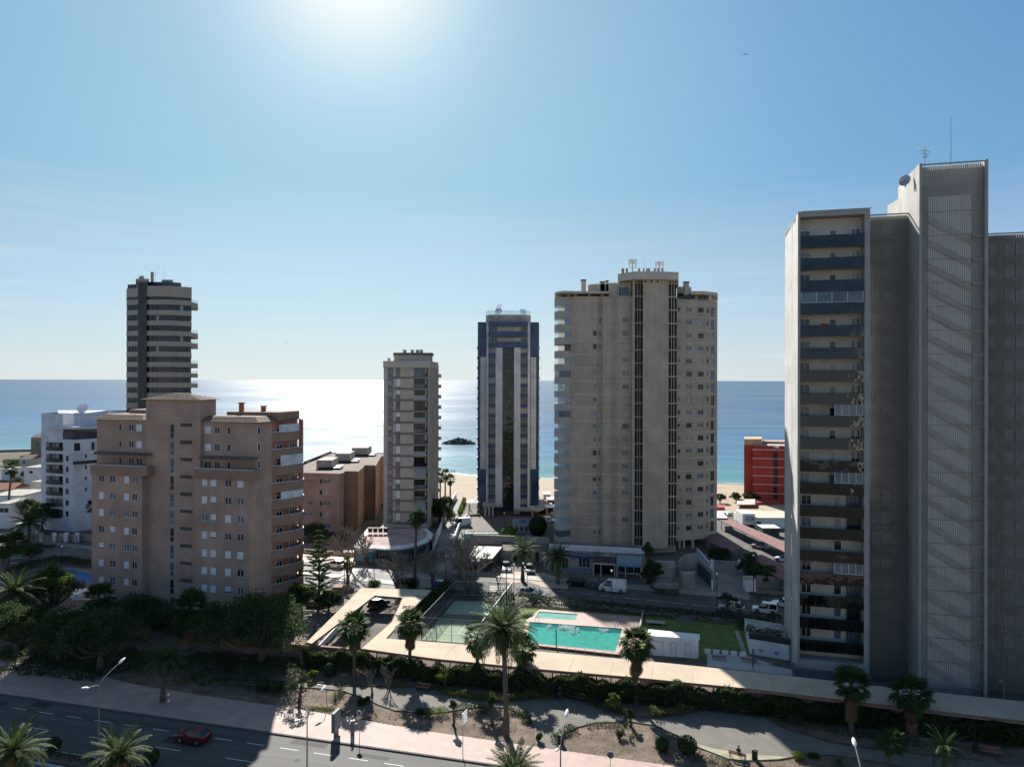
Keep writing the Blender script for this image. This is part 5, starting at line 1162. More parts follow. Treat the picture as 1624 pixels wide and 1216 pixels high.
# long covered parking: strip and the two arms
root = low('parking_roof', 'long cream flat parking roof with two arms round a dark gap beside the hedge', 'parking roof', [
    ('roof_slab', [(486, 1018), (573, 932), (684, 935), (669, 949), (612, 1012), (760, 1023), (860, 1033), (1060, 1051), (1240, 1070), (1400, 1088), (1624, 1112), (1760, 1127), (1760, 1159), (1624, 1143), (1400, 1117), (1180, 1090.5), (1000, 1073), (850, 1060), (690, 1044), (573, 1028), (622, 985), (639, 947.5), (594, 944), (494, 1020)], ZR, ZR - .35, M_roofgr)])
mb = MB()
edge_ = [(1760, 1159), (1624, 1143), (1400, 1117), (1180, 1090.5), (1000, 1073), (850, 1060), (690, 1044), (573, 1028), (622, 985), (639, 947.5), (594, 944), (494, 1020), (486, 1018)]
for a, b in zip(edge_, edge_[1:]):
    p, q = G(*a, ZR), G(*b, ZR); d_ = (q - p); d_.z = 0; L = d_.length; d_ /= L; nn = Vector((-d_.y, d_.x, 0))
    mb.obox((p.x - nn.x * -.06, p.y - nn.y * -.06), d_.x, d_.y, L, -.12 if False else .06, ZR - .25, ZR + .05)
mb.build('roof_fascia', M_redwall, root)
for i in range(46):        # posts along both edges
    u = i / 45; p = G(573 + (1624 - 573) * u, 1028 + (1143 - 1028) * u, ZR) + Vector((0, .6, 0)); mb = MB(); mb.box(p.x, p.y, (ZR - .35) / 2, .14, .14, ZR - .35); mb.build('post', M_black, root)
mb = MB()
for a, b in (((486, 1018), (573, 932)),):
    p, q = G(*a, ZR), G(*b, ZR); d_ = (q - p).normalized()
    mb.obox((p.x + .3, p.y), d_.x, d_.y, (q - p).length, .2, 0, 1.0)
for x0, x1, m_ in ((1020, 1105, 0), (1152, 1185, 0)):
    p, q = G(x0, 1084, 1.2), G(x1, 1093, 1.2); d_ = (q - p).normalized(); mb.obox((p.x, p.y + 1.5), d_.x, d_.y, (q - p).length, .2, 0, 2.3)
mb.build('parking_wall', M_whitewall, root)
mb = MB(); mb.prism([G(x, y).xy[:] for x, y in ((345, 1030), (480, 1044), (560, 1052), (560, 1054), (480, 1047), (345, 1033))], 0, 2.2)
o = mb.build('parking_side_wall', mat('redbrown_wall', (.28, .17, .13), .9), None, origin=G(450, 1040)); tag(o, 'long red-brown garden wall under the big dark round tree', 'wall')

# sports court -------------------------------------------------------------
M_court = mat('court_green', (.33, .42, .29), .9, .06, .4, .1)
CB = [G(668, 1015), G(765, 1022), G(812, 955), G(722, 953)]
mb = MB(); mb.poly([(p.x, p.y, .05) for p in CB]); root = thing('sports_court', 'pale green sports court inside a tall black mesh fence', 'sports court', (CB[0] + CB[2]) / 2)
mb.build('court_surface', M_court, root)
mb = MB()
def cl(u0, v0, u1, v1, w=.05):
    def q(u, v): return CB[0].lerp(CB[1], u).lerp(CB[3].lerp(CB[2], u), v)
    a, b = q(u0, v0), q(u1, v1); d_ = (b - a); L = d_.length; d_ /= L; n_ = Vector((-d_.y, d_.x, 0)) * w; mb.poly([(p.x, p.y, .056) for p in (a - n_, b - n_, b + n_, a + n_)])
for a in ((.02, .16, .98, .16), (.02, .84, .98, .84), (.5, .16, .5, .84), (.02, .02, .02, .98), (.98, .02, .98, .98), (.02, .02, .98, .02), (.02, .98, .98, .98)): cl(*a)
mb.build('court_line', M_line, root)
a, b = CB[0].lerp(CB[3], .5), CB[1].lerp(CB[2], .5); d_ = (b - a).normalized(); mb = MB(); mb.obox((a.x, a.y), d_.x, d_.y, (b - a).length, .04, .1, .95); mb.build('net', clear_glass('net_mesh', (.3, .3, .3), .25), root)
Mmesh = clear_glass('court_mesh', (.45, .48, .46), .10)
HC = 3.6; sides = [(CB[0], CB[1]), (CB[1], CB[2]), (CB[2], CB[3]), (CB[3], CB[0])]
root = thing('court_fence', 'tall black post and mesh fence round the pale green court', 'fence', CB[0])
for a, b in sides:
    L = (b - a).length; n_ = max(2, int(round(L / 2.2))); d_ = (b - a) / L
    for k in range(n_): p = a.lerp(b, k / n_); mb = MB(); mb.box(p.x, p.y, HC / 2, .07, .07, HC); mb.build('fence_post', M_black, root)
    mb = MB(); mb.tube([a + Vector((0, 0, HC)), b + Vector((0, 0, HC))], .035, 5); mb.tube([a + Vector((0, 0, 1.2)), b + Vector((0, 0, 1.2))], .03, 4); mb.build('top_rail', M_steel, root)
    mb = MB(); mb.poly([a, b, b + Vector((0, 0, HC)), a + Vector((0, 0, HC))]); mb.build('mesh_panel', Mmesh, root)
for px, py, lb in ((754, 950, 'court floodlight post at the middle of the mesh fence'), (803, 968, 'tall double floodlight post at the court corner by the lawn')):
    p = G(px, py); root = thing('court_floodlight', lb, 'floodlight', p, 'floodlights of the court'); mb = MB(); mb.tube([p, p + Vector((0, 0, 7.2))], .07, 6); mb.build('pole', M_black, root)
    for s in (-1, 1): mb = MB(); mb.box(p.x + s * .5, p.y - .2, 7.1, .55, .3, .35, .3 * s); mb.build('lamp_head', M_white, root)
    mb = MB(); mb.box(p.x, p.y, 6.95, 1.2, .06, .06); mb.build('cross_arm', M_black, root)

# pools, lawn ---------------------------------------------------------------
M_lawn = mat('lawn', (.13, .18, .04), .97, .15, .6, .6, 20, col2=(.085, .125, .03))
mb = MB(); mb.poly([G(x, y, .03) for x, y in ((826, 962), (1022, 972), (1190, 985), (1186, 1040), (1108, 1046), (1030, 1040), (850, 1028), (815, 1030), (812, 1000))]); struct('lawn', mb, M_lawn)
deck = [(842, 976), (858, 968), (1022, 980), (1014, 1030), (995, 1041), (836, 1024), (834, 988)]
mb = MB(); 
POOL = [(840, 987), (987, 997.7), (976, 1034), (836, 1020)]; POOL2 = [(855, 970.5), (916.5, 975), (912.5, 984.5), (849, 981)]
def ring_deck(outer, z):
    pass
M_deck = tile_mat('pool_deck_tiles', (.42, .27, .22), (.38, .25, .21), .5, .5, math.radians(14.5), (.9, .85, .8))
bm = bmesh.new()
def loop(pts, z): 
    vs = [bm.verts.new((G(x, y).x, G(x, y).y, z)) for x, y in pts]; return [bm.edges.new((vs[i], vs[(i + 1) % len(vs)])) for i in range(len(vs))]
D1 = [(833, 986), (856, 967), (1020, 979), (1010, 1026), (980, 1040), (828, 1023)]
es = loop(D1, .16) + loop(POOL, .16) + loop(POOL2, .16)
bmesh.ops.triangle_fill(bm, use_beauty=True, use_dissolve=False, edges=es)
me = bpy.data.meshes.new('pool_deck'); bm.to_mesh(me); bm.free(); me.materials.append(M_deck); o = bpy.data.objects.new('pool_deck', me); link(o); o['kind'] = 'structure'
M_ptile = mat('pool_tile', (.12, .50, .43), .5, .05, 1); M_pstep = mat('pool_dark_tile', (.03, .19, .18), .5, .05, 1)
def water_mat(name, col):
    m = mat(name, col, .03, .08, .8, 0, spec=.5); n = m.node_tree.nodes; l = m.node_tree.links; b = n['Principled BSDF']
    tc = n.new('ShaderNodeTexCoord'); w = n.new('ShaderNodeTexNoise'); w.inputs['Scale'].default_value = 3.0; w.inputs['Detail'].default_value = 3; l.new(tc.outputs['Object'], w.inputs['Vector'])
    bp = n.new('ShaderNodeBump'); bp.inputs['Strength'].default_value = .5; bp.inputs['Distance'].default_value = .12; l.new(w.outputs['Fac'], bp.inputs['Height']); l.new(bp.outputs[0], b.inputs['Normal']); return m
def pool(name, label, pts, mw, strip=None, zt=.16, kerb=None):
    P_ = [G(x, y) for x, y in pts]; root = thing(name, label, 'pool', sum(P_, Vector()) / len(P_)); mb = MB()
    for i in range(len(P_)):
        a, b = P_[i], P_[(i + 1) % len(P_)]; mb.poly([(a.x, a.y, -.2), (b.x, b.y, -.2), (b.x, b.y, zt), (a.x, a.y, zt)])
    mb.build('pool_wall', M_ptile, root); mb = MB(); mb.poly([(p.x, p.y, .045) for p in P_]); w = mb.build('water', mw, root)
    return root, P_
rt_, PP = pool('swimming_pool', 'large turquoise swimming pool with jets splashing at its back edge', POOL, water_mat('pool_water', (.055, .33, .275)))
mb = MB(); a, b, c_, e = PP[0], PP[1], PP[1].lerp(PP[2], .2), PP[0].lerp(PP[3], .2); mb.poly([(p.x, p.y, .05) for p in (a, b, c_, e)]); mb.build('deep_water', water_mat('deep_pool_water', (.02, .15, .14)), rt_)
Mfoam2 = mat('splash', (.75, .82, .80), .6, .1, 3)
fr_ = random.Random(9); V = []
for cx, cy, r, n_ in ((871, 994.5, 5, 70), (893, 996.5, 9, 150), (905, 997, 9, 120), (908, 1003, 6, 60), (958, 1001, 10, 80), (916, 1000, 4, 30)):
    for _ in range(n_):
        p = G(cx + fr_.gauss(0, r * .45), cy + abs(fr_.gauss(0, 2.2)) - 1.5, .06); h = fr_.random() ** 2 * .45; s = fr_.uniform(.05, .16)
        V += [(p.x - s, p.y, p.z + h), (p.x + s, p.y + s * .3, p.z + h), (p.x, p.y + .3 * s, p.z + h + s * 1.2)]
b0 = base_of(rt_); V = np.array(V) - np.array(b0); soup('splash_foam', V, 3, Mfoam2, rt_, 'stuff')
for px, py in ((849, 984), (1003 - 28, 994)):
    p = G(px, py, .16); mb = MB()
    for s in (0, .5): mb.tube([p + Vector((s, .3, 0)), p + Vector((s, .3, .8)), p + Vector((s, -.3, .75)), p + Vector((s, -.45, -.1))], .025, 5)
    mb.build('pool_ladder', M_steel, rt_)
pool('paddling_pool', 'small pale turquoise paddling pool behind the large pool', POOL2, water_mat('paddling_water', (.22, .47, .40)))
pool('garden_pool', 'blue garden pool half hidden by trees beside the brown block', [(90, 906), (104, 902), (120, 905), (160, 912), (165, 926), (125, 924), (112, 920)], water_mat('blue_pool_water', (.02, .12, .36)))
mb = MB(); mb.poly([G(x, y, .012) for x, y in ((80, 903), (100, 898), (165, 903), (200, 935), (112, 945), (70, 915))]); struct('garden_terrace', mb, M_red_tile)
# low wall and steps around the pool front
mb = MB()
def gwall(pts, h, w=.2, z0=0):
    for a, b in zip(pts, pts[1:]):
        p, q = G(*a), G(*b); d_ = (q - p); L = d_.length; d_ /= L; mb.obox((p.x, p.y), d_.x, d_.y, L, w, z0, h)
def wall_thing(name, label, pts, h, m, w=.2, cat='wall'):
    global mb
    mb = MB(); gwall(pts, h, w); o = mb.build(name, m, None, origin=G(*pts[0])); tag(o, label, cat); return o
wall_thing('pool_kerb_wall', 'low red-brown kerb along the front of the turquoise pool', [(828, 1024), (980, 1041), (1014, 1031)], .32, M_redwall)
wall_thing('lawn_divider', 'pale low wall between the pool terrace and the shaded lawn', [(1014, 1012), (1022, 968)], .9, M_conc, .25)
wall_thing('lawn_edging', 'thin beige edging wall behind the shaded lawn', [(1030, 974), (1172, 988)], .25, M_tanband, .2)
# pool fence posts
root = thing('pool_fence', 'thin steel post fence along the front of the pool lawn', 'fence', G(830, 1033))
for k in range(15): p = G(826 + 14.5 * k, 1030 + 1.55 * k); mb = MB(); mb.box(p.x, p.y, .6, .06, .06, 1.2); mb.build('fence_post', M_steel, root)
mb = MB(); a, b = G(826, 1030), G(1029, 1052); mb.tube([a + Vector((0, 0, 1.15)), b + Vector((0, 0, 1.15))], .02, 4); mb.build('top_rail', M_steel, root)
for px, py, h, lb in ((882, 1030, 3.1, 'grey shower post on the grass in front of the turquoise pool'), (1194, 1063, 3.0, 'thin dark post beside the long grey benches')):
    p = G(px, py); mb = MB(); mb.box(p.x, p.y, h / 2, .16, .16, h); o = mb.build('garden_post', M_brownframe, None, origin=p); tag(o, lb, 'post')
# back hedge fence with pickets
root = thing('picket_fence', 'dark slatted fence in front of the clipped hedge between street and lawns', 'fence', G(900, 958))
for k in range(150):
    t = k / 150; p = G(826 + 370 * t, 958.5 + 36 * t); mb = MB(); mb.box(p.x, p.y, .75, .06, .04, 1.5); mb.build('picket', M_black, root)
# changing hut -----------------------------------------------------------------
zh = 2.7; q = [G(1027.6, 1009, zh), G(1108, 1014.5, zh), G(1108, 1007, zh), G(1030, 999.5, zh)]
root = thing('pool_hut', 'white flat-roofed changing hut with three doors beside the pool', 'hut', (G(1068, 1042)))
f = Fac((q[0].x, q[0].y), (q[1].x, q[1].y)); hol = [(f.S(x0), f.S(x1), .1, 2.1, .1) for x0, x1 in ((1038.5, 1052), (1065, 1073), (1088, 1095))]
mb = MB(); Q = [(p.x, p.y) for p in q]
for i, e in enumerate(facs(Q)): wall(mb, e, 0, e.L, 0, zh, hol if i == 0 else [], .1)
mb.build('wall', M_whitewall, root); mb = MB(); c_ = sum((Vector(p) for p in Q), Vector((0, 0))) / 4; mb.prism([tuple(c_ + (Vector(p) - c_) * 1.04) for p in Q], zh, zh + .18); mb.build('roof', M_white, root)
for h in hol:
    mb = MB(); mb.poly([f.pt(h[0], h[2], .09), f.pt(h[1], h[2], .09), f.pt(h[1], h[3], .09), f.pt(h[0], h[3], .09)]); dr = mb.build('door', M_whitewall, root)
    mb = MB(); mb.obox(f.pt(h[0] - .06, 0, -.03), f.u.x, f.u.y, .06, .05, 0, 2.16); mb.obox(f.pt(h[1], 0, -.03), f.u.x, f.u.y, .06, .05, 0, 2.16); mb.obox(f.pt(h[0], 0, -.03), f.u.x, f.u.y, h[1] - h[0], .05, 2.1, 2.16); mb.build('door_frame', M_conc, root)
# garden terrace with benches
mb = MB(); mb.poly([G(x, y, .06) for x, y in ((1121, 1036), (1186, 1040), (1256, 1062), (1262, 1072), (1122, 1056))]); struct('garden_paving', mb, mat('pale_paving', (.42, .42, .42), .9, .06, .5))
wall_thing('path_strip', 'narrow pale path wall beside the shaded lawn corner', [(1186, 1041), (1171, 1001)], .15, M_conc, .6)
for i, (a, b, lb) in enumerate((((1129, 1046), (1152, 1048), 'first long grey slab bench on the pale paving, closest to the hut'), ((1174, 1049), (1201, 1053), 'middle long grey slab bench on the pale paving'), ((1219, 1055), (1245, 1058), 'third long grey slab bench on the pale paving, closest to the tower'))):
    p, q = G(*a), G(*b); d_ = (q - p).normalized(); L = (q - p).length; root = thing('slab_bench', lb, 'bench', p, 'slab benches on the paving')
    mb = MB(); mb.obox((p.x, p.y), d_.x, d_.y, L, .55, .42, .52); mb.build('seat', M_redwall, root)
    for t in (.1, .85): mb = MB(); mb.obox((p.x + d_.x * L * t, p.y + d_.y * L * t + .05), d_.x, d_.y, .2, .4, .06, .42); mb.build('leg', M_conc, root)
for k in range(5):
    p = G(1122 + 14 * k, 1036 + 1.2 * k); mb = MB(); mb.box(p.x, p.y, .35, .9, .12, .7, math.radians(-14)); o = mb.build('garden_screen', M_white, None, origin=p); tag(o, ('first', 'second', 'third', 'fourth', 'fifth')[k] + ' white low panel from the hut along the lawn edge', 'panel', 'low white panels at the lawn edge')
root = thing('garden_railing', 'low white picket railing between the long benches and the parking roof', 'railing', G(1122, 1057))
for k in range(44): p = G(1122 + 3.1 * k, 1056.5 + .36 * k); mb = MB(); mb.box(p.x, p.y, .4, .05, .05, .8); mb.build('picket', M_white, root)
# white annex by the tower
za = 3.2; root = thing('white_annex', 'white annex with two small square vents beside the screened tower', 'building', G(1220, 1055))
q = [AT(1189, 1012, 104), AT(1252, 1021, 101.5)]; f = Fac(q[0].xy, q[1].xy); za = q[0].z
Q = [tuple(q[0].xy), tuple(q[1].xy), (q[1].x + 2.2, q[1].y + 8.7), (q[0].x + 2.2, q[0].y + 9)]
hol = [(f.S(x) - .3, f.S(x) + .3, za - 1.8, za - 1.25, .1) for x in (1208, 1232.5)]
mb = MB()
for i, e in enumerate(facs(Q)): wall(mb, e, 0, e.L, 0, za, hol if i == 0 else [], .1)
mb.build('wall', M_whitewall, root); mb = MB(); mb.poly([(*p, za - .01) for p in Q]); mb.build('roof', M_conc, root)
for h in hol: mb = MB(); mb.poly([f.pt(h[0], h[2], .08), f.pt(h[1], h[2], .08), f.pt(h[1], h[3], .08), f.pt(h[0], h[3], .08)]); mb.build('vent', M_conc, root)
mb = MB(); mb.obox(f.pt(-.1, 0, -.1), f.u.x, f.u.y, f.L + .2, .5, za, za + .8); mb.build('dark_parapet', mat('dark_green_parapet', (.03, .035, .035), .7), root)

# shops under the beige tower --------------------------------------------------
M_shop = mat('shop_render', (.36, .31, .27), .92, .08, .4, .1); M_gravel = mat('dark_gravel_roof', (.17, .15, .135), .97, .25, .6, .5, 6)
SA, SB = AT(862, 905, 150), AT(1025, 920, 145.5); f = Fac(SA.xy, SB.xy); zs_ = f.Z(960, 886)
root = thing('shop_row', 'low row of shops with blue sign, dark canopy and turquoise awning', 'shops', f.pt(12, 0, 4))
hol = [(f.S(918), f.S(936), .9, 3.2, .3), (f.S(943.5), f.S(978), 0, 2.7, 1.6), (f.S(981), f.S(1018), .3, 2.6, .25), (f.S(874), f.S(880), 0, 2.4, .3), (f.S(886), f.S(902), .5, 2.6, .3)]
Q = [tuple(f.pt(0, 0).xy), tuple(f.pt(f.L, 0).xy), tuple(f.pt(f.L, 0, 14).xy), tuple(f.pt(0, 0, 14).xy)]
mb = MB()
for i, e in enumerate(facs(Q)): wall(mb, e, 0, e.L, 0, zs_, hol if i == 0 else [], .3)
mb.build('wall', M_shop, root); mb = MB(); mb.poly([(*p, zs_ - .3) for p in Q]); mb.build('roof', M_gravel, root)
mb = MB(); mb.obox(f.pt(0, 0, 7.0), f.u.x, f.u.y, f.L, .3, zs_ - .3, zs_ + .9); mb.build('roof_wall', M_whitewall, root)
for i, h in enumerate(hol):
    window(root, f, *h[:4], M_white if i != 1 else M_brownframe, glass('shop_glass', (.02, .05, .06), .08, .2), d=h[4] - .15, mull=2 if i != 3 else 0, name='shop_window')
mb = MB(); mb.obox(f.pt(f.S(905), 0, -.12), f.u.x, f.u.y, f.S(943) - f.S(905), .11, 3.35, zs_ - .1); mb.build('blue_sign', mat('blue_sign', (.03, .10, .30), .5, .3, .8), root)
mb = MB(); mb.obox(f.pt(f.S(911), 0, -.135), f.u.x, f.u.y, 2.6, .012, 4.2, 4.35); mb.obox(f.pt(f.S(925), 0, -.135), f.u.x, f.u.y, 2.0, .012, 4.0, 4.2); mb.build('sign_streak', mat('pale_blue_print', (.15, .3, .5), .6), root)
mb = MB(); mb.obox(f.pt(f.S(943.6), 0, -.08), f.u.x, f.u.y, f.S(980) - f.S(943.6), .07, 3.1, zs_ - .05); mb.build('white_board', M_whitewall, root)
mb = MB(); a = f.S(959.5); mb.obox(f.pt(a, 0, -.14), f.u.x, f.u.y, 1.0, .05, 3.5, 4.3); mb.build('fan_box', M_conc, root)
for nm, x0, x1, m_, zf0, zb0_ in (('dark_canopy', 942.5, 978, mat('dark_awning', (.06, .05, .05), .8, .1, 1), 2.6, 3.4), ('turquoise_awning', 979.5, 1019, mat('grey_awning', (.22, .26, .28), .7, .1, 1, stretch=(6, 1, 1)), 2.7, 3.9)):
    a, b = f.S(x0), f.S(x1); A, B_, C_, D_ = f.pt(a, zf0, -2.4), f.pt(b, zf0, -2.4), f.pt(b, zb0_, -.15), f.pt(a, zb0_, -.15); up = Vector((0, 0, .08)); mb = MB()
    mb.poly([A + up, B_ + up, C_ + up, D_ + up]); mb.poly([D_, C_, B_, A]); mb.poly([A, B_, B_ + up, A + up]); mb.poly([B_, C_, C_ + up, B_ + up]); mb.poly([D_, A, A + up, D_ + up]); mb.build(nm, m_, root)
    if nm[0] == 't': mb = MB(); mb.obox(f.pt(a, 0, -2.45), f.u.x, f.u.y, b - a, .04, 2.25, 2.76); mb.build('awning_valance', mat('turquoise_cloth', (.10, .38, .42), .8, .15, 1.5), root)
    else:
        mb = MB(); mb.obox(f.pt(a, 0, -2.5), f.u.x, f.u.y, b - a, .12, 2.4, 2.68); mb.build('canopy_beam', M_tanband, root)
    for t in (0.02, .36, .97): mb = MB(); p = f.pt(a + (b - a) * t, 0, -2.35); mb.box(p.x, p.y, 1.3, .18, .18, 2.6); mb.build('awning_post', M_tanband, root)
mb = MB(); mb.obox(f.pt(f.S(895), 0, -1.3), f.u.x, f.u.y, f.S(940) - f.S(895), .2, 0, .9); mb.build('front_wall', mat('blue_grey_wall', (.20, .25, .30), .8), root)
# restaurant by the side street
RA, RB_ = AT(719, 905, 150), AT(786, 905, 149.0); f = Fac(RA.xy, RB_.xy)
root = thing('restaurant', 'dark fronted restaurant with a slanted pale roof at the side street corner', 'restaurant', f.pt(4, 0, 3))
zt = f.Z(750, 883); hol = [(.8, 3.2, .2, 2.2, .3), (f.L * .68, f.L * .92, .1, 2.5, .3)]
Q = [tuple(f.pt(0, 0).xy), tuple(f.pt(f.L, 0).xy), tuple(f.pt(f.L, 0, 12).xy), tuple(f.pt(0, 0, 12).xy)]; mb = MB()
for i, e in enumerate(facs(Q)): wall(mb, e, 0, e.L, 0, zt, hol if i == 0 else [], .3)
mb.build('wall', mat('dark_brown_wall', (.10, .075, .065), .9), root)
for h in hol: window(root, f, *h[:4], M_black, glass('teal_glass', (.02, .09, .10), .08), d=.15, mull=2, name='shop_window')
mb = MB(); A, B_, C_, D_ = f.pt(-.2, zt - .1, -1.0), f.pt(f.L - .6, zt - .1, -1.0), f.pt(f.L + .6, zt + .7, 6.5), f.pt(-.2, zt + .7, 6.5); up = Vector((0, 0, .12))
mb.poly([A + up, B_ + up, C_ + up, D_ + up]); mb.poly([D_, C_, B_, A]); mb.poly([A, B_, B_ + up, A + up]); mb.poly([B_, C_, C_ + up, B_ + up]); mb.poly([D_, A, A + up, D_ + up]); mb.build('slanted_roof', mat('pale_sheet_roof', (.46, .44, .42), .7, .1, .6), root)
mb = MB(); mb.obox(f.pt(0, 0, -1.06), f.u.x, f.u.y, f.L - .7, .06, zt - .75, zt - .12); mb.build('name_fascia', M_black, root)
for s_, n_ in ((.6, 9), (f.L * .66, 9)):
    for k in range(n_): mb = MB(); mb.obox(f.pt(s_ + k * .27, 0, -1.085), f.u.x, f.u.y, .15, .02, zt - .52 + (k % 3) * .02, zt - .34 + (k % 2) * .05); mb.build('fascia_mark', M_white, root)
root = thing('middle_shop', 'beige flat-roofed shops between the restaurant and the blue sign', 'shops', AT(820, 890, 155))
MA, MB_ = AT(787, 890, 157), AT(865, 890, 155.5); f = Fac(MA.xy, MB_.xy); zt = f.Z(820, 873)
hol = [(f.S(813), f.S(821), 0, 2.6, .3), (f.S(849), f.S(856), 0, 2.6, .3)]; Q = [tuple(f.pt(0, 0).xy), tuple(f.pt(f.L, 0).xy), tuple(f.pt(f.L, 0, 12).xy), tuple(f.pt(0, 0, 12).xy)]; mb = MB()
for i, e in enumerate(facs(Q)): wall(mb, e, 0, e.L, 0, zt, hol if i == 0 else [], .3)
mb.build('wall', M_shop, root); mb = MB(); mb.poly([(*p, zt - .3) for p in Q]); mb.build('roof', M_gravel, root)
for h in hol: window(root, f, *h[:4], M_white, M_glass, d=.1, mull=0, name='shop_door')
mb = MB(); mb.obox(f.pt(-7, 0, 9), f.u.x, f.u.y, f.L + 7, .4, 0, zt + 1.2); mb.build('rear_parapet', M_shop, root)

# curved-roof shop -------------------------------------------------------------
root = thing('curved_shop', 'round-fronted shop with a white curved roof rim and teal windows', 'shop', AT(625, 880, 152))
cen = Vector((AT(622, 880, 157).x, 160)); outl = []
A0 = Vector(P2(563.5, 156.5)); A1 = Vector(P2(596, 155.5)); 
arc = [Vector(P2(px, Y)) for px, Y in ((596, 155.5), (612, 155), (630, 155.3), (648, 156.6), (664, 159), (676, 162), (683, 166), (684.5, 170))]
outl = [A0] + arc + [Vector(P2(675, 176)), Vector(P2(585, 175)), Vector(P2(574, 166))]
zr_ = AT(0, 867, 156).z; zt = zr_
Q = [tuple(p) for p in outl]; fs = facs(Q); mb = MB(); hh = {0: [(.4, fs[0].L - .1, .2, 2.2, .3)]}
for i in range(1, 8): hh[i] = [(fs[i].L * .08, fs[i].L * .92, .2, 2.2, .3)]
for i, e in enumerate(fs): wall(mb, e, 0, e.L, 0, zt, hh.get(i, []), .3)
mb.build('wall', mat('teal_wall', (.055, .10, .12), .6, .1, .5), root)
tg = glass('teal_shop_glass', (.03, .22, .28), .06, .3)
for i, hs in hh.items():
    for h in hs: window(root, fs[i], *h[:4], M_black if i else M_alu, tg if i in (0, 6, 7) else glass('dark_teal_glass', (.015, .03, .04), .08), d=.12, mull=3 if i == 0 else 1, name='shop_window')
c_ = sum((Vector(p) for p in Q), Vector((0, 0))) / len(Q); big = [c_ + (p - c_) * 1.05 for p in outl]; inn = [c_ + (p - c_) * .88 for p in outl]
mb = MB(); n_ = len(Q)
for i in range(n_):
    j = (i + 1) % n_; a, b, e, d_ = big[i], big[j], inn[j], inn[i]
    mb.poly([(a.x, a.y, zt + .05), (b.x, b.y, zt + .05), (e.x, e.y, zt + .45), (d_.x, d_.y, zt + .45)]); mb.poly([(a.x, a.y, zt - .25), (b.x, b.y, zt - .25), (b.x, b.y, zt + .05), (a.x, a.y, zt + .05)])
mb.build('roof_rim', mat('worn_white', (.66, .66, .64), .8), root); mb = MB(); mb.poly([(p.x, p.y, zt + .4) for p in inn]); mb.build('roof', mat('dusty_pink_roof', (.40, .29, .26), .95, .15, .4), root)
f = fs[0]; mb = MB(); mb.obox(f.pt(-.1, 0, -.15), f.u.x, f.u.y, f.L + .2, .14, 2.35, zt - .1); mb.build('sign_board', mat('dull_white_sign', (.45, .45, .44), .7), root)
mb = MB(); mb.obox(f.pt(.6, 0, -.17), f.u.x, f.u.y, .45, .02, 2.75, 3.15); mb.build('sign_mark', mat('mauve_print', (.12, .10, .18), .7), root)
for k in range(9): mb = MB(); mb.obox(f.pt(1.25 + k * .3, 0, -.17), f.u.x, f.u.y, .2, .02, 2.8, 2.98 + .05 * (k % 3)); mb.build('sign_mark', mat('grey_print', (.2, .2, .22), .7), root)
for k in range(4):
    p = AT(587 + 8.2 * k, 852, 168); o_ = thing('roof_fan', ['first', 'second', 'third', 'fourth'][k] + ' dark square extractor unit from the west on the curved shop roof', 'extractor', (p.x, p.y, zt + .8), 'extractor units on the curved shop')
    mb = MB(); mb.box(p.x, p.y, zt + 1.35, .9, .7, .8); mb.build('casing', M_black, o_); mb = MB(); mb.box(p.x, p.y, zt + 1.85, 1.1, .9, .14); mb.build('hood', M_conc, o_)
    mb = MB(); mb.box(p.x, p.y, zt + .9, .7, .5, .2); mb.build('foot', M_steel, o_)
# maroon canopies and walls round the pink block
M_mar = mat('maroon_sheet', (.26, .13, .12), .8, .1, .6, .1)
low('maroon_canopy', 'maroon sloping canopy roof behind the curved shop at the slim tower foot', 'canopy', [('roof', [(640, 846), (692, 845), (690, 858), (650, 856)], 2.6, 2.4, M_mar)])
low('maroon_walkway', 'long maroon roofed walkway running beside the pink block', 'canopy', [('roof', [(572, 868), (607, 832), (612, 838), (612, 848), (590, 862), (583, 872)], 2.4, 2.2, M_mar)])
mb = MB(); mb.poly([G(x, y, .04) for x, y in ((470, 862), (566, 858), (563, 893), (455, 890))]); struct('maroon_forecourt', mb, M_red_tile)
wall_thing('forecourt_wall', 'low cream wall in front of the maroon forecourt', [(458, 874), (500, 878), (562, 882)], .9, M_tanband)
wall_thing('street_boundary_wall', 'long pale boundary wall climbing beside the side street to the beach', [(688, 872), (700, 842), (712, 812), (724, 790)], 2.0, M_whitewall, .35)
wall_thing('kerb_boundary_wall', 'low white wall on the blue tower side of the side street', [(722, 858), (728, 840), (741, 822)], 1.4, M_whitewall, .3)
# blue tower forecourt: glass-fenced court, tile pool, pavilion
mb = MB(); mb.poly([G(x, y, .02) for x, y in ((724, 850), (738, 818), (900, 818), (905, 860), (880, 872), (724, 872))]); struct('forecourt_paving', mb, mat('dark_forecourt', (.14, .12, .11), .9, .1, .5))
rt2 = low('small_court', 'small bright green court with a pale back wall below the blue tower', 'sports court', [('court_surface', [(738, 872), (800, 872), (796, 860), (742, 860)], .1, 0, mat('bright_turf', (.17, .36, .08), .95, .1, 1)), ('back_wall', [(736, 846), (790, 846), (790, 844), (737, 844)], 3.0, 0, mat('court_green_wall', (.20, .30, .27), .8))])
root = thing('glass_fence', 'black posted glass fence round the small bright court', 'fence', G(770, 862))
for k in range(9): p = G(736 + 7.7 * k, 862); mb = MB(); mb.box(p.x, p.y, 1.6, .1, .1, 3.2); mb.build('fence_post', M_black, root)
a, b = G(736, 862), G(798, 862); mb = MB(); mb.poly([a, b, b + Vector((0, 0, 3)), a + Vector((0, 0, 3))]); mb.build('mesh_panel', Mmesh, root)
root = thing('pavilion', 'small white roofed pavilion on posts beside the blue tower', 'pavilion', G(750, 812))
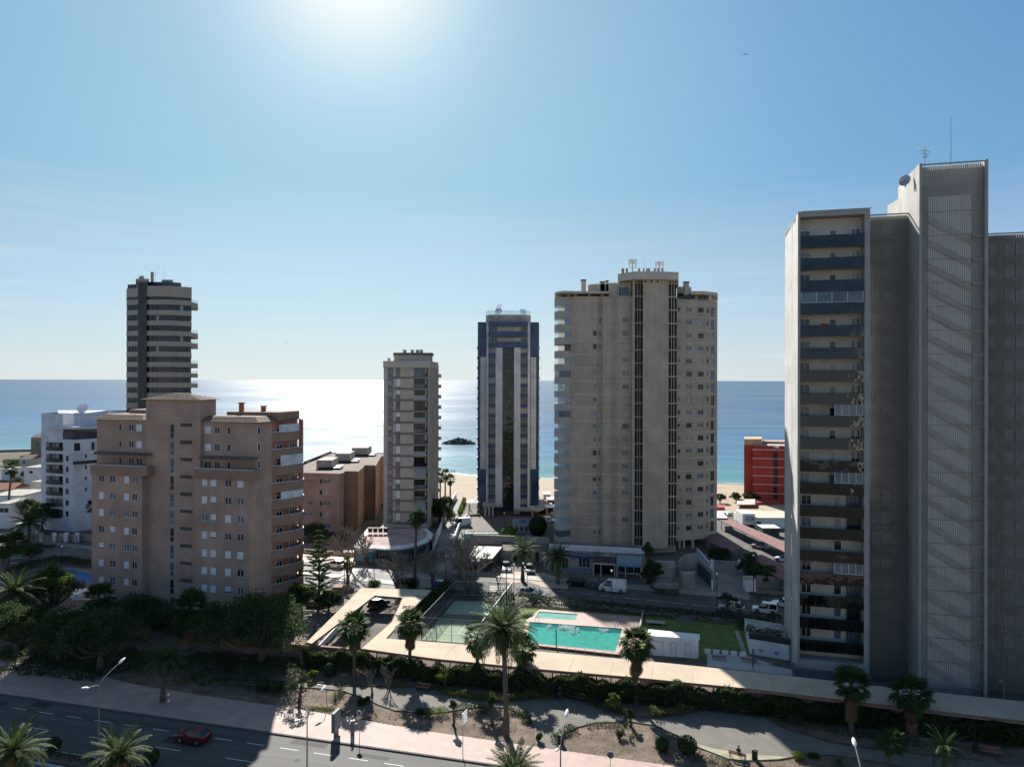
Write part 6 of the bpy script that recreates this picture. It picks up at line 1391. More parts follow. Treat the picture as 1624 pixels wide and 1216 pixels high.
for x, y in ((744, 816), (757, 816), (745, 808), (758, 808)): p = G(x, y); mb = MB(); mb.box(p.x, p.y, 1.6, .3, .3, 3.2); mb.build('post', M_tanband, root)
p = G(751, 812); mb = MB()
for k in range(12):
    t0, t1 = 2 * math.pi * k / 12, 2 * math.pi * (k + 1) / 12; mb.poly([(p.x + 2.2 * math.cos(t0), p.y + 2.2 * math.sin(t0), 3.2), (p.x + 2.2 * math.cos(t1), p.y + 2.2 * math.sin(t1), 3.2), (p.x, p.y, 4.1)])
mb.build('roof', M_white, root)
root = thing('raised_pool', 'raised terrace with a deep blue mat-like pool below the blue tower', 'terrace pool', G(835, 838))
q = pl_([(813, 820), (853, 820), (853, 832), (815, 832)], 1.8); a = AT(813, 838, 186); b = AT(852, 838, 186); mb = MB(); mb.prism([(a.x, 186), (b.x, 186), (b.x, 194), (a.x, 194)], 0, 2.2); mb.build('terrace_wall', M_conc, root)
mb = MB(); mb.prism([(a.x + .9, 186.6), (b.x - .6, 186.6), (b.x - .6, 193.2), (a.x + .9, 193.2)], 2.2, 2.24); mb.build('pool_surface', water_mat('deep_blue_water', (.02, .08, .30)), root)
for k in range(5): mb = MB(); mb.box(a.x + 1 + k * 1.3, 185.95, 1.1, .5, .06, 1.2, 0); mb.build('wall_opening', M_black, root)

# right of the beige tower: ramps, garage door, car ports ---------------------------
M_cw = mat('ramp_wall', (.30, .28, .255), .95, .12, .4, .2)
wall_thing('balustrade_wall', 'curved pale garage wall with balustrade right of the beige tower', [(1078, 913), (1088, 903), (1105, 900)], 3.2, M_cw, .3)
root = thing('garage_door_wall', 'angled dark teal garage door set in a pale ramp wall', 'garage door', G(1120, 915))
a, b = G(1104, 908), G(1130, 933); f = Fac(a.xy, b.xy); mb = MB(); mb.obox(f.pt(0, 0, .02), f.u.x, f.u.y, f.L, .3, 0, 3.4); mb.build('wall', M_cw, root)
for k in range(12): mb = MB(); mb.obox(f.pt(f.L * .12 + k * f.L * .066, 0, -.06), f.u.x, f.u.y, f.L * .06, .05, .05, 2.6); mb.build('door_slat', mat('teal_door', (.03, .07, .09), .5), root)
wall_thing('ramp_side_wall', 'pale sloping wall between the garage and the paved ramp', [(1131, 936), (1128, 905), (1107, 880)], 1.6, M_whitewall, .3)
mb = MB(); mb.poly([G(x, y, .03) for x, y in ((1076, 934), (1132, 938), (1128, 902), (1084, 905))]); mb.poly([G(x, y, .03) for x, y in ((1134, 939), (1186, 941), (1176, 903), (1130, 898))]); struct('ramp_paving', mb, mat('ramp_paving', (.22, .21, .195), .92, .12, .4))
root = thing('ramp_gate', 'long low metal gate closing the paved ramp', 'gate', G(1150, 905))
a, b = G(1131, 903), G(1171, 905)
for k in range(5): mb = MB(); d_ = (b - a).normalized(); mb.obox((a.x, a.y), d_.x, d_.y, (b - a).length, .06, .2 + k * .38, .46 + k * .38); mb.build('gate_slat', M_steel, root)
for px in (1129, 1173): p = G(px, 905.5); mb = MB(); mb.box(p.x, p.y, 1.2, .6, .6, 2.4); mb.build('gate_post', M_whitewall, root)
root = thing('white_kiosk', 'small white utility kiosk by the hedge at the ramp foot', 'kiosk', G(1192, 938))
a, b = G(1184, 938), G(1200, 939); mb = MB(); mb.obox((a.x, a.y), 1, 0, b.x - a.x, 2.2, 0, 2.3); mb.build('body', M_whitewall, root); mb = MB(); mb.obox((a.x - .1, a.y - .1), 1, 0, b.x - a.x + .2, 2.4, 2.3, 2.45); mb.build('roof', M_cw, root); mb = MB(); mb.obox((a.x + .4, a.y - .03), 1, 0, .7, .03, .1, 1.8); mb.build('door', M_alu, root)
wall_thing('garden_retaining_wall', 'brown grey garden wall behind the dark hedge near the screened tower', [(1200, 930), (1246, 934)], 2.2, M_cw, .3)
def balus(label, pts, h=.9, zb=3.2):
    root = thing('balustrade', label, 'balustrade', G(*pts[0]), 'stone balustrades by the ramps')
    a, b = AT(*pts[0]), AT(*pts[1]); d_ = (b - a); d_.z = 0; L = d_.length; d_ /= L; zb = a.z
    mb = MB(); mb.obox((a.x, a.y), d_.x, d_.y, L, .25, zb + h - .12, zb + h); mb.build('top_rail', M_tanband, root)
    mb = MB(); mb.obox((a.x, a.y), d_.x, d_.y, L, .3, 0, zb); mb.build('base_wall', M_cw, root)
    for k in range(int(L / .45)): p = a + d_ * (.2 + k * .45); mb = MB(); mb.tube([(p.x, p.y + .1, zb), (p.x, p.y + .1, zb + h * .4), (p.x, p.y + .1, zb + h - .12)], [.06, .1, .05], 6); mb.build('baluster', M_tanband, root)
balus('curved stone balustrade above the garage wall', [(1080, 894, 150), (1104, 889, 153)]); balus('stone balustrade between two white posts behind the ramp gate', [(1112, 886, 158), (1130, 886, 158)])
root = thing('gatehouse', 'low grey entrance porch with steps beside the dark round cypress', 'porch', G(1060, 930))
mb = MB(); a, b = G(1036, 934), G(1078, 936); mb.obox((a.x, a.y), 1, -.05, b.x - a.x, 1, 0, 1.0); mb.build('front_wall', M_cw, root)
mb = MB(); mb.obox((a.x + 5.6, a.y + .1), 1, -.05, 2.4, 1.6, 0, 3.0); mb.build('gate_pillar', M_cw, root); mb = MB(); mb.obox((a.x + 1, a.y + 8), 1, -.05, 5, 1.2, 0, 3.2); mb.build('porch', M_conc, root)
for k in range(4): mb = MB(); mb.obox((a.x + 1.2, a.y + 2 + k * .6), 1, -.05, 3.2, .6, 0, .2 + .2 * k); mb.build('step', M_cw, root)
M_cp = mat('carport_maroon', (.20, .095, .09), .8, .1, .5, .1)
def carport(label, pts, z=2.6):
    root = low('carport', label, 'carport', [('roof', pts, z, z - .18, M_cp)], 'maroon car port roofs')
    q = pl_(pts, z); c = Vector((sum(p[0] for p in q) / len(q), sum(p[1] for p in q) / len(q)))
    for p in q: w_ = Vector(p).lerp(c, .15); mb = MB(); mb.box(w_.x, w_.y, (z - .18) / 2, .14, .14, z - .18); mb.build('post', M_black, root)
mb = MB(); mb.poly([G(x, y, .012) for x, y in ((1110, 836), (1136, 812), (1262, 812), (1262, 935), (1200, 930), (1180, 898), (1130, 893))]); struct('parking_yard', mb, M_asph2)
carport('longest maroon car port roof, running from the beach side to the screened tower', [(1136, 822), (1152, 820), (1180, 832), (1262, 866), (1262, 884), (1241, 873), (1175, 841)])
carport('maroon car port roof close to the beige tower pillars', [(1130, 841), (1136, 842), (1178, 868), (1160, 873), (1120, 858)])
carport('maroon car port roof between the shrubs and the screened tower', [(1176, 884), (1208, 879), (1262, 903), (1262, 925), (1240, 918)])
low('white_carport', 'narrow white sheet roof at the beach end of the car ports', 'canopy', [('roof', [(1136, 812), (1146, 812), (1154, 821), (1136, 821)], 3.0, 2.8, M_white)])
def stall(name, label, cat, x0, x1, ytop, ybase, m, mr, D=5):
    a, b = G(x0, ybase), G(x1, ybase); Y = a.y; z = AT(0, ytop, Y).z; root = thing(name, label, cat, a)
    mb = MB(); mb.obox((a.x, a.y), 1, 0, (b - a).x, D, 0, z - .15); mb.build('body', m, root); mb = MB(); mb.obox((a.x - .15, a.y - .15), 1, 0, (b - a).x + .3, D + .3, z - .15, z); mb.build('roof', mr, root)
    mb = MB(); mb.obox((a.x + .4, a.y - .04), 1, 0, 1.1, .04, .2, 2.0); mb.build('door', M_brownframe, root); mb = MB(); mb.obox((b.x - 1.9, a.y - .04), 1, 0, 1.4, .04, 1.0, 2.0); mb.build('window', M_glass, root)
    return root
stall('garden_kiosk', 'green sided kiosk with a pale flat roof behind the long car port', 'kiosk', 1210, 1236, 834, 851, mat('dark_green_side', (.04, .08, .06), .7), M_white, 4)
stall('white_store', 'white low store beside the beach end of the car ports', 'store', 1143, 1165, 813, 824, M_whitewall, mat('grey_green_roof', (.38, .40, .38), .8), 6)
stall('white_house', 'long white single storey house with red shutters behind the car ports', 'house', 1198, 1262, 818, 838, M_whitewall, M_tanband, 10)
stall('ochre_house', 'small ochre house beside the blue parasol', 'house', 1194, 1215, 811, 826, mat('ochre_side', (.48, .30, .16), .9), mat('ochre_roof', (.50, .36, .24), .9), 5)
p = AT(1228, 818, 205); mb = MB(); root = thing('blue_parasol', 'large bright blue parasol on the roof terrace before the red block', 'parasol', (p.x, 205, 0))
for k in range(14):
    t0, t1 = 2 * math.pi * k / 14, 2 * math.pi * (k + 1) / 14; mb.poly([(p.x + 2.4 * math.cos(t0), 205 + 2.4 * math.sin(t0), p.z - .6), (p.x + 2.4 * math.cos(t1), 205 + 2.4 * math.sin(t1), p.z - .6), (p.x, 205, p.z + .5)])
mb.build('canopy', mat('blue_cloth', (.02, .12, .50), .7), root); mb = MB(); mb.tube([(p.x, 205, 0), (p.x, 205, p.z)], .05, 5); mb.build('pole', M_steel, root)
# beach bars between the blue and beige towers
for i, (x0, x1, yt, yb, mm, lb) in enumerate(((862, 873, 781, 800, M_whitewall, 'small white beach bar just beside the blue tower'), (868, 884, 790, 806, mat('brown_timber', (.20, .09, .05), .9), 'brown timber beach bar under the balconies of the beige tower'), (866, 880, 802, 816, M_conc, 'grey low bar store in front of the brown timber bar'), (700, 712, 0, 0, None, ''))):
    if mm: stall('beach_bar', lb, 'beach bar', x0, x1, yt, yb, mm, M_white, 4)

# houses and headland on the left ---------------------------------------------------
M_scrub = mat('headland_scrub', (.10, .088, .06), .97, .35, .09, .5, 1, col2=(.035, .042, .022), det=8)
hb = MB(); Nn = 26; hv = []
for j in range(Nn):
    for i in range(Nn):
        x = -330 + i * 5.6; y = 235 + j * 6.4; e = min(1, i / 5, (Nn - 1 - i) / 5, j / 4, (Nn - 1 - j) / 3); z = max(0, e) * (1.2 + 1.3 * math.sin(x * .09) * math.cos(y * .07) + 1.1 * math.sin(x * .041 + y * .06)) + .05; hv.append((x, y, max(z, .02)))
hb.v = hv; hb.f = [(j * Nn + i, j * Nn + i + 1, (j + 1) * Nn + i + 1, (j + 1) * Nn + i) for j in range(Nn - 1) for i in range(Nn - 1)]; hb.m = [0] * len(hb.f)
struct('headland', hb, M_scrub, smooth=True)
def house(label, x0, x1, ytop, Y, D, m, mr=M_conc, wins=(), name='house', gable=False, stor=1):
    a, b = AT(x0, ytop, Y), AT(x1, ytop, Y); f = Fac(a.xy, b.xy); z = a.z; root = thing(name, label, 'house', (a + b) / 2 * Vector((1, 1, 0)) if False else ((a.x + b.x) / 2, Y + D / 2, 0), None)
    Q = [tuple(a.xy), tuple(b.xy), (b.x, b.y + D), (a.x, a.y + D)]; H = []
    for t, zz, w_, h_ in wins: H.append((f.L * t, f.L * t + w_, z - zz - h_, z - zz, .15))
    mb = MB()
    for i, e in enumerate(facs(Q)): wall(mb, e, 0, e.L, 0, z, H if i == 0 else [], .15)
    mb.build('wall', m, root)
    if gable: hipm = MB(); r = (Vector((a.x, a.y + D / 2, z + 1.6)), Vector((b.x, b.y + D / 2, z + 1.6))); hipm.poly([(a.x, a.y, z), (b.x, b.y, z), r[1], r[0]]); hipm.poly([(b.x, b.y + D, z), (a.x, a.y + D, z), r[0], r[1]]); hipm.poly([(a.x, a.y + D, z), (a.x, a.y, z), r[0]]); hipm.poly([(b.x, b.y, z), (b.x, b.y + D, z), r[1]]); hipm.build('roof', mr, root)
    else:
        mb = MB(); mb.prism([(p[0], p[1]) for p in Q], z - .02, z + .25); mb.build('roof', mr, root)
    for h in H: window(root, f, *h[:4], M_brownframe, M_glass, d=.08, mull=1)
    return root
house('old beige stone house alone on the headland against the sea', 49, 66, 693.5, 372, 9, mat('old_stone', (.40, .31, .21), .95, .15, .3), gable=True, mr=M_tileroof, wins=((.6, 3, .8, 1.1),))
house('long white villa with grey upper window at the frame edge', -20, 35, 787, 205, 12, M_whitewall, wins=((.42, 2.2, 1.6, 1.6), (.68, 2.2, 1.6, 1.6)))
house('cream villa with two dark windows beside the white block', 48, 66, 765, 225, 10, M_cream, wins=((.2, 2.5, 1, 1.4), (.45, 2.5, 1, 1.4)))
house('white flat villa roof above the cream villa', 38, 66, 742, 250, 10, M_whitewall, wins=((.3, 1, 1.2, 1),))
house('low villa with terracotta roof at the frame edge behind the white villa', -15, 20, 776, 232, 9, M_cream, mr=mat('terracotta', (.35, .14, .08), .9), gable=True)
house('small white outbuilding with palm in front beside the street', 22, 40, 832, 178, 6, M_whitewall, wins=((.4, .8, .8, .9),))
house('pale villa with flat roof between the street palms and the scrub', -8, 14, 800, 190, 9, M_whitewall, wins=((.3, .9, 1.2, 1.2), (.65, .9, 1.2, 1.2)))
house('small sand coloured house on the scrub below the stone house', 30, 50, 728, 300, 9, M_cream, mr=M_tileroof, gable=True, wins=((.3, .8, 1, 1),))
house('white cube house half sunk in the scrub', 2, 16, 745, 275, 8, M_whitewall, wins=((.4, .8, 1.2, 1),))
mb = MB(); a, b = G(-40, 719), G(66, 716); d_ = (b - a).normalized(); mb.obox((a.x, a.y), d_.x, d_.y, (b - a).length, 1, 0, 1.6); o = mb.build('sea_wall', mat('pale_sea_wall', (.42, .38, .32), .95, .1, .1), None, origin=a); tag(o, 'long pale sea wall along the headland edge', 'sea wall')
# awning and store at the left garden
low('garden_canopy', 'cream canopy roof among the dark trees beside the garden', 'canopy', [('roof', [(72, 975), (86, 958), (124, 962), (116, 973), (100, 976)], 2.6, 2.4, M_roofgr)])
low('white_tarpaulin', 'crumpled white cover beside the blue garden pool', 'cover', [('cover', [(112, 938), (120, 931), (146, 934), (142, 941), (116, 942)], 1.2, 0, M_whitewall)])
# ------------------------------------------------------------------ vegetation
L_date = leaf_mat('date_frond', (.085, .12, .04), (.035, .06, .025), .3)
L_fan = leaf_mat('fan_leaf', (.07, .11, .03), (.03, .055, .02), .3)
L_dead = leaf_mat('dead_leaf', (.20, .13, .07), (.10, .065, .035), .15, .8)
L_dark = leaf_mat('dark_leaf', (.075, .11, .036), (.030, .052, .019), .35)
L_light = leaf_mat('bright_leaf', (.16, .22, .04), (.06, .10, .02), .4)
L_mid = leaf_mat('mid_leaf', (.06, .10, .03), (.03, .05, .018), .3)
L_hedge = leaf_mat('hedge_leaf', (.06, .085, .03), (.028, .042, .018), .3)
L_olive = leaf_mat('oleander_leaf', (.09, .12, .055), (.03, .045, .02), .35)
L_hedge2 = leaf_mat('oleander_hedge_leaf', (.085, .11, .045), (.032, .046, .02), .35)
L_yel = leaf_mat('yellow_shrub', (.20, .21, .05), (.08, .10, .025), .35)
L_ball = leaf_mat('topiary_leaf', (.045, .08, .028), (.022, .04, .014), .25)
L_green = leaf_mat('fresh_topiary_leaf', (.10, .24, .03), (.05, .13, .02), .3)
M_bark = mat('palm_bark', (.14, .11, .085), .95, .3, 3, 1.0, 6, stretch=(1, 1, 4))
M_bark2 = mat('tree_bark', (.13, .10, .075), .95, .25, 3, .5, 6)
M_twig = mat('bare_twig', (.23, .20, .17), .9, .2, 2)
M_stalk = mat('palm_stalk', (.30, .26, .15), .7, .1, 2)
M_fruit = mat('orange_dates', (.55, .22, .03), .6, .2, 6)
def rotz(a): c, s = math.cos(a), math.sin(a); return np.array([[c, -s, 0], [s, c, 0], [0, 0, 1]])
def roty(a): c, s = math.cos(a), math.sin(a); return np.array([[c, 0, s], [0, 1, 0], [-s, 0, c]])
def rotx(a): c, s = math.cos(a), math.sin(a); return np.array([[1, 0, 0], [0, c, -s], [0, s, c]])
def frond_arr(L=3.2, bend=1.5, seed=0, n=26, wid=.5):
    r = np.random.RandomState(seed); Q = []; pts = []; a = 0; p = np.zeros(3); m = 10
    for k in range(m + 1):
        pts.append(p.copy()); a = bend * (k / m) ** 1.4; p = p + np.array([math.cos(a), 0, -math.sin(a)]) * L / m
    pts = np.array(pts)
    for k in range(m):
        w = .035 * (1 - k / m) + .01; A, B_ = pts[k], pts[k + 1]; Q.append([A + [0, -w, 0], B_ + [0, -w, 0], B_ + [0, w, 0], A + [0, w, 0]])
    for k in range(n):
        t = .12 + .88 * (k + r.uniform(-.2, .2)) / n; t = min(max(t, 0), .999); i = int(t * m); f = t * m - i; c = pts[i] * (1 - f) + pts[i + 1] * f; d = pts[i + 1] - pts[i]; d /= np.linalg.norm(d)
        l = wid * L / 3.2 * (math.sin(math.pi * min(1, t * .86 + .12)) ** .6) * r.uniform(.8, 1.15)
        for s in (-1, 1):
            dr = d * .55 + np.array([0, s * .85, -.22 - .25 * r.rand()]) ; dr /= np.linalg.norm(dr); w = d * .05 * L / 3.2
            tip = c + dr * l; mid = c + dr * l * .5 + np.array([0, 0, .03]); Q.append([c - w, mid - w, tip, mid + w])
    return np.array(Q)
def fan_arr(R_=.75, pet=.9, seed=0, n=13):
    r = np.random.RandomState(seed); Q = [[[0, -.02, 0], [pet, -.015, 0], [pet, .015, 0], [0, .02, 0]]]
    for k in range(n):
        a = (k / (n - 1) - .5) * 3.6 + r.uniform(-.05, .05); l = R_ * r.uniform(.85, 1.1) * (1 - .12 * abs(a)); d = np.array([math.cos(a), math.sin(a), 0]); s = np.array([-math.sin(a), math.cos(a), 0]) * R_ * .10
        c = np.array([pet, 0, 0]); z = -.12 if k % 2 else .0; m_ = c + d * l * .55 + [0, 0, z * .5]; t = c + d * l + [0, 0, -.22 * R_ - .1 * r.rand()]
        Q.append([c, m_ - s, t, m_ + s])
    return np.array(Q)
FR_A = [frond_arr(3.2, b, i) for i, b in enumerate((.55, .95, 1.35, 1.8))]
FN_A = [fan_arr(.8, .95, i) for i in range(3)]
def arr_mesh(name, A, m):
    V = np.asarray(A, np.float32).reshape(-1, 3); me = bpy.data.meshes.new(name); N = len(V) // 4
    me.vertices.add(len(V)); me.vertices.foreach_set('co', V.ravel()); me.loops.add(len(V)); me.loops.foreach_set('vertex_index', np.arange(len(V), dtype=np.int32))
    me.polygons.add(N); me.polygons.foreach_set('loop_start', np.arange(0, len(V), 4, dtype=np.int32)); me.polygons.foreach_set('loop_total', np.full(N, 4, np.int32)); me.materials.append(m); me.update(calc_edges=True); return me
FR_M = [arr_mesh('frond', a, L_date) for a in FR_A]; FN_M = [arr_mesh('fan_leaf', a, L_fan) for a in FN_A]
def palm_leaves(kind, n, r, Rc):
    """list of (variant, azimuth, tilt up, scale)"""
    out = []
    for k in range(n):
        u = (k + .5) / n; az = k * 2.39996 + r.uniform(-.25, .25)
        if kind == 'date': tilt = 1.35 - 1.75 * u ** .85 + r.uniform(-.12, .12); v = min(3, int(u * 4)); sc = Rc / 2.75 * (.8 + .25 * u) * r.uniform(.9, 1.08)
        else: tilt = 1.4 - 2.3 * u + r.uniform(-.2, .2); v = k % 3; sc = Rc / 1.6 * r.uniform(.85, 1.1)
        out.append((v, az, tilt, sc))
    return out
def palm(kind, label, p, zc, Rc, n=44, joined=False, skirt=0, lean=(0, 0), tr=.24, group=None, fruit=False, seed=1, dead=0, name=None):
    r = random.Random(seed); root = thing(name or ('date_palm' if kind == 'date' else 'fan_palm'), label, 'palm tree', p, group)
    x, y, z = p; top = Vector((x + lean[0], y + lean[1], zc)); mb = MB(); pts = []; rad = []; N = 14
    for k in range(N + 1):
        t = k / N; q = Vector((x + lean[0] * t * t, y + lean[1] * t * t, z + (zc - z - .1) * t)); pts.append(q); rad.append(tr * (1.25 - .4 * t if t < .2 else 1.0 - .15 * t) * (1 + .07 * (k % 2)))
    if kind == 'date': rad[-1] = tr * 1.5; rad[-2] = tr * 1.6
    mb.tube(pts, rad, 9); mb.build('trunk', M_bark, root, smooth=False)
    lv = palm_leaves(kind, n, r, Rc); loc = top - Vector(p); A = FR_A if kind == 'date' else FN_A; M = FR_M if kind == 'date' else FN_M
    if joined:
        Q = []
        for v, az, ti, sc in lv: Q.append((A[v].reshape(-1, 3) * sc) @ (rotz(az) @ roty(-ti)).T)
        V = np.concatenate(Q) + np.array(loc); soup('crown', V, 4, L_date if kind == 'date' else L_fan, root)
    else:
        for v, az, ti, sc in lv:
            o = bpy.data.objects.new('frond' if kind == 'date' else 'fan_leaf', M[v]); link(o, root); o.location = loc; o.rotation_euler = (0, -ti, az); o.scale = (sc,) * 3
    if skirt:
        Q = []; ns = int(60 * min(skirt, 1.5))
        for k in range(ns):
            h = -r.random() * skirt * 1.9; az = r.uniform(0, 6.28); s = Rc / 1.9 * r.uniform(.6, .95); a = FN_A[k % 3].reshape(-1, 3) * s
            Q.append(a @ (rotz(az) @ roty(1.15 + r.uniform(-.1, .25))).T + np.array([.12 * math.cos(az), .12 * math.sin(az), h + .1]))
        soup('dead_skirt', np.concatenate(Q) + np.array(loc), 4, L_dead, root)
    if dead:
        Q = [(FR_A[3].reshape(-1, 3) * Rc / 3.4 * r.uniform(.6, .9)) @ (rotz(r.uniform(0, 6.28)) @ roty(.75 + r.uniform(-.15, .4))).T for k in range(dead)]
        soup('dead_fronds', np.concatenate(Q) + np.array(loc), 4, L_dead, root)
    if fruit:
        for k in range(5):
            az = k * 1.3 + 3.6; mb = MB(); c = top + Vector((.55 * math.cos(az), .55 * math.sin(az), -.35)); 
            for j in range(26): q = c + Vector((r.gauss(0, .16), r.gauss(0, .16), -r.random() * .6)); mb.box(q.x, q.y, q.z, .07, .07, .09, r.random())
            mb.tube([top, c], .04, 4); mb.build('fruit_cluster', M_fruit, root)
    return root
def leaf_cloud(C, Rr, n, size, r, flat=.0):
    """n leaf quads spread round centre C with radii Rr (3)"""
    d = r.normal(size=(n, 3)); d /= np.linalg.norm(d, axis=1)[:, None]; q = r.rand(n, 1) ** .45; P = np.array(C) + d * q * np.array(Rr)
    u = r.normal(size=(n, 3)); u /= np.linalg.norm(u, axis=1)[:, None]; w = np.cross(u, r.normal(size=(n, 3))); w /= np.linalg.norm(w, axis=1)[:, None]
    s = size * r.uniform(.6, 1.3, (n, 1)); return np.stack([P - u * s, P - w * s * .5, P + u * s, P + w * s * .5], 1).reshape(-1, 3)
def tree(label, p, zc, R_, H, m, n=5200, seed=1, leaf=.2, clumps=42, name='broadleaf_tree', group=None, trunk_h=None, flat=1.0, cat='tree', m2=None):
    r = np.random.RandomState(seed); pr = random.Random(seed); root = thing(name, label, cat, p, group); x, y, z = p; C = np.array([0, 0, zc - z])
    cl = []; V = []
    for k in range(clumps):
        d = r.normal(size=3); d /= np.linalg.norm(d); d[2] = abs(d[2]) * 1.0 - .35; q = r.uniform(.45, 1.0) * (1 + .12 * math.sin(3 * math.atan2(d[1], d[0]) + seed)); c = C + d * q * np.array([R_, R_, H]); cr = R_ * r.uniform(.16, .33)
        cl.append(c); V.append(leaf_cloud(c, (cr, cr, cr * .7), n // clumps, leaf, r))
    V.append(leaf_cloud(C, (R_ * .75, R_ * .75, H * .7), n // 4, leaf, r))
    soup('crown', np.concatenate(V), 4, m, root)
    if m2:  # top clumps get a lighter leaf colour, sunlight painted into it
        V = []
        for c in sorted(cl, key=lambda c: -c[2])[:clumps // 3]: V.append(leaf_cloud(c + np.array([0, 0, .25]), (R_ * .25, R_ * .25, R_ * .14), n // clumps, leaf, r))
        soup('sun_painted_leaves', np.concatenate(V), 4, m2, root)
    mb = MB(); t0 = max(.15, .045 * (zc + H - z)); fork = Vector((x, y, z + (zc - z) * .45)); mb.tube([(x, y, z), ((x + fork.x) / 2 + .1, y, (z + fork.z) / 2), fork], [t0 * 1.3, t0, t0 * .85], 8); mb.build('trunk', M_bark2, root, smooth=True)
    mb = MB()
    for c in cl[::3]: e = Vector(c) + Vector(p); m_ = fork.lerp(e, .5) + Vector((0, 0, -.15 * R_)); mb.tube([fork - Vector((0, 0, .2)), m_, e], [t0 * .6, t0 * .35, t0 * .1], 5, cap=False)
    mb.build('branches', M_bark2, root, kind='stuff'); return root
def bare_tree(label, p, H, spread, seed=1, group=None, lvl=6, m=None):
    r = random.Random(seed); root = thing('bare_tree', label, 'tree', p, group); tk = MB(); tw = MB()
    def grow(a, d, L, rad, l):
        b = a + d * L; mb = tk if l >= lvl - 1 else tw; mid = a.lerp(b, .5) + Vector((r.uniform(-1, 1), r.uniform(-1, 1), r.uniform(-.3, .6))) * L * .07
        mb.tube([a, mid, b], [rad, rad * .85, rad * .7], 6 if l > 3 else 3, cap=False)
        if l <= 0: return
        for k in range(3 if l > 1 else 7):
            nd = (d + Vector((r.uniform(-1, 1), r.uniform(-1, 1), r.uniform(-.25, .6))) * spread).normalized(); grow(b if k < 2 else mid.lerp(b, .3), nd, L * r.uniform(.62, .82), max(rad * .62, .013), l - 1)
    for k in range(3): grow(Vector(p) + Vector((.12 * k - .12, .05 * k, 0)), Vector((r.uniform(-.45, .45), r.uniform(-.45, .45), 1)).normalized(), H * .27, .02 * H, lvl - 1)
    tk.build('trunk', M_bark2, root); tw.build('twigs', m or M_twig, root, kind='stuff'); return root
def bush(label, p, R_, H, m, n=900, seed=1, leaf=.09, name='shrub', cat='shrub', group=None, ball=False):
    r = np.random.RandomState(seed); q = Vector(p)
    if ball:
        d = r.normal(size=(n, 3)); d /= np.linalg.norm(d, axis=1)[:, None]; P = d * np.array([R_, R_, H / 2]) * r.uniform(.88, 1.02, (n, 1)) + np.array([0, 0, H / 2]); u = np.cross(d, r.normal(size=(n, 3))); u /= np.linalg.norm(u, axis=1)[:, None]; w = np.cross(d, u) + d * r.normal(size=(n, 1)) * .5; s = leaf * r.uniform(.7, 1.3, (n, 1))
        V = np.stack([P - u * s, P - w * s, P + u * s, P + w * s], 1).reshape(-1, 3)
        inner = leaf_cloud((0, 0, H / 2), (R_ * .8, R_ * .8, H * .4), n // 3, leaf * 1.4, r); V = np.concatenate([V, inner])
    else:
        V = np.concatenate([leaf_cloud((r.uniform(-.5, .5) * R_, r.uniform(-.5, .5) * R_, H * r.uniform(.35, .65)), (R_ * .55, R_ * .55, H * .42), n // 7, leaf, r) for _ in range(7)])
    o = soup(name, V, 4, m, None, loc=q); tag(o, label, cat, group); return o
def leaf_strip(name, label, pts, w, h, m, dens=60, leaf=.12, seed=1, cat='hedge', zj=.35, group=None, z0=0.0):
    """hedge: leaves through the volume of a strip with an uneven top"""
    r = np.random.RandomState(seed); V = []; P0 = Vector(pts[0])
    for a, b in zip(pts, pts[1:]):
        a, b = Vector(a), Vector(b); L = (b - a).length; n = int(L * w * h * dens) + 4; t = r.rand(n, 1); d = np.array((b - a) / L); nn = np.array([-d[1], d[0], 0])
        u = t * L; hh = h * (1 - zj * .5 + zj * (.5 * np.sin(u * .9 + seed) + .3 * np.sin(u * 2.3 + 1) + .4 * (r.rand(n, 1) - .5))); zz = hh * r.rand(n, 1) ** .55
        side = (r.rand(n, 1) - .5) * w * (1 + .15 * np.sin(u * 1.7)); P = np.array(a) - np.array(P0) + t * np.array(b - a) + nn * side + np.concatenate([np.zeros((n, 2)), zz + z0], 1)
        u_ = r.normal(size=(n, 3)); u_ /= np.linalg.norm(u_, axis=1)[:, None]; w_ = np.cross(u_, r.normal(size=(n, 3))); w_ /= np.linalg.norm(w_, axis=1)[:, None]; s = leaf * r.uniform(.6, 1.4, (n, 1))
        V.append(np.stack([P - u_ * s, P - w_ * s * .5, P + u_ * s, P + w_ * s * .5], 1).reshape(-1, 3))
    o = soup(name, np.concatenate(V), 4, m, None, loc=P0); tag(o, label, cat, group); return o

def gz(x, y, z=.11): return G(x, y, z)
# hedge in front of the parking roof (tall oleanders) --------------------------------
hp = [gz(480, 1057), gz(573, 1066), gz(690, 1083)]; hp2 = [gz(690, 1083), gz(850, 1100), gz(1000, 1113), gz(1180, 1130)]; hp3 = [gz(1180, 1130), gz(1400, 1156), gz(1624, 1183), gz(1720, 1194)]
leaf_strip('oleander_hedge', 'tall shaggy oleander hedge beside the red-brown garden wall and open carport arms', hp, 1.4, 2.8, L_hedge2, 380, .13, 2, zj=.28)
leaf_strip('oleander_hedge', 'tall shaggy oleander hedge along the sunlit stretch of the parking roof', hp2, 1.5, 2.85, L_hedge2, 380, .13, 3, zj=.28)
leaf_strip('oleander_hedge', 'tall dark hedge along the shaded stretch of the parking roof below the screened tower', hp3, 1.5, 2.5, L_hedge, 330, .14, 4, zj=.28)
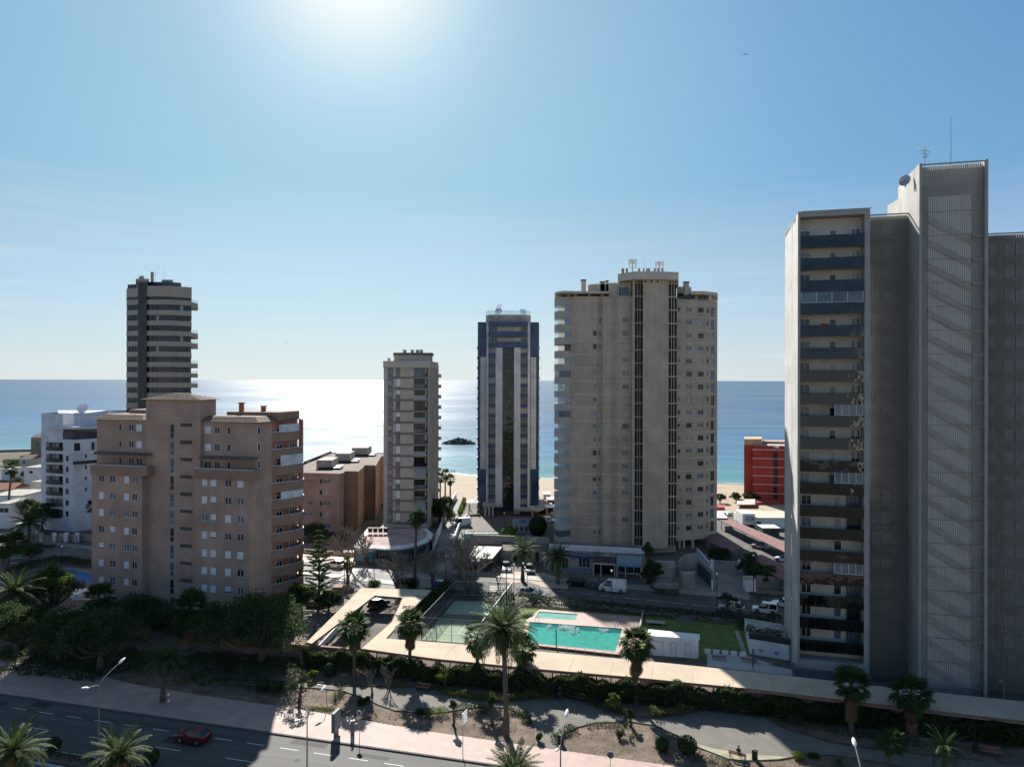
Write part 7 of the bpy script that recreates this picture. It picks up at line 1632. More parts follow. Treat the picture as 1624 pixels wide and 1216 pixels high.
# park hedges of yellowish shrubs
for i, (pts, w, h, m, lb) in enumerate([
    ([(662, 1087), (688, 1091), (700, 1096)], 1.0, .7, L_yel, 'low yellow-green shrub border behind the red park bench'),
    ([(705, 1098), (740, 1106), (800, 1112)], 1.3, .9, L_yel, 'yellow-green shrub border curving behind the tallest palm'),
    ([(803, 1110), (840, 1108), (880, 1103)], 1.1, 1.0, L_yel, 'yellow-green shrub border beside the standing walker'),
    ([(905, 1106), (930, 1112), (958, 1124), (1000, 1134)], 1.1, .8, L_mid, 'dark green border on the inner bend of the path'),
    ([(1032, 1136), (1075, 1132), (1100, 1125)], 1.1, 1.0, L_yel, 'yellow-green shrub border below the long hedge at the second bend'),
    ([(806, 1125), (828, 1136), (840, 1148)], 1.0, .9, L_mid, 'low dark border at the foot of the tallest palm'),
    ([(878, 1176), (900, 1160), (914, 1156)], 1.1, .9, L_mid, 'dark shrub border by the litter bin and lamp head'),
    ([(930, 1153), (960, 1150), (1005, 1152)], .7, .6, L_olive, 'thin dry shrub border on the near side of the path bend'),
    ([(672, 1134), (700, 1134), (708, 1130)], 1.2, 1.1, L_light, 'bright green shrub border by the pavement sign'),
    ([(718, 1128), (745, 1126), (775, 1130)], 1.2, .9, L_mid, 'mixed green border behind the striped direction sign'),
    ([(620, 1088), (645, 1090)], .8, .7, L_yel, 'short yellow-green border at the foot of the second fan palm'),
    ([(1100, 1202), (1135, 1210), (1160, 1214)], 1.0, .6, L_olive, 'pale scrubby border below the bench with a sitter')]):
    leaf_strip('shrub_border', lb, [gz(*p) for p in pts], w, h, m, 260, .08, 10 + i, 'shrub border', .5)
mh = [RD(u, -10.5, .14) for u in (-90, -40)]; leaf_strip('median_hedge', 'low dark hedge in the avenue median beside the red car', mh, .9, .7, L_hedge, 200, .09, 31)
leaf_strip('median_hedge', 'low dark hedge in the sunlit part of the avenue median', [RD(u, -10.5, .14) for u in (-39, 5)], .9, .6, L_hedge, 200, .09, 32)
leaf_strip('clipped_hedge', 'dark clipped hedge between the street and the pool lawn', [G(690, 944), G(830, 956), G(1190, 990)], 1.3, 1.6, L_hedge, 120, .12, 33, zj=.06)
leaf_strip('clipped_hedge', 'dark clipped hedge block below the entrance porch', [G(1036, 941), G(1077, 944)], 1.2, 1.1, L_hedge, 160, .1, 34, zj=.05)
leaf_strip('clipped_hedge', 'dark clipped hedge between the white kiosk and the screened tower', [G(1189, 950), G(1250, 956)], 1.4, 1.3, L_hedge, 160, .1, 35, zj=.05)
leaf_strip('clipped_hedge', 'dark hedge along the street before the blue garden pool', [G(14, 912), G(60, 898), G(90, 893), G(150, 900)], 1.6, 1.8, L_hedge, 90, .13, 36, zj=.15)
leaf_strip('clipped_hedge', 'shrubby hedge beside the court fence on the parking side', [G(640, 1002), G(672, 968), G(700, 948), G(712, 942)], 2.4, 3.0, L_mid, 60, .14, 37)
leaf_strip('clipped_hedge', 'low hedge before the long white villa wall', [G(45, 868), G(88, 868)], 1.2, 1.0, L_hedge, 100, .12, 38)
leaf_strip('side_street_hedge', 'sunlit green hedge beside the side street to the beach', [G(728, 818), G(737, 795)], 1.0, 1.8, L_light, 100, .14, 39)
leaf_strip('tower_foot_planting', 'dark ground shrubs along the foot of the screened tower', [Vector((*T(10, -2.6), 0)), Vector((*T(50, -2.6), 0))], 1.2, .8, L_hedge, 120, .1, 40)
leaf_strip('annex_roof_planting', 'dark potted planting on the white annex roof', [Vector((q.x, q.y + 2, za)) for q in (AT(1190, 1012, 104), AT(1250, 1021, 101.5))], 2.5, 1.3, L_hedge, 70, .12, 41)
leaf_strip('lawn_corner_hedge', 'dark shrubs in the lawn corner beside the white annex', [G(1176, 1000), G(1200, 992), G(1240, 992)], 2.2, 2.0, L_hedge, 70, .12, 42)
for i, (pts, w, h, lb) in enumerate([([(0, 1032), (100, 1040), (200, 1050), (300, 1056)], 7, 1.1, 'dark undergrowth beneath the shaded garden trees'), ([(300, 1050), (400, 1058), (480, 1062)], 5, 1.0, 'dark undergrowth below the largest round tree'), ([(10, 1058), (90, 1066), (170, 1074)], 3.5, .6, 'low dark ground cover by the pavement corner'), ([(285, 1072), (390, 1080), (455, 1098)], 4, .5, 'low straggling ground cover east of the shaded palm'), ([(180, 960), (240, 985), (330, 1010)], 5, 2.2, 'dark shrubs along the brown block foot'), ([(0, 965), (60, 985), (110, 1000)], 6, 2.6, 'dense dark shrubs at the garden edge of the frame'), ([(1225, 1136), (1330, 1160), (1460, 1180)], 1.8, .45, 'low straggling ground cover in the tower shade'), ([(470, 948), (500, 952)], 3, 1.6, 'green shrubs beside the lowest rounded balcony')]):
    leaf_strip('undergrowth', lb, [gz(*p) for p in pts], w, h, L_dark if i != 7 else L_mid, 40 if h > .7 else 60, .14, 400 + i, 'undergrowth', .7)
# round and mushroom shrubs
for i, (x, y, R_, H, m, ball, lb) in enumerate([
    (523, 1071, .85, 1.7, L_ball, 1, 'dark ball shrub beside the yellow path edge under the first fan palm'), (418, 1094, .8, 1.5, L_ball, 1, 'dark ball shrub in the shaded bed west of the small leaning tree'),
    (440, 1095, .6, 1.2, L_ball, 1, 'smaller dark ball shrub right next to the shaded one'), (1050, 1190, .75, 1.4, L_ball, 1, 'dark ball shrub nearer the avenue, smaller of the clipped pair'),
    (1090, 1195, 1.05, 1.95, L_ball, 1, 'largest dark ball shrub, bigger of the clipped pair'), (984, 1170, .6, 1.0, L_mid, 0, 'round light green shrub on the dry bed'),
    (572, 1116, .8, .8, L_ball, 0, 'low dark shrub in the palm shadow'), (585, 1112, .6, .7, L_ball, 0, 'dark tuft beside the path curve'), (667, 1135, .8, 1.0, L_ball, 0, 'dark shrub before the bright border'),
    (1260, 1148, 1.0, 1.4, L_olive, 0, 'pale green loose shrub alone near the shaded hedge'), (1265, 1202, .9, .8, L_light, 0, 'bright low shrub at the sandy path edge'), (1290, 1200, .7, .6, L_olive, 0, 'thin pale shrub next to the bright low one'),
    (86, 1190, .7, 1.5, L_ball, 1, 'dark ball shrub standing in the avenue median'), (240, 1212, .8, 1.7, L_ball, 1, 'dark ball shrub in the median beside the date palm fruit'),
    (490, 1062, 1.0, .8, L_olive, 0, 'low grey-green shrub by the red-brown wall end'), (855, 1175, .5, 1.0, L_mid, 0, 'small shrub at the path mouth on the pavement'), (1405, 1186, .9, 1.1, L_ball, 0, 'dark low shrub beside the leaning palm trunk')]):
    bush(lb, gz(x, y), R_, H, m, 1100, 50 + i, .075, 'topiary_ball' if ball else 'shrub', 'topiary' if ball else 'shrub', ball=bool(ball))
for i, (x, y, ys, R_, H, m, lb) in enumerate([(705, 1089, 1070, 1.35, 1.3, L_light, 'wide bright flat-topped small tree before the hedge'), (935, 1104, 1080, 1.1, 1.0, L_yel, 'vase shaped small tree with yellowish flat top before the hedge'),
    (975, 1128, 1110, 1.0, 1.2, L_light, 'small bright fresh green tree beside the path bend'), (1000, 1152, 1132, .65, .9, L_ball, 'small lollipop tree with dark ball on the path edge'),
    (719, 1150, 1117, .5, .8, L_olive, 'small staked tree by the path island'), (780, 1150, 1112, .5, 1.0, L_ball, 'narrow dark small tree behind the tallest palm'), (475, 1112, 1080, 1.8, 2.2, L_mid, 'small leaning leafy tree beside the pavement shadow edge'),
    (497, 1077, 1068, .8, .8, L_light, 'bright yellow-green shrub tree by the path start'), (551, 925, 893, 1.3, 2.6, L_light, 'slim yellowish street tree in a square planter'), (1153, 970, 948, 1.6, 1.6, L_olive, 'thin brown-green street tree before the silver car')]):
    p = gz(x, y); zc = AT(x, ys, p.y).z; tree(lb, p, zc, R_, H, m, 1500, 70 + i, .1 if i < 8 else .13, 14, 'small_tree', trunk_h=1)
# spiky agave and cycad plants
for i, (x, y, s, lb) in enumerate([(540, 1100, 1.1, 'spiky dark cycad plant on the dry bed'), (532, 1110, .8, 'second spiky plant just below the dark cycad'), (1000, 1175, .5, 'tiny spiky tuft on the dry bed'), (1330, 1212, .8, 'small young palm with upright leaves at the path')]):
    palm('date', lb, gz(x, y), .5, s, 22, joined=True, tr=.1, seed=90 + i, name='spiky_plant')
# palms -----------------------------------------------------------------------------
def px_palm(kind, label, bx, by, cy, Rpx, cx=None, **k):
    p = gz(bx, by) if 'z0' not in k else gz(bx, by, k.pop('z0')); zc = AT(bx, cy, p.y).z; lean = 0
    if cx is not None: lean = AT(cx, cy, p.y).x - p.x
    return palm(kind, label, p, zc, Rpx * p.y / F_PX, lean=(lean, 0), **k)
px_palm('fan', 'fan palm at the west end of the sunlit hedge, before the carport gap', 562, 1074, 996, 28, n=46, skirt=1.0, seed=101)
px_palm('fan', 'fan palm just west of the green court fence', 650, 1072, 990, 27, n=46, skirt=1.0, seed=102)
px_palm('fan', 'fan palm in front of the white pool hut', 1009, 1116, 1022, 31, n=52, skirt=1.2, seed=103)
px_palm('fan', 'fan palm with brown skirt just behind the tallest date palm', 829, 1090, 1030, 27, n=40, skirt=1.4, seed=104)
px_palm('fan', 'fan palm with pale shaggy crown under the glass balconies', 1350, 1160, 1086, 31, n=46, skirt=1.5, seed=105)
px_palm('fan', 'dark fan palm with a thick brown skirt at the screened tower corner', 1445, 1163, 1100, 34, n=46, skirt=1.5, seed=106)
px_palm('fan', 'fan palm growing beside the date palm behind the court', 757, 1085, 1010, 26, n=34, skirt=.8, seed=112)
px_palm('fan', 'tall thin fan palm in front of the slim grey tower', 658, 926, 822, 16, n=36, joined=True, skirt=.5, tr=.3, seed=107, cx=661)
px_palm('fan', 'very tall thin palm beside the white villa', 13, 824, 742, 13, n=34, joined=True, skirt=.8, tr=.3, seed=108, cx=20)
px_palm('fan', 'large skirted fan palm against the brown block wall', 302, 1030, 966, 32, n=46, joined=True, skirt=1.6, seed=109)
px_palm('fan', 'shaded palm beside the brown block corner and pool', 157, 1003, 948, 27, n=40, joined=True, skirt=.7, seed=110)
for i, (x, y, cy, lb) in enumerate([(698, 820, 757, 'first of three dark palms crowding behind the slim tower'), (706, 815, 752, 'middle dark palm behind the slim tower, the tallest'), (714, 812, 760, 'third dark palm behind the slim tower, beside the side street'), (704, 838, 800, 'short palm among bushes by the slim tower foot')]):
    px_palm('fan', lb, x, y, cy, 10, n=30, joined=True, skirt=.4, tr=.25, seed=120 + i, group='palms behind the slim tower')
px_palm('fan', 'palm crown showing between the white block and the brown block', 147, 850, 803, 12, n=34, joined=True, skirt=.3, tr=.25, seed=130)
px_palm('date', 'tallest date palm, its huge crown over the court and pool corner', 803, 1167, 997, 60, n=62, tr=.30, seed=140, cx=797, fruit=True, dead=22)
px_palm('date', 'shaded date palm standing on the pink pavement edge', 258, 1112, 1042, 36, n=34, tr=.3, seed=141, cx=262)
px_palm('date', 'date palm on the sunlit corner before the beige shops', 829, 921, 872, 30, n=46, joined=True, tr=.35, seed=142)
px_palm('date', 'dark date palm beside the blue shop sign', 885, 925, 882, 28, n=46, joined=True, tr=.35, seed=143)
px_palm('date', 'broad dark date palm on the street corner by the white block', 46, 862, 828, 31, n=44, joined=True, tr=.35, seed=144)
px_palm('date', 'palm with shaggy silver fronds at the frame edge in the garden', 22, 1010, 938, 44, n=44, joined=True, tr=.3, seed=145)
px_palm('date', 'low spreading palm at the garden hedge by the street', 84, 912, 900, 16, n=30, joined=True, tr=.3, seed=146)
px_palm('fan', 'dark street palm near the frame edge, in front of the street', 7, 925, 868, 22, n=40, joined=True, tr=.3, seed=147, cx=4)
px_palm('fan', 'second dark street palm with leaning trunk near the frame edge', 12, 903, 862, 20, n=40, joined=True, tr=.3, seed=148, cx=24)
for i, (x, cy, R_, fr_, lb) in enumerate([(22, 1192, 56, True, 'near date palm with orange fruit at the lower corner'), (188, 1198, 53, True, 'near date palm with orange fruit under the twin street lamp'), (815, 1222, 52, False, 'near date palm rising at the lower edge by the pavement')]):
    tx, _ = ray(x, cy); o = RD(0, -24.2); d_ = Vector((UX, UY)); s = (tx * o.y - o.x) / (UX - tx * UY); p = RD(s, -24.2, .13); zc = AT(x, cy, p.y).z
    palm('date', lb, p, zc, R_ * p.y / F_PX, 56, tr=.3, fruit=fr_, seed=150 + i)
px_palm('date', 'young date palm with pale bending fronds at the lower edge below the screened tower', 1499, 1236, 1183, 40, n=26, tr=.22, seed=160, z0=.11)
px_palm('fan', 'bare leaning palm with small blue-green crown near the lower edge', 1404, 1228, 1178, 24, n=26, tr=.28, seed=161, cx=1416)
# broadleaf trees ---------------------------------------------------------------------
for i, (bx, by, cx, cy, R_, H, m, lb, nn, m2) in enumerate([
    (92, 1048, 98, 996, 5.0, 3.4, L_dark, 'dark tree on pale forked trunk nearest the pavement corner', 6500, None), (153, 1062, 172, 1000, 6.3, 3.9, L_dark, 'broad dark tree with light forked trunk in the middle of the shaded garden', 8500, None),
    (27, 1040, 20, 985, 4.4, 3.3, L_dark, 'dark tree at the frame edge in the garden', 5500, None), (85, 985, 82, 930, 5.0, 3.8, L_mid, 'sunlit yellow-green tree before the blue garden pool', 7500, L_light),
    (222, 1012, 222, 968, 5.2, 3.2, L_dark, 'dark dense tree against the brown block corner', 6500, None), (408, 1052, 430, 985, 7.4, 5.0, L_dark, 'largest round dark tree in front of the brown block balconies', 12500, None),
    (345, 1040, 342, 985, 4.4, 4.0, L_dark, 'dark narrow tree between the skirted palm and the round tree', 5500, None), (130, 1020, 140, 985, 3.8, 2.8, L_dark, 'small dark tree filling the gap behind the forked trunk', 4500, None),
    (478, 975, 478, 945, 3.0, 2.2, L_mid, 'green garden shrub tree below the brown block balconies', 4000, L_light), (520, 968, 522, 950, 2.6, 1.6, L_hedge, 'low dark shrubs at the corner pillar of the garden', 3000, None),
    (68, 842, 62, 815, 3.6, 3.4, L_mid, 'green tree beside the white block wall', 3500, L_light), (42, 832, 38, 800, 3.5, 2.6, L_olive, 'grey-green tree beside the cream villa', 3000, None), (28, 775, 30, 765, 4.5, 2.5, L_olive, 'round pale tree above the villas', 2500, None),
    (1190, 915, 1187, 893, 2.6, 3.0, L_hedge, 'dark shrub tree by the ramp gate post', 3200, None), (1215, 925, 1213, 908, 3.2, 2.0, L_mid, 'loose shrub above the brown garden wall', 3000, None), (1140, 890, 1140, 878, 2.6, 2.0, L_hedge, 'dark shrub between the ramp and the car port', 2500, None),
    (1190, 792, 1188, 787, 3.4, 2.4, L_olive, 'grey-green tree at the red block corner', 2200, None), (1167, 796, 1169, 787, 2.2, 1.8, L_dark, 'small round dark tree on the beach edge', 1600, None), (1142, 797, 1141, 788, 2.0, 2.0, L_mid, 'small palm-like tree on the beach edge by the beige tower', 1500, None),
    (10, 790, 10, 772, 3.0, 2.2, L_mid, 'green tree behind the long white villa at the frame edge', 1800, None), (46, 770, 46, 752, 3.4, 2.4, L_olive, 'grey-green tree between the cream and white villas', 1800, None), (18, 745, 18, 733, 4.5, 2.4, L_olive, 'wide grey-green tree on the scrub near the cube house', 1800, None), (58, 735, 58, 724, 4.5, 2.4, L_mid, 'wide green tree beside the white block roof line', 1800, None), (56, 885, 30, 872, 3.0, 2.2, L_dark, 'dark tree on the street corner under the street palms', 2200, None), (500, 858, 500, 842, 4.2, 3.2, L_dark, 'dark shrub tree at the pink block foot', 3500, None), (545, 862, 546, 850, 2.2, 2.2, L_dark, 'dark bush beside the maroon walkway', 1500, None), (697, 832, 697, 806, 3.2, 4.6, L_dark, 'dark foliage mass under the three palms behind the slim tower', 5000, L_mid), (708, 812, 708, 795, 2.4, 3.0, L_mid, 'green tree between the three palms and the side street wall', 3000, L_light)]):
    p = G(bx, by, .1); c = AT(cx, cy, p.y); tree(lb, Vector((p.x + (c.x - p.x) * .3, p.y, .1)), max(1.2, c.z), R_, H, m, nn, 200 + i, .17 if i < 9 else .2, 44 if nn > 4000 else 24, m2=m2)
tree('tall dark dense cypress-like tree beside the turquoise awning', G(1034, 934), 3.4, 2.2, 3.2, L_dark, 6500, 260, .15, 30); tree('narrow upright dark tree standing behind the dense one at the awning', G(1028, 925), 6.4, 1.3, 2.6, L_dark, 3000, 266, .15, 16)
bush('dark round clipped tree before the blue terrace pool', G(853, 850), 2.3, 5.2, L_ball, 2400, 261, .17, 'clipped_tree', 'tree', ball=True)
bush('bright green clipped cube-like shrub beside the glass-fenced court', G(806.5, 856), 1.9, 3.4, L_green, 2400, 262, .15, 'clipped_tree', 'tree', ball=True)
bush('dark spiky bush on the plaza corner near the carport roof', G(592, 936), 1.6, 2.0, L_mid, 1500, 263, .16)
bush('dark low bush by the palm trunk at the junction', G(647, 932), 2.3, 2.0, L_hedge, 1800, 264, .15)
bush('bright green bush by the three palms', G(712, 822), 2.0, 3.2, L_light, 1500, 265, .17)
# Norfolk pine
p = G(506, 955, .1); root = thing('norfolk_pine', 'tall tiered conifer in front of the bright junction', 'tree', p); top = AT(508, 842, p.y).z; mb = MB(); mb.tube([p, (p.x, p.y, top)], [.24, .04], 7); mb.build('trunk', M_bark2, root)
r = np.random.RandomState(5); pr = random.Random(5); V = []; bb = MB(); z = 2.0
while z < top - .3:
    Lb_ = 3.6 * (1 - (z / top) ** 1.6) + .35; n_ = 6; a0 = pr.random() * 6
    for k in range(n_):
        a = a0 + 2 * math.pi * k / n_ + pr.uniform(-.2, .2); L = Lb_ * pr.uniform(.45, 1.2); d_ = Vector((math.cos(a), math.sin(a), .12)); e = d_ * L + Vector((0, 0, .3 * pr.random())); b0 = Vector((0, 0, z)); bb.tube([b0 + p, b0 + p + e], [.05, .015], 3, cap=False)
        for t in np.linspace(.25, 1, max(5, int(L * 4))): c = b0 + e * float(t); V.append(leaf_cloud((c.x, c.y, c.z), (.36, .36, .14), 26, .13, r))
    z += pr.uniform(.7, 1.05)
bb.build('branches', M_bark2, root, kind='stuff'); soup('needles', np.concatenate(V), 4, L_dark, root)
for i, (x, y, H, sp, lv, lb) in enumerate([(630, 934, 9.5, .8, 6, 'bare round-headed winter tree beside the bright crossing'), (686, 932, 9.5, .55, 6, 'bare upright winter tree beside the blue car'), (742, 945, 13.5, .65, 6, 'large bare grey tree in front of the restaurant'), (556, 905, 11.5, .75, 6, 'bare tree on the maroon forecourt before the pink block'), (583, 895, 9.5, .6, 5, 'bare tree behind the curved shop sign'), (790, 925, 4.6, .5, 5, 'small bare tree beside the sunlit street corner'), (730, 915, 10.0, .7, 6, 'bare tree against the restaurant wall'), (590, 1104, 4.2, .25, 5, 'thin bare vase-shaped sapling between the first two fan palms'), (617, 1094, 4.0, .22, 5, 'slender bare sapling by the second fan palm'), (1075, 1120, 3.0, .5, 4, 'small bare shrub tree before the dark hedge')]):
    bare_tree(lb, gz(x, y, .05), H, sp, 300 + i, None, lv)
# dry grass tufts and stones on the park soil
r = np.random.RandomState(8); V = []; n = 15000
u = r.uniform(-75, 62, n); w = np.array([w_back(a) for a in u]) + r.rand(n) ** 1.1 * 19; keep = (np.sin(u * .5 + w * .3) + np.sin(u * .13 - w * .9) + r.normal(size=n) * .8) > .15
from mathutils.geometry import intersect_point_tri_2d
pp = [G(x, y, .118) for x, y in path_up + path_lo]; px_ = np.array([(p.x, p.y) for p in pp])
X_ = KERB0.x + u * UX - w * UY; Y_ = KERB0.y + u * UY + w * UX
ins = np.zeros(n, bool); j = len(px_) - 1
for i in range(len(px_)):
    xi, yi = px_[i]; xj, yj = px_[j]; c = ((yi > Y_) != (yj > Y_)) & (X_ < (xj - xi) * (Y_ - yi) / (yj - yi + 1e-9) + xi); ins ^= c; j = i
keep &= ~ins; X_, Y_ = X_[keep], Y_[keep]; m_ = len(X_); h = r.uniform(.06, .28, m_); a = r.uniform(0, 6.28, m_); s = r.uniform(.02, .08, m_)
V = np.stack([np.stack([X_ - np.cos(a) * s, Y_ - np.sin(a) * s, np.full(m_, .11)], 1), np.stack([X_ + np.cos(a) * s, Y_ + np.sin(a) * s, np.full(m_, .11)], 1), np.stack([X_ + r.normal(size=m_) * .08, Y_ + r.normal(size=m_) * .08, .11 + h], 1)], 1).reshape(-1, 3)
o = soup('dry_grass', V, 3, leaf_mat('dry_grass', (.26, .22, .11), (.12, .13, .05), .3), None, 'stuff'); tag(o, 'dry grass tufts and weeds growing over the brown park soil', 'grass')
# green weeds patch by the pavement
r = np.random.RandomState(18); V = [leaf_cloud(tuple(gz(490 + 40 * r.rand(), 1122 + 5 * r.rand()) + Vector((0, 0, .1))), (.3, .3, .15), 14, .05, r) for _ in range(130)]
o = soup('green_weeds', np.concatenate(V), 4, L_light, None, 'stuff'); tag(o, 'bright green weed patch along the pavement behind the billboard', 'weeds')
# ------------------------------------------------------------------ street lamps, signs
M_pole = mat('lamp_pole', (.22, .22, .215), .6, .08, 2, metal=.3)
def lamp_head(c, d_, root, L=.9):
    a = Vector(d_).normalized(); s = Vector((-a.y, a.x, 0)); mb = MB(); rings = []
    for t, w, h in ((0, .07, .07), (.15, .14, .11), (.45, .19, .13), (.8, .15, .09), (1, .04, .04)):
        p = c + a * (L * t) + Vector((0, 0, .1 * t)); rings.append([p + s * (w * math.cos(q)) + Vector((0, 0, h * math.sin(q))) for q in [2 * math.pi * k / 8 for k in range(8)]])
    for i in range(4):
        for k in range(8): mb.poly([rings[i][k], rings[i][(k + 1) % 8], rings[i + 1][(k + 1) % 8], rings[i + 1][k]])
    mb.poly(rings[0][::-1]); mb.poly(rings[4]); mb.build('lamp_head', M_white, root, smooth=True)
def twin_lamp(label, u, h, group='twin street lamps in the median', far=2.6, near=1.3):
    p = RD(u, -10.5, .14); root = thing('street_lamp', label, 'street lamp', p, group); mb = MB(); mb.tube([p, p + Vector((0, 0, h))], [.09, .055], 8); mb.build('pole', M_pole, root)
    v = Vector((-UY, UX, 0))
    for s, L, up in ((1, far, 1.3), (-1, near, .35)):
        pts = [p + Vector((0, 0, h - .1))] + [p + v * s * L * t + Vector((0, 0, h + up * (t ** .6))) for t in (.12, .35, .65, 1)]; mb = MB(); mb.tube(pts, [.06, .055, .05, .045, .04], 6); mb.build('lamp_arm', M_pole, root); lamp_head(pts[-1], v * s + Vector((0, 0, .25)), root)
def u_for(px, w, py=1200):
    tx, _ = ray(px, py); o = RD(0, w); return (tx * o.y - o.x) / (UX - tx * UY)
for px, yj, lb in ((157, 1087, 'twin street lamp rising behind the near date palm crown'), (487, 1137, 'twin street lamp in front of the sunlit pavement edge'), (889, 1182, 'twin street lamp by the path mouth east of the direction sign'), (1368, 1236, 'street lamp head just showing at the lower edge by the young palm')):
    u = u_for(px, -10.5); y = RD(u, -10.5).y; twin_lamp(lb, u, AT(px, yj, y).z - .14)
def park_lamp(label, bx, by, ty, m=M_black, group='thin lamps along the street'):
    p = G(bx, by, .1); h = AT(bx, ty, p.y).z; root = thing('post_lamp', label, 'lamp post', p, group); mb = MB(); mb.tube([p, (p.x, p.y, h)], [.09, .05], 7); mb.build('pole', m, root); mb = MB()
    mb.tube([(p.x, p.y, h), (p.x, p.y, h + .15), (p.x, p.y, h + .35), (p.x, p.y, h + .42)], [.06, .2, .2, .05], 8); mb.build('lamp_head', M_white, root)
for bx, by, ty, lb in ((1137, 977, 912, 'thin dark lamp post in front of the silver crossover'), (1195, 941, 882, 'thin dark lamp post beside the white utility kiosk'), (970, 966, 907, 'thin dark lamp post in front of the white van'), (815, 958, 897, 'lamp post at the lawn corner by the sunlit street'), (593, 905, 871, 'lamp post before the dull white shop sign'), (707, 925, 884, 'lamp post at the side street corner'), (830, 938, 895, 'thin lamp post before the sunlit date palm'), (800, 850, 815, 'lamp post on the blue tower forecourt'), (546, 930, 878, 'thin post beside the slim yellowish street tree'), (98, 905, 868, 'thin dark lamp post before the white block gate')):
    park_lamp(lb, bx, by, ty)
root = thing('park_lamp', 'single slanting lamp head over the dry bed before the leaning tree', 'lamp post', gz(519, 1120)); p = gz(519, 1120)
mb = MB(); mb.tube([p, p + Vector((-.2, 0, 2.2)), p + Vector((-.5, 0, 2.5))], .04, 5); mb.build('pole', M_pole, root); lamp_head(p + Vector((-.5, 0, 2.5)), (-.9, -.4, .3), root, .8)
# billboard
M_bill = mat('billboard_frame', (.14, .15, .14), .5, .1, 2)
p = G(535, 1165, .13); root = thing('billboard', 'double sided city light billboard standing on the sunlit pavement', 'billboard', p); v = Vector((-UY, UX)); h1 = AT(535, 1128, p.y).z
mb = MB(); mb.obox((p.x - v.x * .75, p.y - v.y * .75), v.x, v.y, 1.5, .34, h1 - 2.1, h1); mb.build('frame', M_bill, root)
mb = MB(); q = Vector((p.x, p.y)) - v * .63; mb.obox((q.x + UX * .005, q.y + UY * .005), v.x, v.y, 1.26, -.02 if False else .02, h1 - 2.0, h1 - .1)
q2 = q + Vector((UX, UY)) * .025; mb = MB(); mb.poly([(q2.x, q2.y, h1 - 2.0), (q2.x + v.x * 1.26, q2.y + v.y * 1.26, h1 - 2.0), (q2.x + v.x * 1.26, q2.y + v.y * 1.26, h1 - .1), (q2.x, q2.y, h1 - .1)]); mb.build('poster_glass', mat('grey_poster', (.32, .31, .32), .25, .3, 1.2, col2=(.2, .2, .21)), root)
mb = MB(); mb.obox((p.x - v.x * .3, p.y - v.y * .3), v.x, v.y, .6, .3, .13, h1 - 2.1); mb.build('foot', M_bill, root)
mb = MB(); mb.obox((p.x - v.x * .76, p.y - v.y * .76), v.x, v.y, 1.52, .36, h1, h1 + .07); mb.build('top_cap', M_conc, root)
def disc_sign(label, bx, by, ty, r_=.32, board=False, m=M_white):
    p = G(bx, by, .13); h = AT(bx, ty, p.y).z; root = thing('round_sign', label, 'road sign', p); mb = MB(); mb.tube([p, (p.x, p.y, h + .1)], .035, 6); mb.build('pole', M_steel, root); c = Vector((p.x, p.y - .05, h)); a = Vector((UX, UY, 0)) if not board else Vector((.4, .9, 0)).normalized(); n_ = Vector((-a.y, a.x, 0)) * -.03; mb = MB()
    rim = [c + a * r_ * math.cos(t) + Vector((0, 0, r_ * math.sin(t))) for t in [2 * math.pi * k / 18 for k in range(18)]]; mb.poly([v_ + n_ for v_ in rim]); mb.poly([v_ for v_ in reversed(rim)])
    for k in range(18): mb.poly([rim[k], rim[(k + 1) % 18], rim[(k + 1) % 18] + n_, rim[k] + n_])
    mb.build('sign_disc', m, root); rim2 = [c + (v_ - c) * .75 + n_ * 1.1 for v_ in rim]; mb = MB(); mb.poly(rim2); mb.build('sign_face', mat('sign_grey', (.1, .11, .13), .6), root)
    if board: mb = MB(); mb.box(p.x, p.y, (h - r_) / 2, .42, .3, h - r_ - .1, .3); mb.build('pillar', M_bill, root)
disc_sign('slim dark pillar topped by a white ringed disc on the sunlit pavement', 559, 1163, 1138, .22, True); disc_sign('white disc sign on a thin pole between pillar and kerb', 570, 1165, 1130, .3); disc_sign('round grey-blue sign on a thin pole at the lower pavement edge', 968, 1222, 1196, .36, False, mat('greyblue_disc', (.22, .26, .30), .5))
p = G(734, 1200, .13); root = thing('direction_sign', 'street direction sign with five stacked white arrow boards', 'direction sign', p); h = AT(734, 1131, p.y).z; mb = MB(); mb.tube([p, (p.x, p.y, h)], .04, 6); mb.build('pole', M_steel, root)
for k in range(5): z = h - .12 - .29 * k; mb = MB(); d_ = Vector((.35, .94)).normalized(); mb.obox((p.x - d_.x * .15, p.y - d_.y * .15), d_.x, d_.y, 1.3, .05, z - .11, z + .11); mb.build('arrow_board', M_white, root)
p = G(268, 1135, .13); root = thing('warning_sign', 'pair of white triangular warning signs on one pole beside the shaded palm', 'road sign', p); mb = MB(); mb.tube([p, p + Vector((0, 0, 3.1))], .035, 6); mb.build('pole', M_steel, root)
for z in (2.75, 2.0):
    for nm, s, off, mm in (('sign_plate', .45, -.06, mat('sign_red_rim', (.45, .05, .04), .5)), ('sign_face', .34, -.075, M_white)): mb = MB(); mb.poly([(p.x - s * .6, p.y + off, z - s * .4), (p.x + s * .6, p.y + off, z - s * .4), (p.x, p.y + off, z + s * .65)]); mb.build(nm, mm, root)
for x, y, lb in ((836, 938, 'white flat-topped ticket shelter sign before the date palm'),): p = G(x, y, .1); root = thing('bus_stop_sign', lb, 'sign', p); mb = MB(); mb.tube([p, p + Vector((0, 0, 4))], .05, 6); mb.build('pole', M_black, root); mb = MB(); mb.box(p.x, p.y, 4.1, 1.3, .5, .25); mb.build('sign_box', M_white, root)

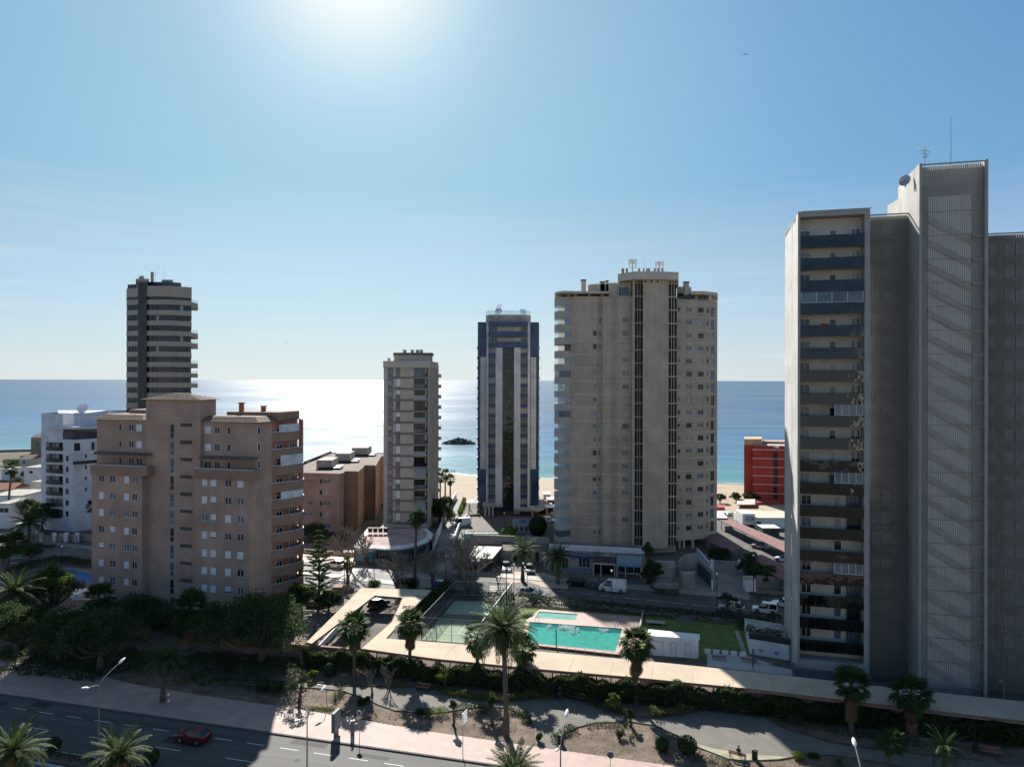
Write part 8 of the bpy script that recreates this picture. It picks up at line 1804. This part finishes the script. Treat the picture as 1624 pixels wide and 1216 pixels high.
# benches, bins ------------------------------------------------------------------------
M_wood = mat('bench_wood', (.27, .13, .10), .8, .15, 3)
def bench(label, x, y, ang=-14.5, m=M_wood, L=1.8, back=1):
    p = gz(x, y, .12); root = thing('park_bench', label, 'bench', p, 'wooden park benches'); a = math.radians(ang); c, s = math.cos(a), math.sin(a)
    def bx(nm, u, v_, z, sx, sy, sz, mm): mb = MB(); mb.box(p.x + u * c - v_ * s, p.y + u * s + v_ * c, p.z + z, sx, sy, sz, a); return mb.build(nm, mm, root)
    for k in range(4): bx('seat_slat', 0, -.2 + .13 * k, .44, L, .1, .04, m)
    for k in range(2): bx('back_slat', 0, .30 * back, .62 + .15 * k, L, .035, .11, m)
    for u in (-L * .42, L * .42): bx('leg', u, -.18, .21, .06, .06, .42, M_black); bx('leg', u, .25 * back, .36, .06, .06, .72, M_black)
    return p
bench('red wooden bench facing the path under the second fan palm', 671, 1094); bench('wooden bench beside the standing walker on the path', 917, 1110, -25); pb = bench('wooden bench with a person sitting on it at the sandy path edge', 1170, 1202, 166 - 14, back=1)
bench('dark bench by the shaded path under the long hedge', 1178, 1131, -20); bench('dark bench at the path in the tower shade near the lower corner', 1572, 1197, -18)
def bin_(label, x, y): p = gz(x, y, .12); root = thing('litter_bin', label, 'litter bin', p, 'park litter bins'); mb = MB(); mb.tube([p + Vector((0, 0, .25)), p + Vector((0, 0, .95))], [.2, .24], 10); mb.build('body', M_black, root); mb = MB(); mb.box(p.x, p.y, .62, .6, .06, 1.0); mb.build('frame', M_black, root)
bin_('black litter bin beside the bench with the sitting person', 1197, 1204); bin_('dark litter bin under the lamp at the path mouth', 889, 1178); bin_('dark litter bin beside the bench in the tower shade', 1547, 1193)

# people ----------------------------------------------------------------------------------
M_skin = mat('skin', (.45, .28, .20), .7, .05, 3); M_hair = mat('dark_hair', (.03, .022, .018), .7)
def person(label, p, J, top, bottom, face=0.0, scale=1.0):
    """J: joint positions (name -> xyz) in a local frame facing -Y; one continuous skinned body"""
    names = list(J); E = [('pelvis', 'chest'), ('chest', 'neck'), ('neck', 'head'), ('head', 'crown')]
    for s in 'LR': E += [('chest', 'sho' + s), ('sho' + s, 'elb' + s), ('elb' + s, 'han' + s), ('pelvis', 'hip' + s), ('hip' + s, 'kne' + s), ('kne' + s, 'ank' + s), ('ank' + s, 'toe' + s)]
    Rd = dict(pelvis=.15, chest=.155, neck=.055, head=.10, crown=.085, sho=.07, elb=.045, han=.04, hip=.10, kne=.065, ank=.045, toe=.035)
    me = bpy.data.meshes.new('body'); me.from_pydata([J[n] for n in names], [(names.index(a), names.index(b)) for a, b in E], []); o = bpy.data.objects.new('body', me); COL.objects.link(o)
    sk = o.modifiers.new('skin', 'SKIN'); o.modifiers.new('sub', 'SUBSURF').levels = 1
    for i, n in enumerate(names): r_ = Rd.get(n, Rd.get(n[:3], .05)); me.skin_vertices[0].data[i].radius = (r_, r_ * (.72 if n in ('chest', 'pelvis') else 1)); me.skin_vertices[0].data[i].use_root = (n == 'pelvis')
    ev = o.evaluated_get(bpy.context.evaluated_depsgraph_get()); m2 = bpy.data.meshes.new_from_object(ev); bpy.data.objects.remove(o)
    root = thing('person', label, 'person', p, None, face); body = bpy.data.objects.new('body', m2); link(body, root); body.scale = (scale,) * 3
    for mm in (top, bottom, M_skin, M_black): 
        m2.materials.append(mm)
    zp, zn = J['pelvis'][2], J['neck'][2]; hz = [Vector(J['hanL']), Vector(J['hanR'])]; tz = [Vector(J['toeL']), Vector(J['toeR']), Vector(J['ankL']), Vector(J['ankR'])]; legs = [(Vector(J['hip' + s]), Vector(J['kne' + s]), Vector(J['ank' + s])) for s in 'LR']
    for f in m2.polygons:
        c = f.center; i = 0
        if c.z > zn + .02: i = 2
        elif min((c - h).length for h in hz) < .09: i = 2
        elif min((c - h).length for h in tz) < .10: i = 3
        elif c.z < zp - .02 or min(min((c - l.lerp(k, t)).length for t in (0, .3, .6, 1)) for l, k, a in legs) < .13: i = 1
        f.material_index = i; f.use_smooth = True
    hd = Vector(J['crown']); mb = MB(); c = hd + Vector((0, .02, -.02))
    for i in range(4):
        for k in range(8):
            def sp(a, b): return Vector(p) + (c + Vector((.115 * math.cos(a) * math.sin(b), .12 * math.sin(a) * math.sin(b), .12 * math.cos(b)))) * scale
            a0, a1, b0_, b1 = k * math.pi / 4, (k + 1) * math.pi / 4, i * .42, (i + 1) * .42; mb.poly([sp(a0, b0_), sp(a1, b0_), sp(a1, b1), sp(a0, b1)])
    mb.build('hair', M_hair, root); return root
STAND = dict(pelvis=(0, 0, .95), chest=(0, .02, 1.3), neck=(0, 0, 1.48), head=(0, -.02, 1.6), crown=(0, -.01, 1.7), shoL=(.17, 0, 1.4), shoR=(-.17, 0, 1.4), elbL=(.25, .04, 1.13), elbR=(-.25, .04, 1.13), hanL=(.24, -.08, .88), hanR=(-.24, -.08, .88), hipL=(.09, 0, .9), hipR=(-.09, 0, .9), kneL=(.11, -.10, .5), kneR=(-.1, .06, .5), ankL=(.11, -.12, .07), ankR=(-.1, .18, .09), toeL=(.12, -.28, .03), toeR=(-.1, .04, .03))
SIT = dict(pelvis=(0, .05, .55), chest=(0, .1, .92), neck=(0, .06, 1.1), head=(0, .0, 1.21), crown=(0, .01, 1.31), shoL=(.17, .08, 1.02), shoR=(-.17, .08, 1.02), elbL=(.22, -.02, .76), elbR=(-.22, -.02, .76), hanL=(.08, -.25, .66), hanR=(-.08, -.25, .66), hipL=(.1, 0, .54), hipR=(-.1, 0, .54), kneL=(.13, -.42, .52), kneR=(-.13, -.42, .52), ankL=(.13, -.46, .09), ankR=(-.13, -.44, .09), toeL=(.14, -.63, .04), toeR=(-.14, -.6, .04))
cd = mat('dark_jacket', (.02, .02, .025), .8); cb_ = mat('blue_jeans', (.04, .06, .11), .8); cw = mat('white_shirt', (.6, .6, .6), .8)
person('seated person in dark clothes on the bench at the sandy path edge', pb + Vector((.1, 0, 0)), SIT, cd, cb_, math.radians(-28 + 180)); person('walker in dark jacket standing on the path near the yellow border', gz(888, 1110, .12), STAND, cd, cb_, .4)
for i, (x, y, t, b, lb) in enumerate([(717, 751, cd, cd, 'first tiny walker in dark clothes at the water edge'), (721, 751, cd, cb_, 'second tiny walker beside the other at the water edge'), (840, 861, cw, cb_, 'small person in a white shirt beside the round clipped tree'), (1150, 792, cd, cd, 'tiny dark figure on the sand near the red block')]): person(lb, G(x, y, .02), STAND, t, b, i)

# vehicles ----------------------------------------------------------------------------------
M_tyre = mat('tyre', (.02, .02, .02), .9); M_rim = mat('wheel_rim', (.35, .35, .36), .35, .05, 2, metal=.8); M_cg = glass('car_glass', (.012, .016, .02), .04); M_hl = mat('headlight', (.6, .62, .65), .15); M_tl = mat('tail_light', (.35, .01, .01), .3); M_trim = mat('car_trim', (.03, .03, .03), .7)
def vehicle(label, name, cat, p, ang, paint, L=4.1, W_=1.76, H=1.5, kind='hatch', group=None, roofc=None):
    root = thing(name, label, cat, p, group, 0.0); ca, sa = math.cos(ang), math.sin(ang); X0, Y0, Z0 = p
    def w3(x, y, z): return (X0 + x * ca - y * sa, Y0 + x * sa + y * ca, Z0 + z)
    fx, rx = L * .5 - .82, -L * .5 + .78; wr_ = .33 if H < 1.8 else .36; belt = H * (.60 if H < 1.6 else .56 if H < 1.75 else .5)
    def arch(cx): return [(cx + (wr_ + .06) * math.cos(t), wr_ + (wr_ + .06) * math.sin(t)) for t in np.linspace(-.35, math.pi + .35, 9)]
    hood = {'hatch': belt * .93, 'suv': belt * .95, 'mpv': belt * 1.0, 'van': belt * 1.05}[kind]; hx = {'hatch': .5 * L - 1.15, 'suv': .5 * L - 1.2, 'mpv': .5 * L - .95, 'van': .5 * L - .75}[kind]
    prof = [(-L / 2 + .03, .28)] + [(rx - wr_ - .1, .22)] + list(reversed(arch(rx))) + list(reversed(arch(fx))) + [(L / 2 - .12, .22), (L / 2, .34), (L / 2 - .01, hood * .72), (L / 2 - .14, hood * .9), (hx, belt), (-L / 2 + .16, belt), (-L / 2, belt * .9), (-L / 2, .5)]
    mb = MB(); n = len(prof); cx = sum(a for a, _ in prof) / n; cz = .6; rings = []
    for y, sh in ((-W_ / 2, .07), (-W_ / 2 + .1, 0), (W_ / 2 - .1, 0), (W_ / 2, .07)): rings.append([w3(a - (a - cx) / L * 2 * sh, y, z - (z - cz) * sh * (1 if z > .5 else 0)) for a, z in prof])
    for i in range(3):
        for k in range(n): k2 = (k + 1) % n; mb.poly([rings[i][k], rings[i][k2], rings[i + 1][k2], rings[i + 1][k]])
    mb.poly(rings[0][::-1]); mb.poly(rings[3]); mb.build('body', paint, root)
    gx = {'hatch': (hx, hx - .75, -L / 2 + .75, -L / 2 + .22), 'suv': (hx, hx - .65, -L / 2 + .7, -L / 2 + .15), 'mpv': (hx, hx - .75, -L / 2 + .22, -L / 2 + .08), 'van': (hx, hx - .8, -L / 2 + .12, -L / 2 + .06)}[kind]
    wb, wt = W_ / 2 - .07, W_ / 2 - .24; B_ = [(gx[0], -wb), (gx[0], wb), (gx[3], wb), (gx[3], -wb)]; T_ = [(gx[1], -wt), (gx[1], wt), (gx[2], wt), (gx[2], -wt)]
    mb = MB(); 
    if kind == 'van':
        cutx = gx[1] - .9; mb2 = MB(); 
        b2 = [(cutx, -wb), (cutx, wb), (gx[3], wb), (gx[3], -wb)]; t2 = [(cutx, -wt), (cutx, wt), (gx[2], wt), (gx[2], -wt)]; lo = [w3(x, y, belt - .02) for x, y in b2]; hi = [w3(x, y, H) for x, y in t2]
        for k in range(4): mb2.poly([lo[k], lo[(k + 1) % 4], hi[(k + 1) % 4], hi[k]])
        mb2.poly(hi); mb2.build('cargo_body', paint, root); B_[2], B_[3] = (cutx + .01, wb), (cutx + .01, -wb); T_[2], T_[3] = (cutx + .01, wt), (cutx + .01, -wt)
    lo = [w3(x, y, belt - .02) for x, y in B_]; hi = [w3(x, y, H - .07) for x, y in T_]
    for k in range(4): mb.poly([lo[k], lo[(k + 1) % 4], hi[(k + 1) % 4], hi[k]])
    mb.poly(hi); mb.build('glasshouse', M_cg, root)
    mb = MB(); e = .03; r_lo = [w3(x * 1.0 + (e if x > 0 else -e), y * 1.04, H - .075) for x, y in T_]; r_hi = [w3(x * .96, y * .92, H) for x, y in T_]
    for k in range(4): mb.poly([r_lo[k], r_lo[(k + 1) % 4], r_hi[(k + 1) % 4], r_hi[k]])
    mb.poly(r_hi); mb.poly(r_lo[::-1]); mb.build('roof', roofc or paint, root)
    for t in ((.0, .0), (.52, .5), (1.0, 1.0)) if kind != 'van' else ((0, 0), (1, 1)):     # pillars
        for s in (-1, 1):
            a = Vector(w3(B_[0][0] + (B_[3][0] - B_[0][0]) * t[0], s * (wb + .012), belt - .02)); b = Vector(w3(T_[0][0] + (T_[3][0] - T_[0][0]) * t[1], s * (wt + .012), H - .06)); d_ = Vector((ca, sa, 0)) * .05; mb = MB(); mb.poly([a - d_, a + d_, b + d_, b - d_]); mb.build('pillar', paint, root)
    for x in (fx, rx):
        for s in (-1, 1):
            c = Vector(w3(x, s * (W_ / 2 - .12), wr_)); ax = Vector((-sa, ca, 0)) * s; mb = MB(); mb.tube([c - ax * .1, c + ax * .12], wr_, 16); wh = mb.build('wheel', M_tyre, root); mb = MB(); mb.tube([c + ax * .115, c + ax * .13], wr_ * .62, 10); mb.build('rim', M_rim, wh)
    for s in (-1, 1):
        c = w3(L / 2 - .10, s * (W_ / 2 - .3), hood * .74); mb = MB(); mb.box(c[0], c[1], c[2], .2, .36, .16, ang); mb.build('headlight', M_hl, root)
        c = w3(-L / 2 + .02, s * (W_ / 2 - .2), belt * .82); mb = MB(); mb.box(c[0], c[1], c[2], .08, .24, .3, ang); mb.build('tail_light', M_tl, root)
        c = w3(gx[0] - .25, s * (W_ / 2 + .08), belt + .08); mb = MB(); mb.box(c[0], c[1], c[2], .12, .2, .14, ang); mb.build('mirror', M_trim, root)
    c = w3(L / 2 - .01, 0, .42); mb = MB(); mb.box(c[0], c[1], c[2], .05, W_ * .7, .18, ang); mb.build('grille', M_trim, root)
    return root
def paint(n, c, metal=.3): 
    if 'paint_' + n in MATS: return MATS['paint_' + n]
    m = mat('paint_' + n, c, .3, .03, 1, metal=metal, spec=.5); m.node_tree.nodes['Principled BSDF'].inputs['Coat Weight'].default_value = .5; return m
a_st = math.atan2(d.y, d.x) if False else math.atan2((NK1 - NK0).y, (NK1 - NK0).x); a_av = math.radians(-14.5)
Pw, Psil, Pbl, Pred, Pbk, Pgr = paint('white', (.70, .71, .72), 0), paint('silver', (.45, .46, .47), .5), paint('blue', (.02, .10, .35)), paint('red', (.12, .008, .010), .2), paint('black', (.015, .015, .018)), paint('grey', (.12, .12, .13))
p = G(306, 1174, .02); vehicle('dark red hatchback driving on the shaded avenue', 'parked_car' if 0 else 'red_hatchback', 'car', p, a_av + math.pi, Pred, 3.75, 1.68, 1.46)
vehicle('white raised-roof delivery van parked before the turquoise awning', 'white_van', 'van', G(972, 937, .02), a_st + math.pi, Pw, 5.1, 2.0, 2.25, 'van')
vehicle('pale silver crossover parked before the shaded lawn', 'silver_crossover', 'car', G(1160, 968, .02), a_st + math.pi, Psil, 4.35, 1.82, 1.6, 'suv', roofc=Pbk)
vehicle('white boxy leisure van parked beside the screened tower', 'white_leisure_van', 'car', G(1213, 971, .02), a_st + math.pi, Pw, 4.2, 1.78, 1.82, 'mpv')
vehicle('white saloon half hidden behind the screened tower corner', 'white_car', 'car', G(1244, 961, .02), a_st + math.pi, Pw, 4.3, 1.78, 1.46)
vehicle('silver hatchback in the sunlit patch of street', 'silver_hatchback', 'car', G(839, 944, .02), a_st, Psil, 3.9, 1.72, 1.5)
vehicle('bright blue car under the bare trees by the court', 'blue_car', 'car', G(702, 933, .02), a_st, Pbl, 4.1, 1.75, 1.5)
vehicle('long black car parked below the blue-grey shop wall', 'black_car', 'car', G(918, 927, .13), a_st, Pbk, 4.6, 1.8, 1.45)
vehicle('grey-green car nose just beside the white delivery van', 'grey_car', 'car', G(948, 932, .02), a_st, Pgr, 4.1, 1.75, 1.48)
vehicle('black car parked end-on beside the restaurant', 'black_hatchback', 'car', G(803, 903, .02), math.radians(-80), Pbk, 4.2, 1.8, 1.55, 'suv')
vehicle('dark car parked behind the sunlit date palm', 'dark_car', 'car', G(840, 907, .02), math.radians(-82), Pgr, 4.2, 1.8, 1.6, 'suv')
vehicle('white van on the side street by the blue tower', 'side_street_van', 'van', G(732, 834, .03), math.radians(200), Pw, 5.2, 2.0, 2.3, 'van')
vehicle('white car in front of the dark wall on the junction', 'junction_car', 'car', G(533, 899, .03), a_st + math.pi, Pw, 4.2, 1.75, 1.5)
vehicle('white camper behind the curved shop beach side', 'beach_car', 'car', G(871, 828, .02), a_st, Pw, 4.2, 1.78, 1.6)
vehicle('small pale car under the long maroon car port', 'carport_car', 'car', G(1205, 869, .02), a_st + 2.8, paint('cream', (.5, .47, .42)), 4.0, 1.75, 1.5)
vehicle('white car nose under the car port beside the screened tower', 'sheltered_car', 'car', G(1243, 890, .02), a_st + 2.8, Pw, 4.0, 1.75, 1.5)
vehicle('black car parked in the dark gap of the parking roof', 'covered_car', 'car', G(600, 962, .02), math.radians(60), Pbk, 4.2, 1.78, 1.5)
# box truck with an oval mark
p = G(1187, 837, .02); root = thing('box_truck', 'white box truck with a dark oval mark behind the long car port', 'truck', p); s_ = 1
mb = MB(); mb.obox((p.x - 1.6, p.y), 1, 0, 3.4, 6, .9, 3.9); mb.build('cargo_box', M_white, root); mb = MB(); mb.obox((p.x - 1.5, p.y + 6.05), 1, 0, 3.0, 1.9, .6, 2.9); mb.build('cab', M_white, root)
mb = MB(); mb.poly([(p.x + .3 + 1.1 * math.cos(t), p.y - .02, 2.5 + .75 * math.sin(t)) for t in [-2 * math.pi * k / 20 for k in range(20)][::-1]]); mb.build('oval_mark', mat('dark_print', (.06, .07, .06), .6), root)
mb = MB(); mb.poly([(p.x + .3 + .85 * math.cos(t), p.y - .03, 2.5 + .5 * math.sin(t)) for t in [2 * math.pi * k / 20 for k in range(20)]]); mb.build('oval_ring', M_whitewall, root)
mb = MB(); mb.obox((p.x - .3, p.y - .045), 1, 0, 1.2, .01, 2.38, 2.62); mb.build('oval_bar', mat('dark_print', (.06, .07, .06), .6), root)
for x, y in ((-1.1, 1.2), (1.3, 1.2), (-1.1, 6.6), (1.3, 6.6)): mb = MB(); mb.tube([(p.x + x - .15, p.y + y, .48), (p.x + x + .15, p.y + y, .48)], .48, 14); mb.build('wheel', M_tyre, root)
# garden umbrellas on the lawns, beach umbrella, birds
for x, y, r_, lb in ((829, 968, 1.1, 'pale thatched parasol at the lawn corner by the street'), (1085, 1003, 1.5, 'dark round parasol on the shaded lawn')):
    p = G(x, y); root = thing('parasol', lb, 'parasol', p); mb = MB(); mb.tube([p, p + Vector((0, 0, 2.2))], .05, 6); mb.build('pole', M_pole, root); mb = MB()
    for k in range(12): t0, t1 = 2 * math.pi * k / 12, 2 * math.pi * (k + 1) / 12; mb.poly([(p.x + r_ * math.cos(t0), p.y + r_ * math.sin(t0), 2.0), (p.x + r_ * math.cos(t1), p.y + r_ * math.sin(t1), 2.0), (p.x, p.y, 2.5)])
    mb.build('canopy', mat('thatch', (.22, .19, .15), .95, .2, 3) if x < 900 else mat('dark_thatch', (.08, .085, .07), .95), root)
p = G(1040, 990); root = thing('garden_table', 'low pale slab table on the shaded lawn by the divider wall', 'table', p); mb = MB(); mb.box(p.x, p.y, .45, 3.2, 1.2, .08, a_av); mb.build('tabletop', M_conc, root)
for s in (-1.2, 1.2): mb = MB(); mb.box(p.x + s, p.y - s * .25, .2, .2, .9, .42, a_av); mb.build('leg', M_conc, root)
for px, py, D, sz, lb in ((1183, 87, 60, .14, 'gull gliding high in the blue sky'), (454, 544, 220, .35, 'tiny gull over the sea horizon')):
    c = AT(px, py, D); root = thing('gull', lb, 'bird', c); mb = MB(); s = sz
    mb.tube([c + Vector((-s * .1, -s, 0)), c + Vector((0, 0, .05 * s)), c + Vector((s * .1, s * .9, 0))], [.02, .14 * s, .03], 6)
    for k in (-1, 1): mb.poly([c + Vector((0, -.25 * s, .05 * s)), c + Vector((k * 1.2 * s, -.3 * s, .55 * s)), c + Vector((k * 2.3 * s, .15 * s, .2 * s)), c + Vector((k * 1.1 * s, .25 * s, .45 * s)), c + Vector((0, .3 * s, .05 * s))])
    mb.build('body', mat('gull_grey', (.20, .20, .20), .8), root)
# garden corner pillar and walls by the junction
p = G(540, 952); root = thing('corner_pillar', 'square red-brown pillar and low wall at the garden corner by the carport arm', 'wall', p)
mb = MB(); a, b = G(527, 950), G(541, 951); mb.obox((a.x, a.y), 1, 0, b.x - a.x, 2.0, 0, 2.2); mb.build('pillar', mat('redbrown_wall', (.28, .17, .13), .9), root)
mb = MB(); gwall([(485, 962), (514, 962), (527, 950)], 1.0, .25); mb.build('low_wall', mat('redbrown_wall', (.28, .17, .13), .9), root)
p = G(551, 936); root = thing('planter_box', 'low dark square planter round the slim yellowish street tree', 'planter', p); mb = MB(); mb.box(p.x, p.y, .3, 2.2, 2.2, .6); mb.build('box', M_bill, root); mb = MB(); mb.box(p.x, p.y, .62, 1.9, 1.9, .06); mb.build('soil', M_dirt, root)
leaf_strip('planter_border', 'low flowering border beside the shaded street by the carport gap', [G(515, 965), G(545, 965)], 1.2, .6, L_hedge, 90, .1, 44)
p = G(1592, 1105, 0); root = thing('ventilation_pipe', 'grey curved pipe stub at the screened tower foot', 'pipe', p); mb = MB(); mb.tube([p, p + Vector((0, 0, 1.9)), p + Vector((-.25, 0, 2.1)), p + Vector((-.5, 0, 2.0))], .1, 8); mb.build('pipe', M_steel, root)
mb = MB(); mb.box(p.x - .55, p.y, 2.0, .3, .3, .2); mb.build('cowl', M_steel, root)

# seams and patches on the long parking roof
root = bpy.data.objects['parking_roof']
for k in range(1, 16):
    u = k / 16; a = G(573 + 1051 * u, 1028 + 115 * u, ZR); b = G(760 + 864 * u, 1023 + 89 * u, ZR) if k > 1 else a + Vector((1.2, 4.5, 0)); dd = (b - a); dd.z = 0; L = min(dd.length, 5.2); v_ = Vector((-UY, UX, 0))
    mb = MB(); q_ = a + v_ * .2; mb.obox((q_.x, q_.y), v_.x, v_.y, 4.3, .05, ZR + .003, ZR + .012); mb.build('roof_seam', mat('roof_seam', (.33, .27, .21), .9), root)
# sunlit towers of the town behind the viewpoint, seen mirrored in the balcony glass
for i, (x, y, w, d_, h, m, lb) in enumerate([(-150, -95, 34, 18, 52, M_whitewall, 'broad white apartment slab of the town mirrored in the tower glass'), (-78, -130, 22, 20, 66, M_tan2, 'tall beige tower of the town mirrored in the tower glass'), (-20, -85, 30, 16, 40, M_cream, 'cream apartment slab nearest behind the viewpoint'), (48, -125, 26, 20, 60, M_whitewall, 'tall white tower of the town behind the viewpoint'), (110, -80, 36, 16, 46, M_tan2, 'wide beige apartment block behind the screened tower side'), (-225, -120, 36, 18, 45, M_cream, 'far cream slab at the end of the mirrored town row')]):
    root = thing('town_block', lb, 'apartment block', (x, y, 0)); Q = [(x + w / 2, y + d_ / 2), (x - w / 2, y + d_ / 2), (x - w / 2, y - d_ / 2), (x + w / 2, y - d_ / 2)]
    mb = MB(); mb.prism(Q, 0, h); mb.build('wall', m, root)
    for k in range(int(h / 3.1)):
        for j in range(4):
            s = -w / 2 + 1.2 + j * (w - 2.4) / 4 + .6; mb = MB(); X1 = x + s; W1 = (w - 2.4) / 4 - 1.4; Y1 = y + d_ / 2; mb.prism([(X1, Y1), (X1 + W1, Y1), (X1 + W1, Y1 + 1.3), (X1, Y1 + 1.3)], k * 3.1 + 2.9, k * 3.1 + 3.9)
            mb.build('balcony', M_white if k % 2 else m, root); mb = MB(); mb.prism([(X1, Y1 + .01), (X1 + W1, Y1 + .01), (X1 + W1, Y1 + .03), (X1, Y1 + .03)], k * 3.1 + .6, k * 3.1 + 2.7); mb.build('window', M_glass, root)
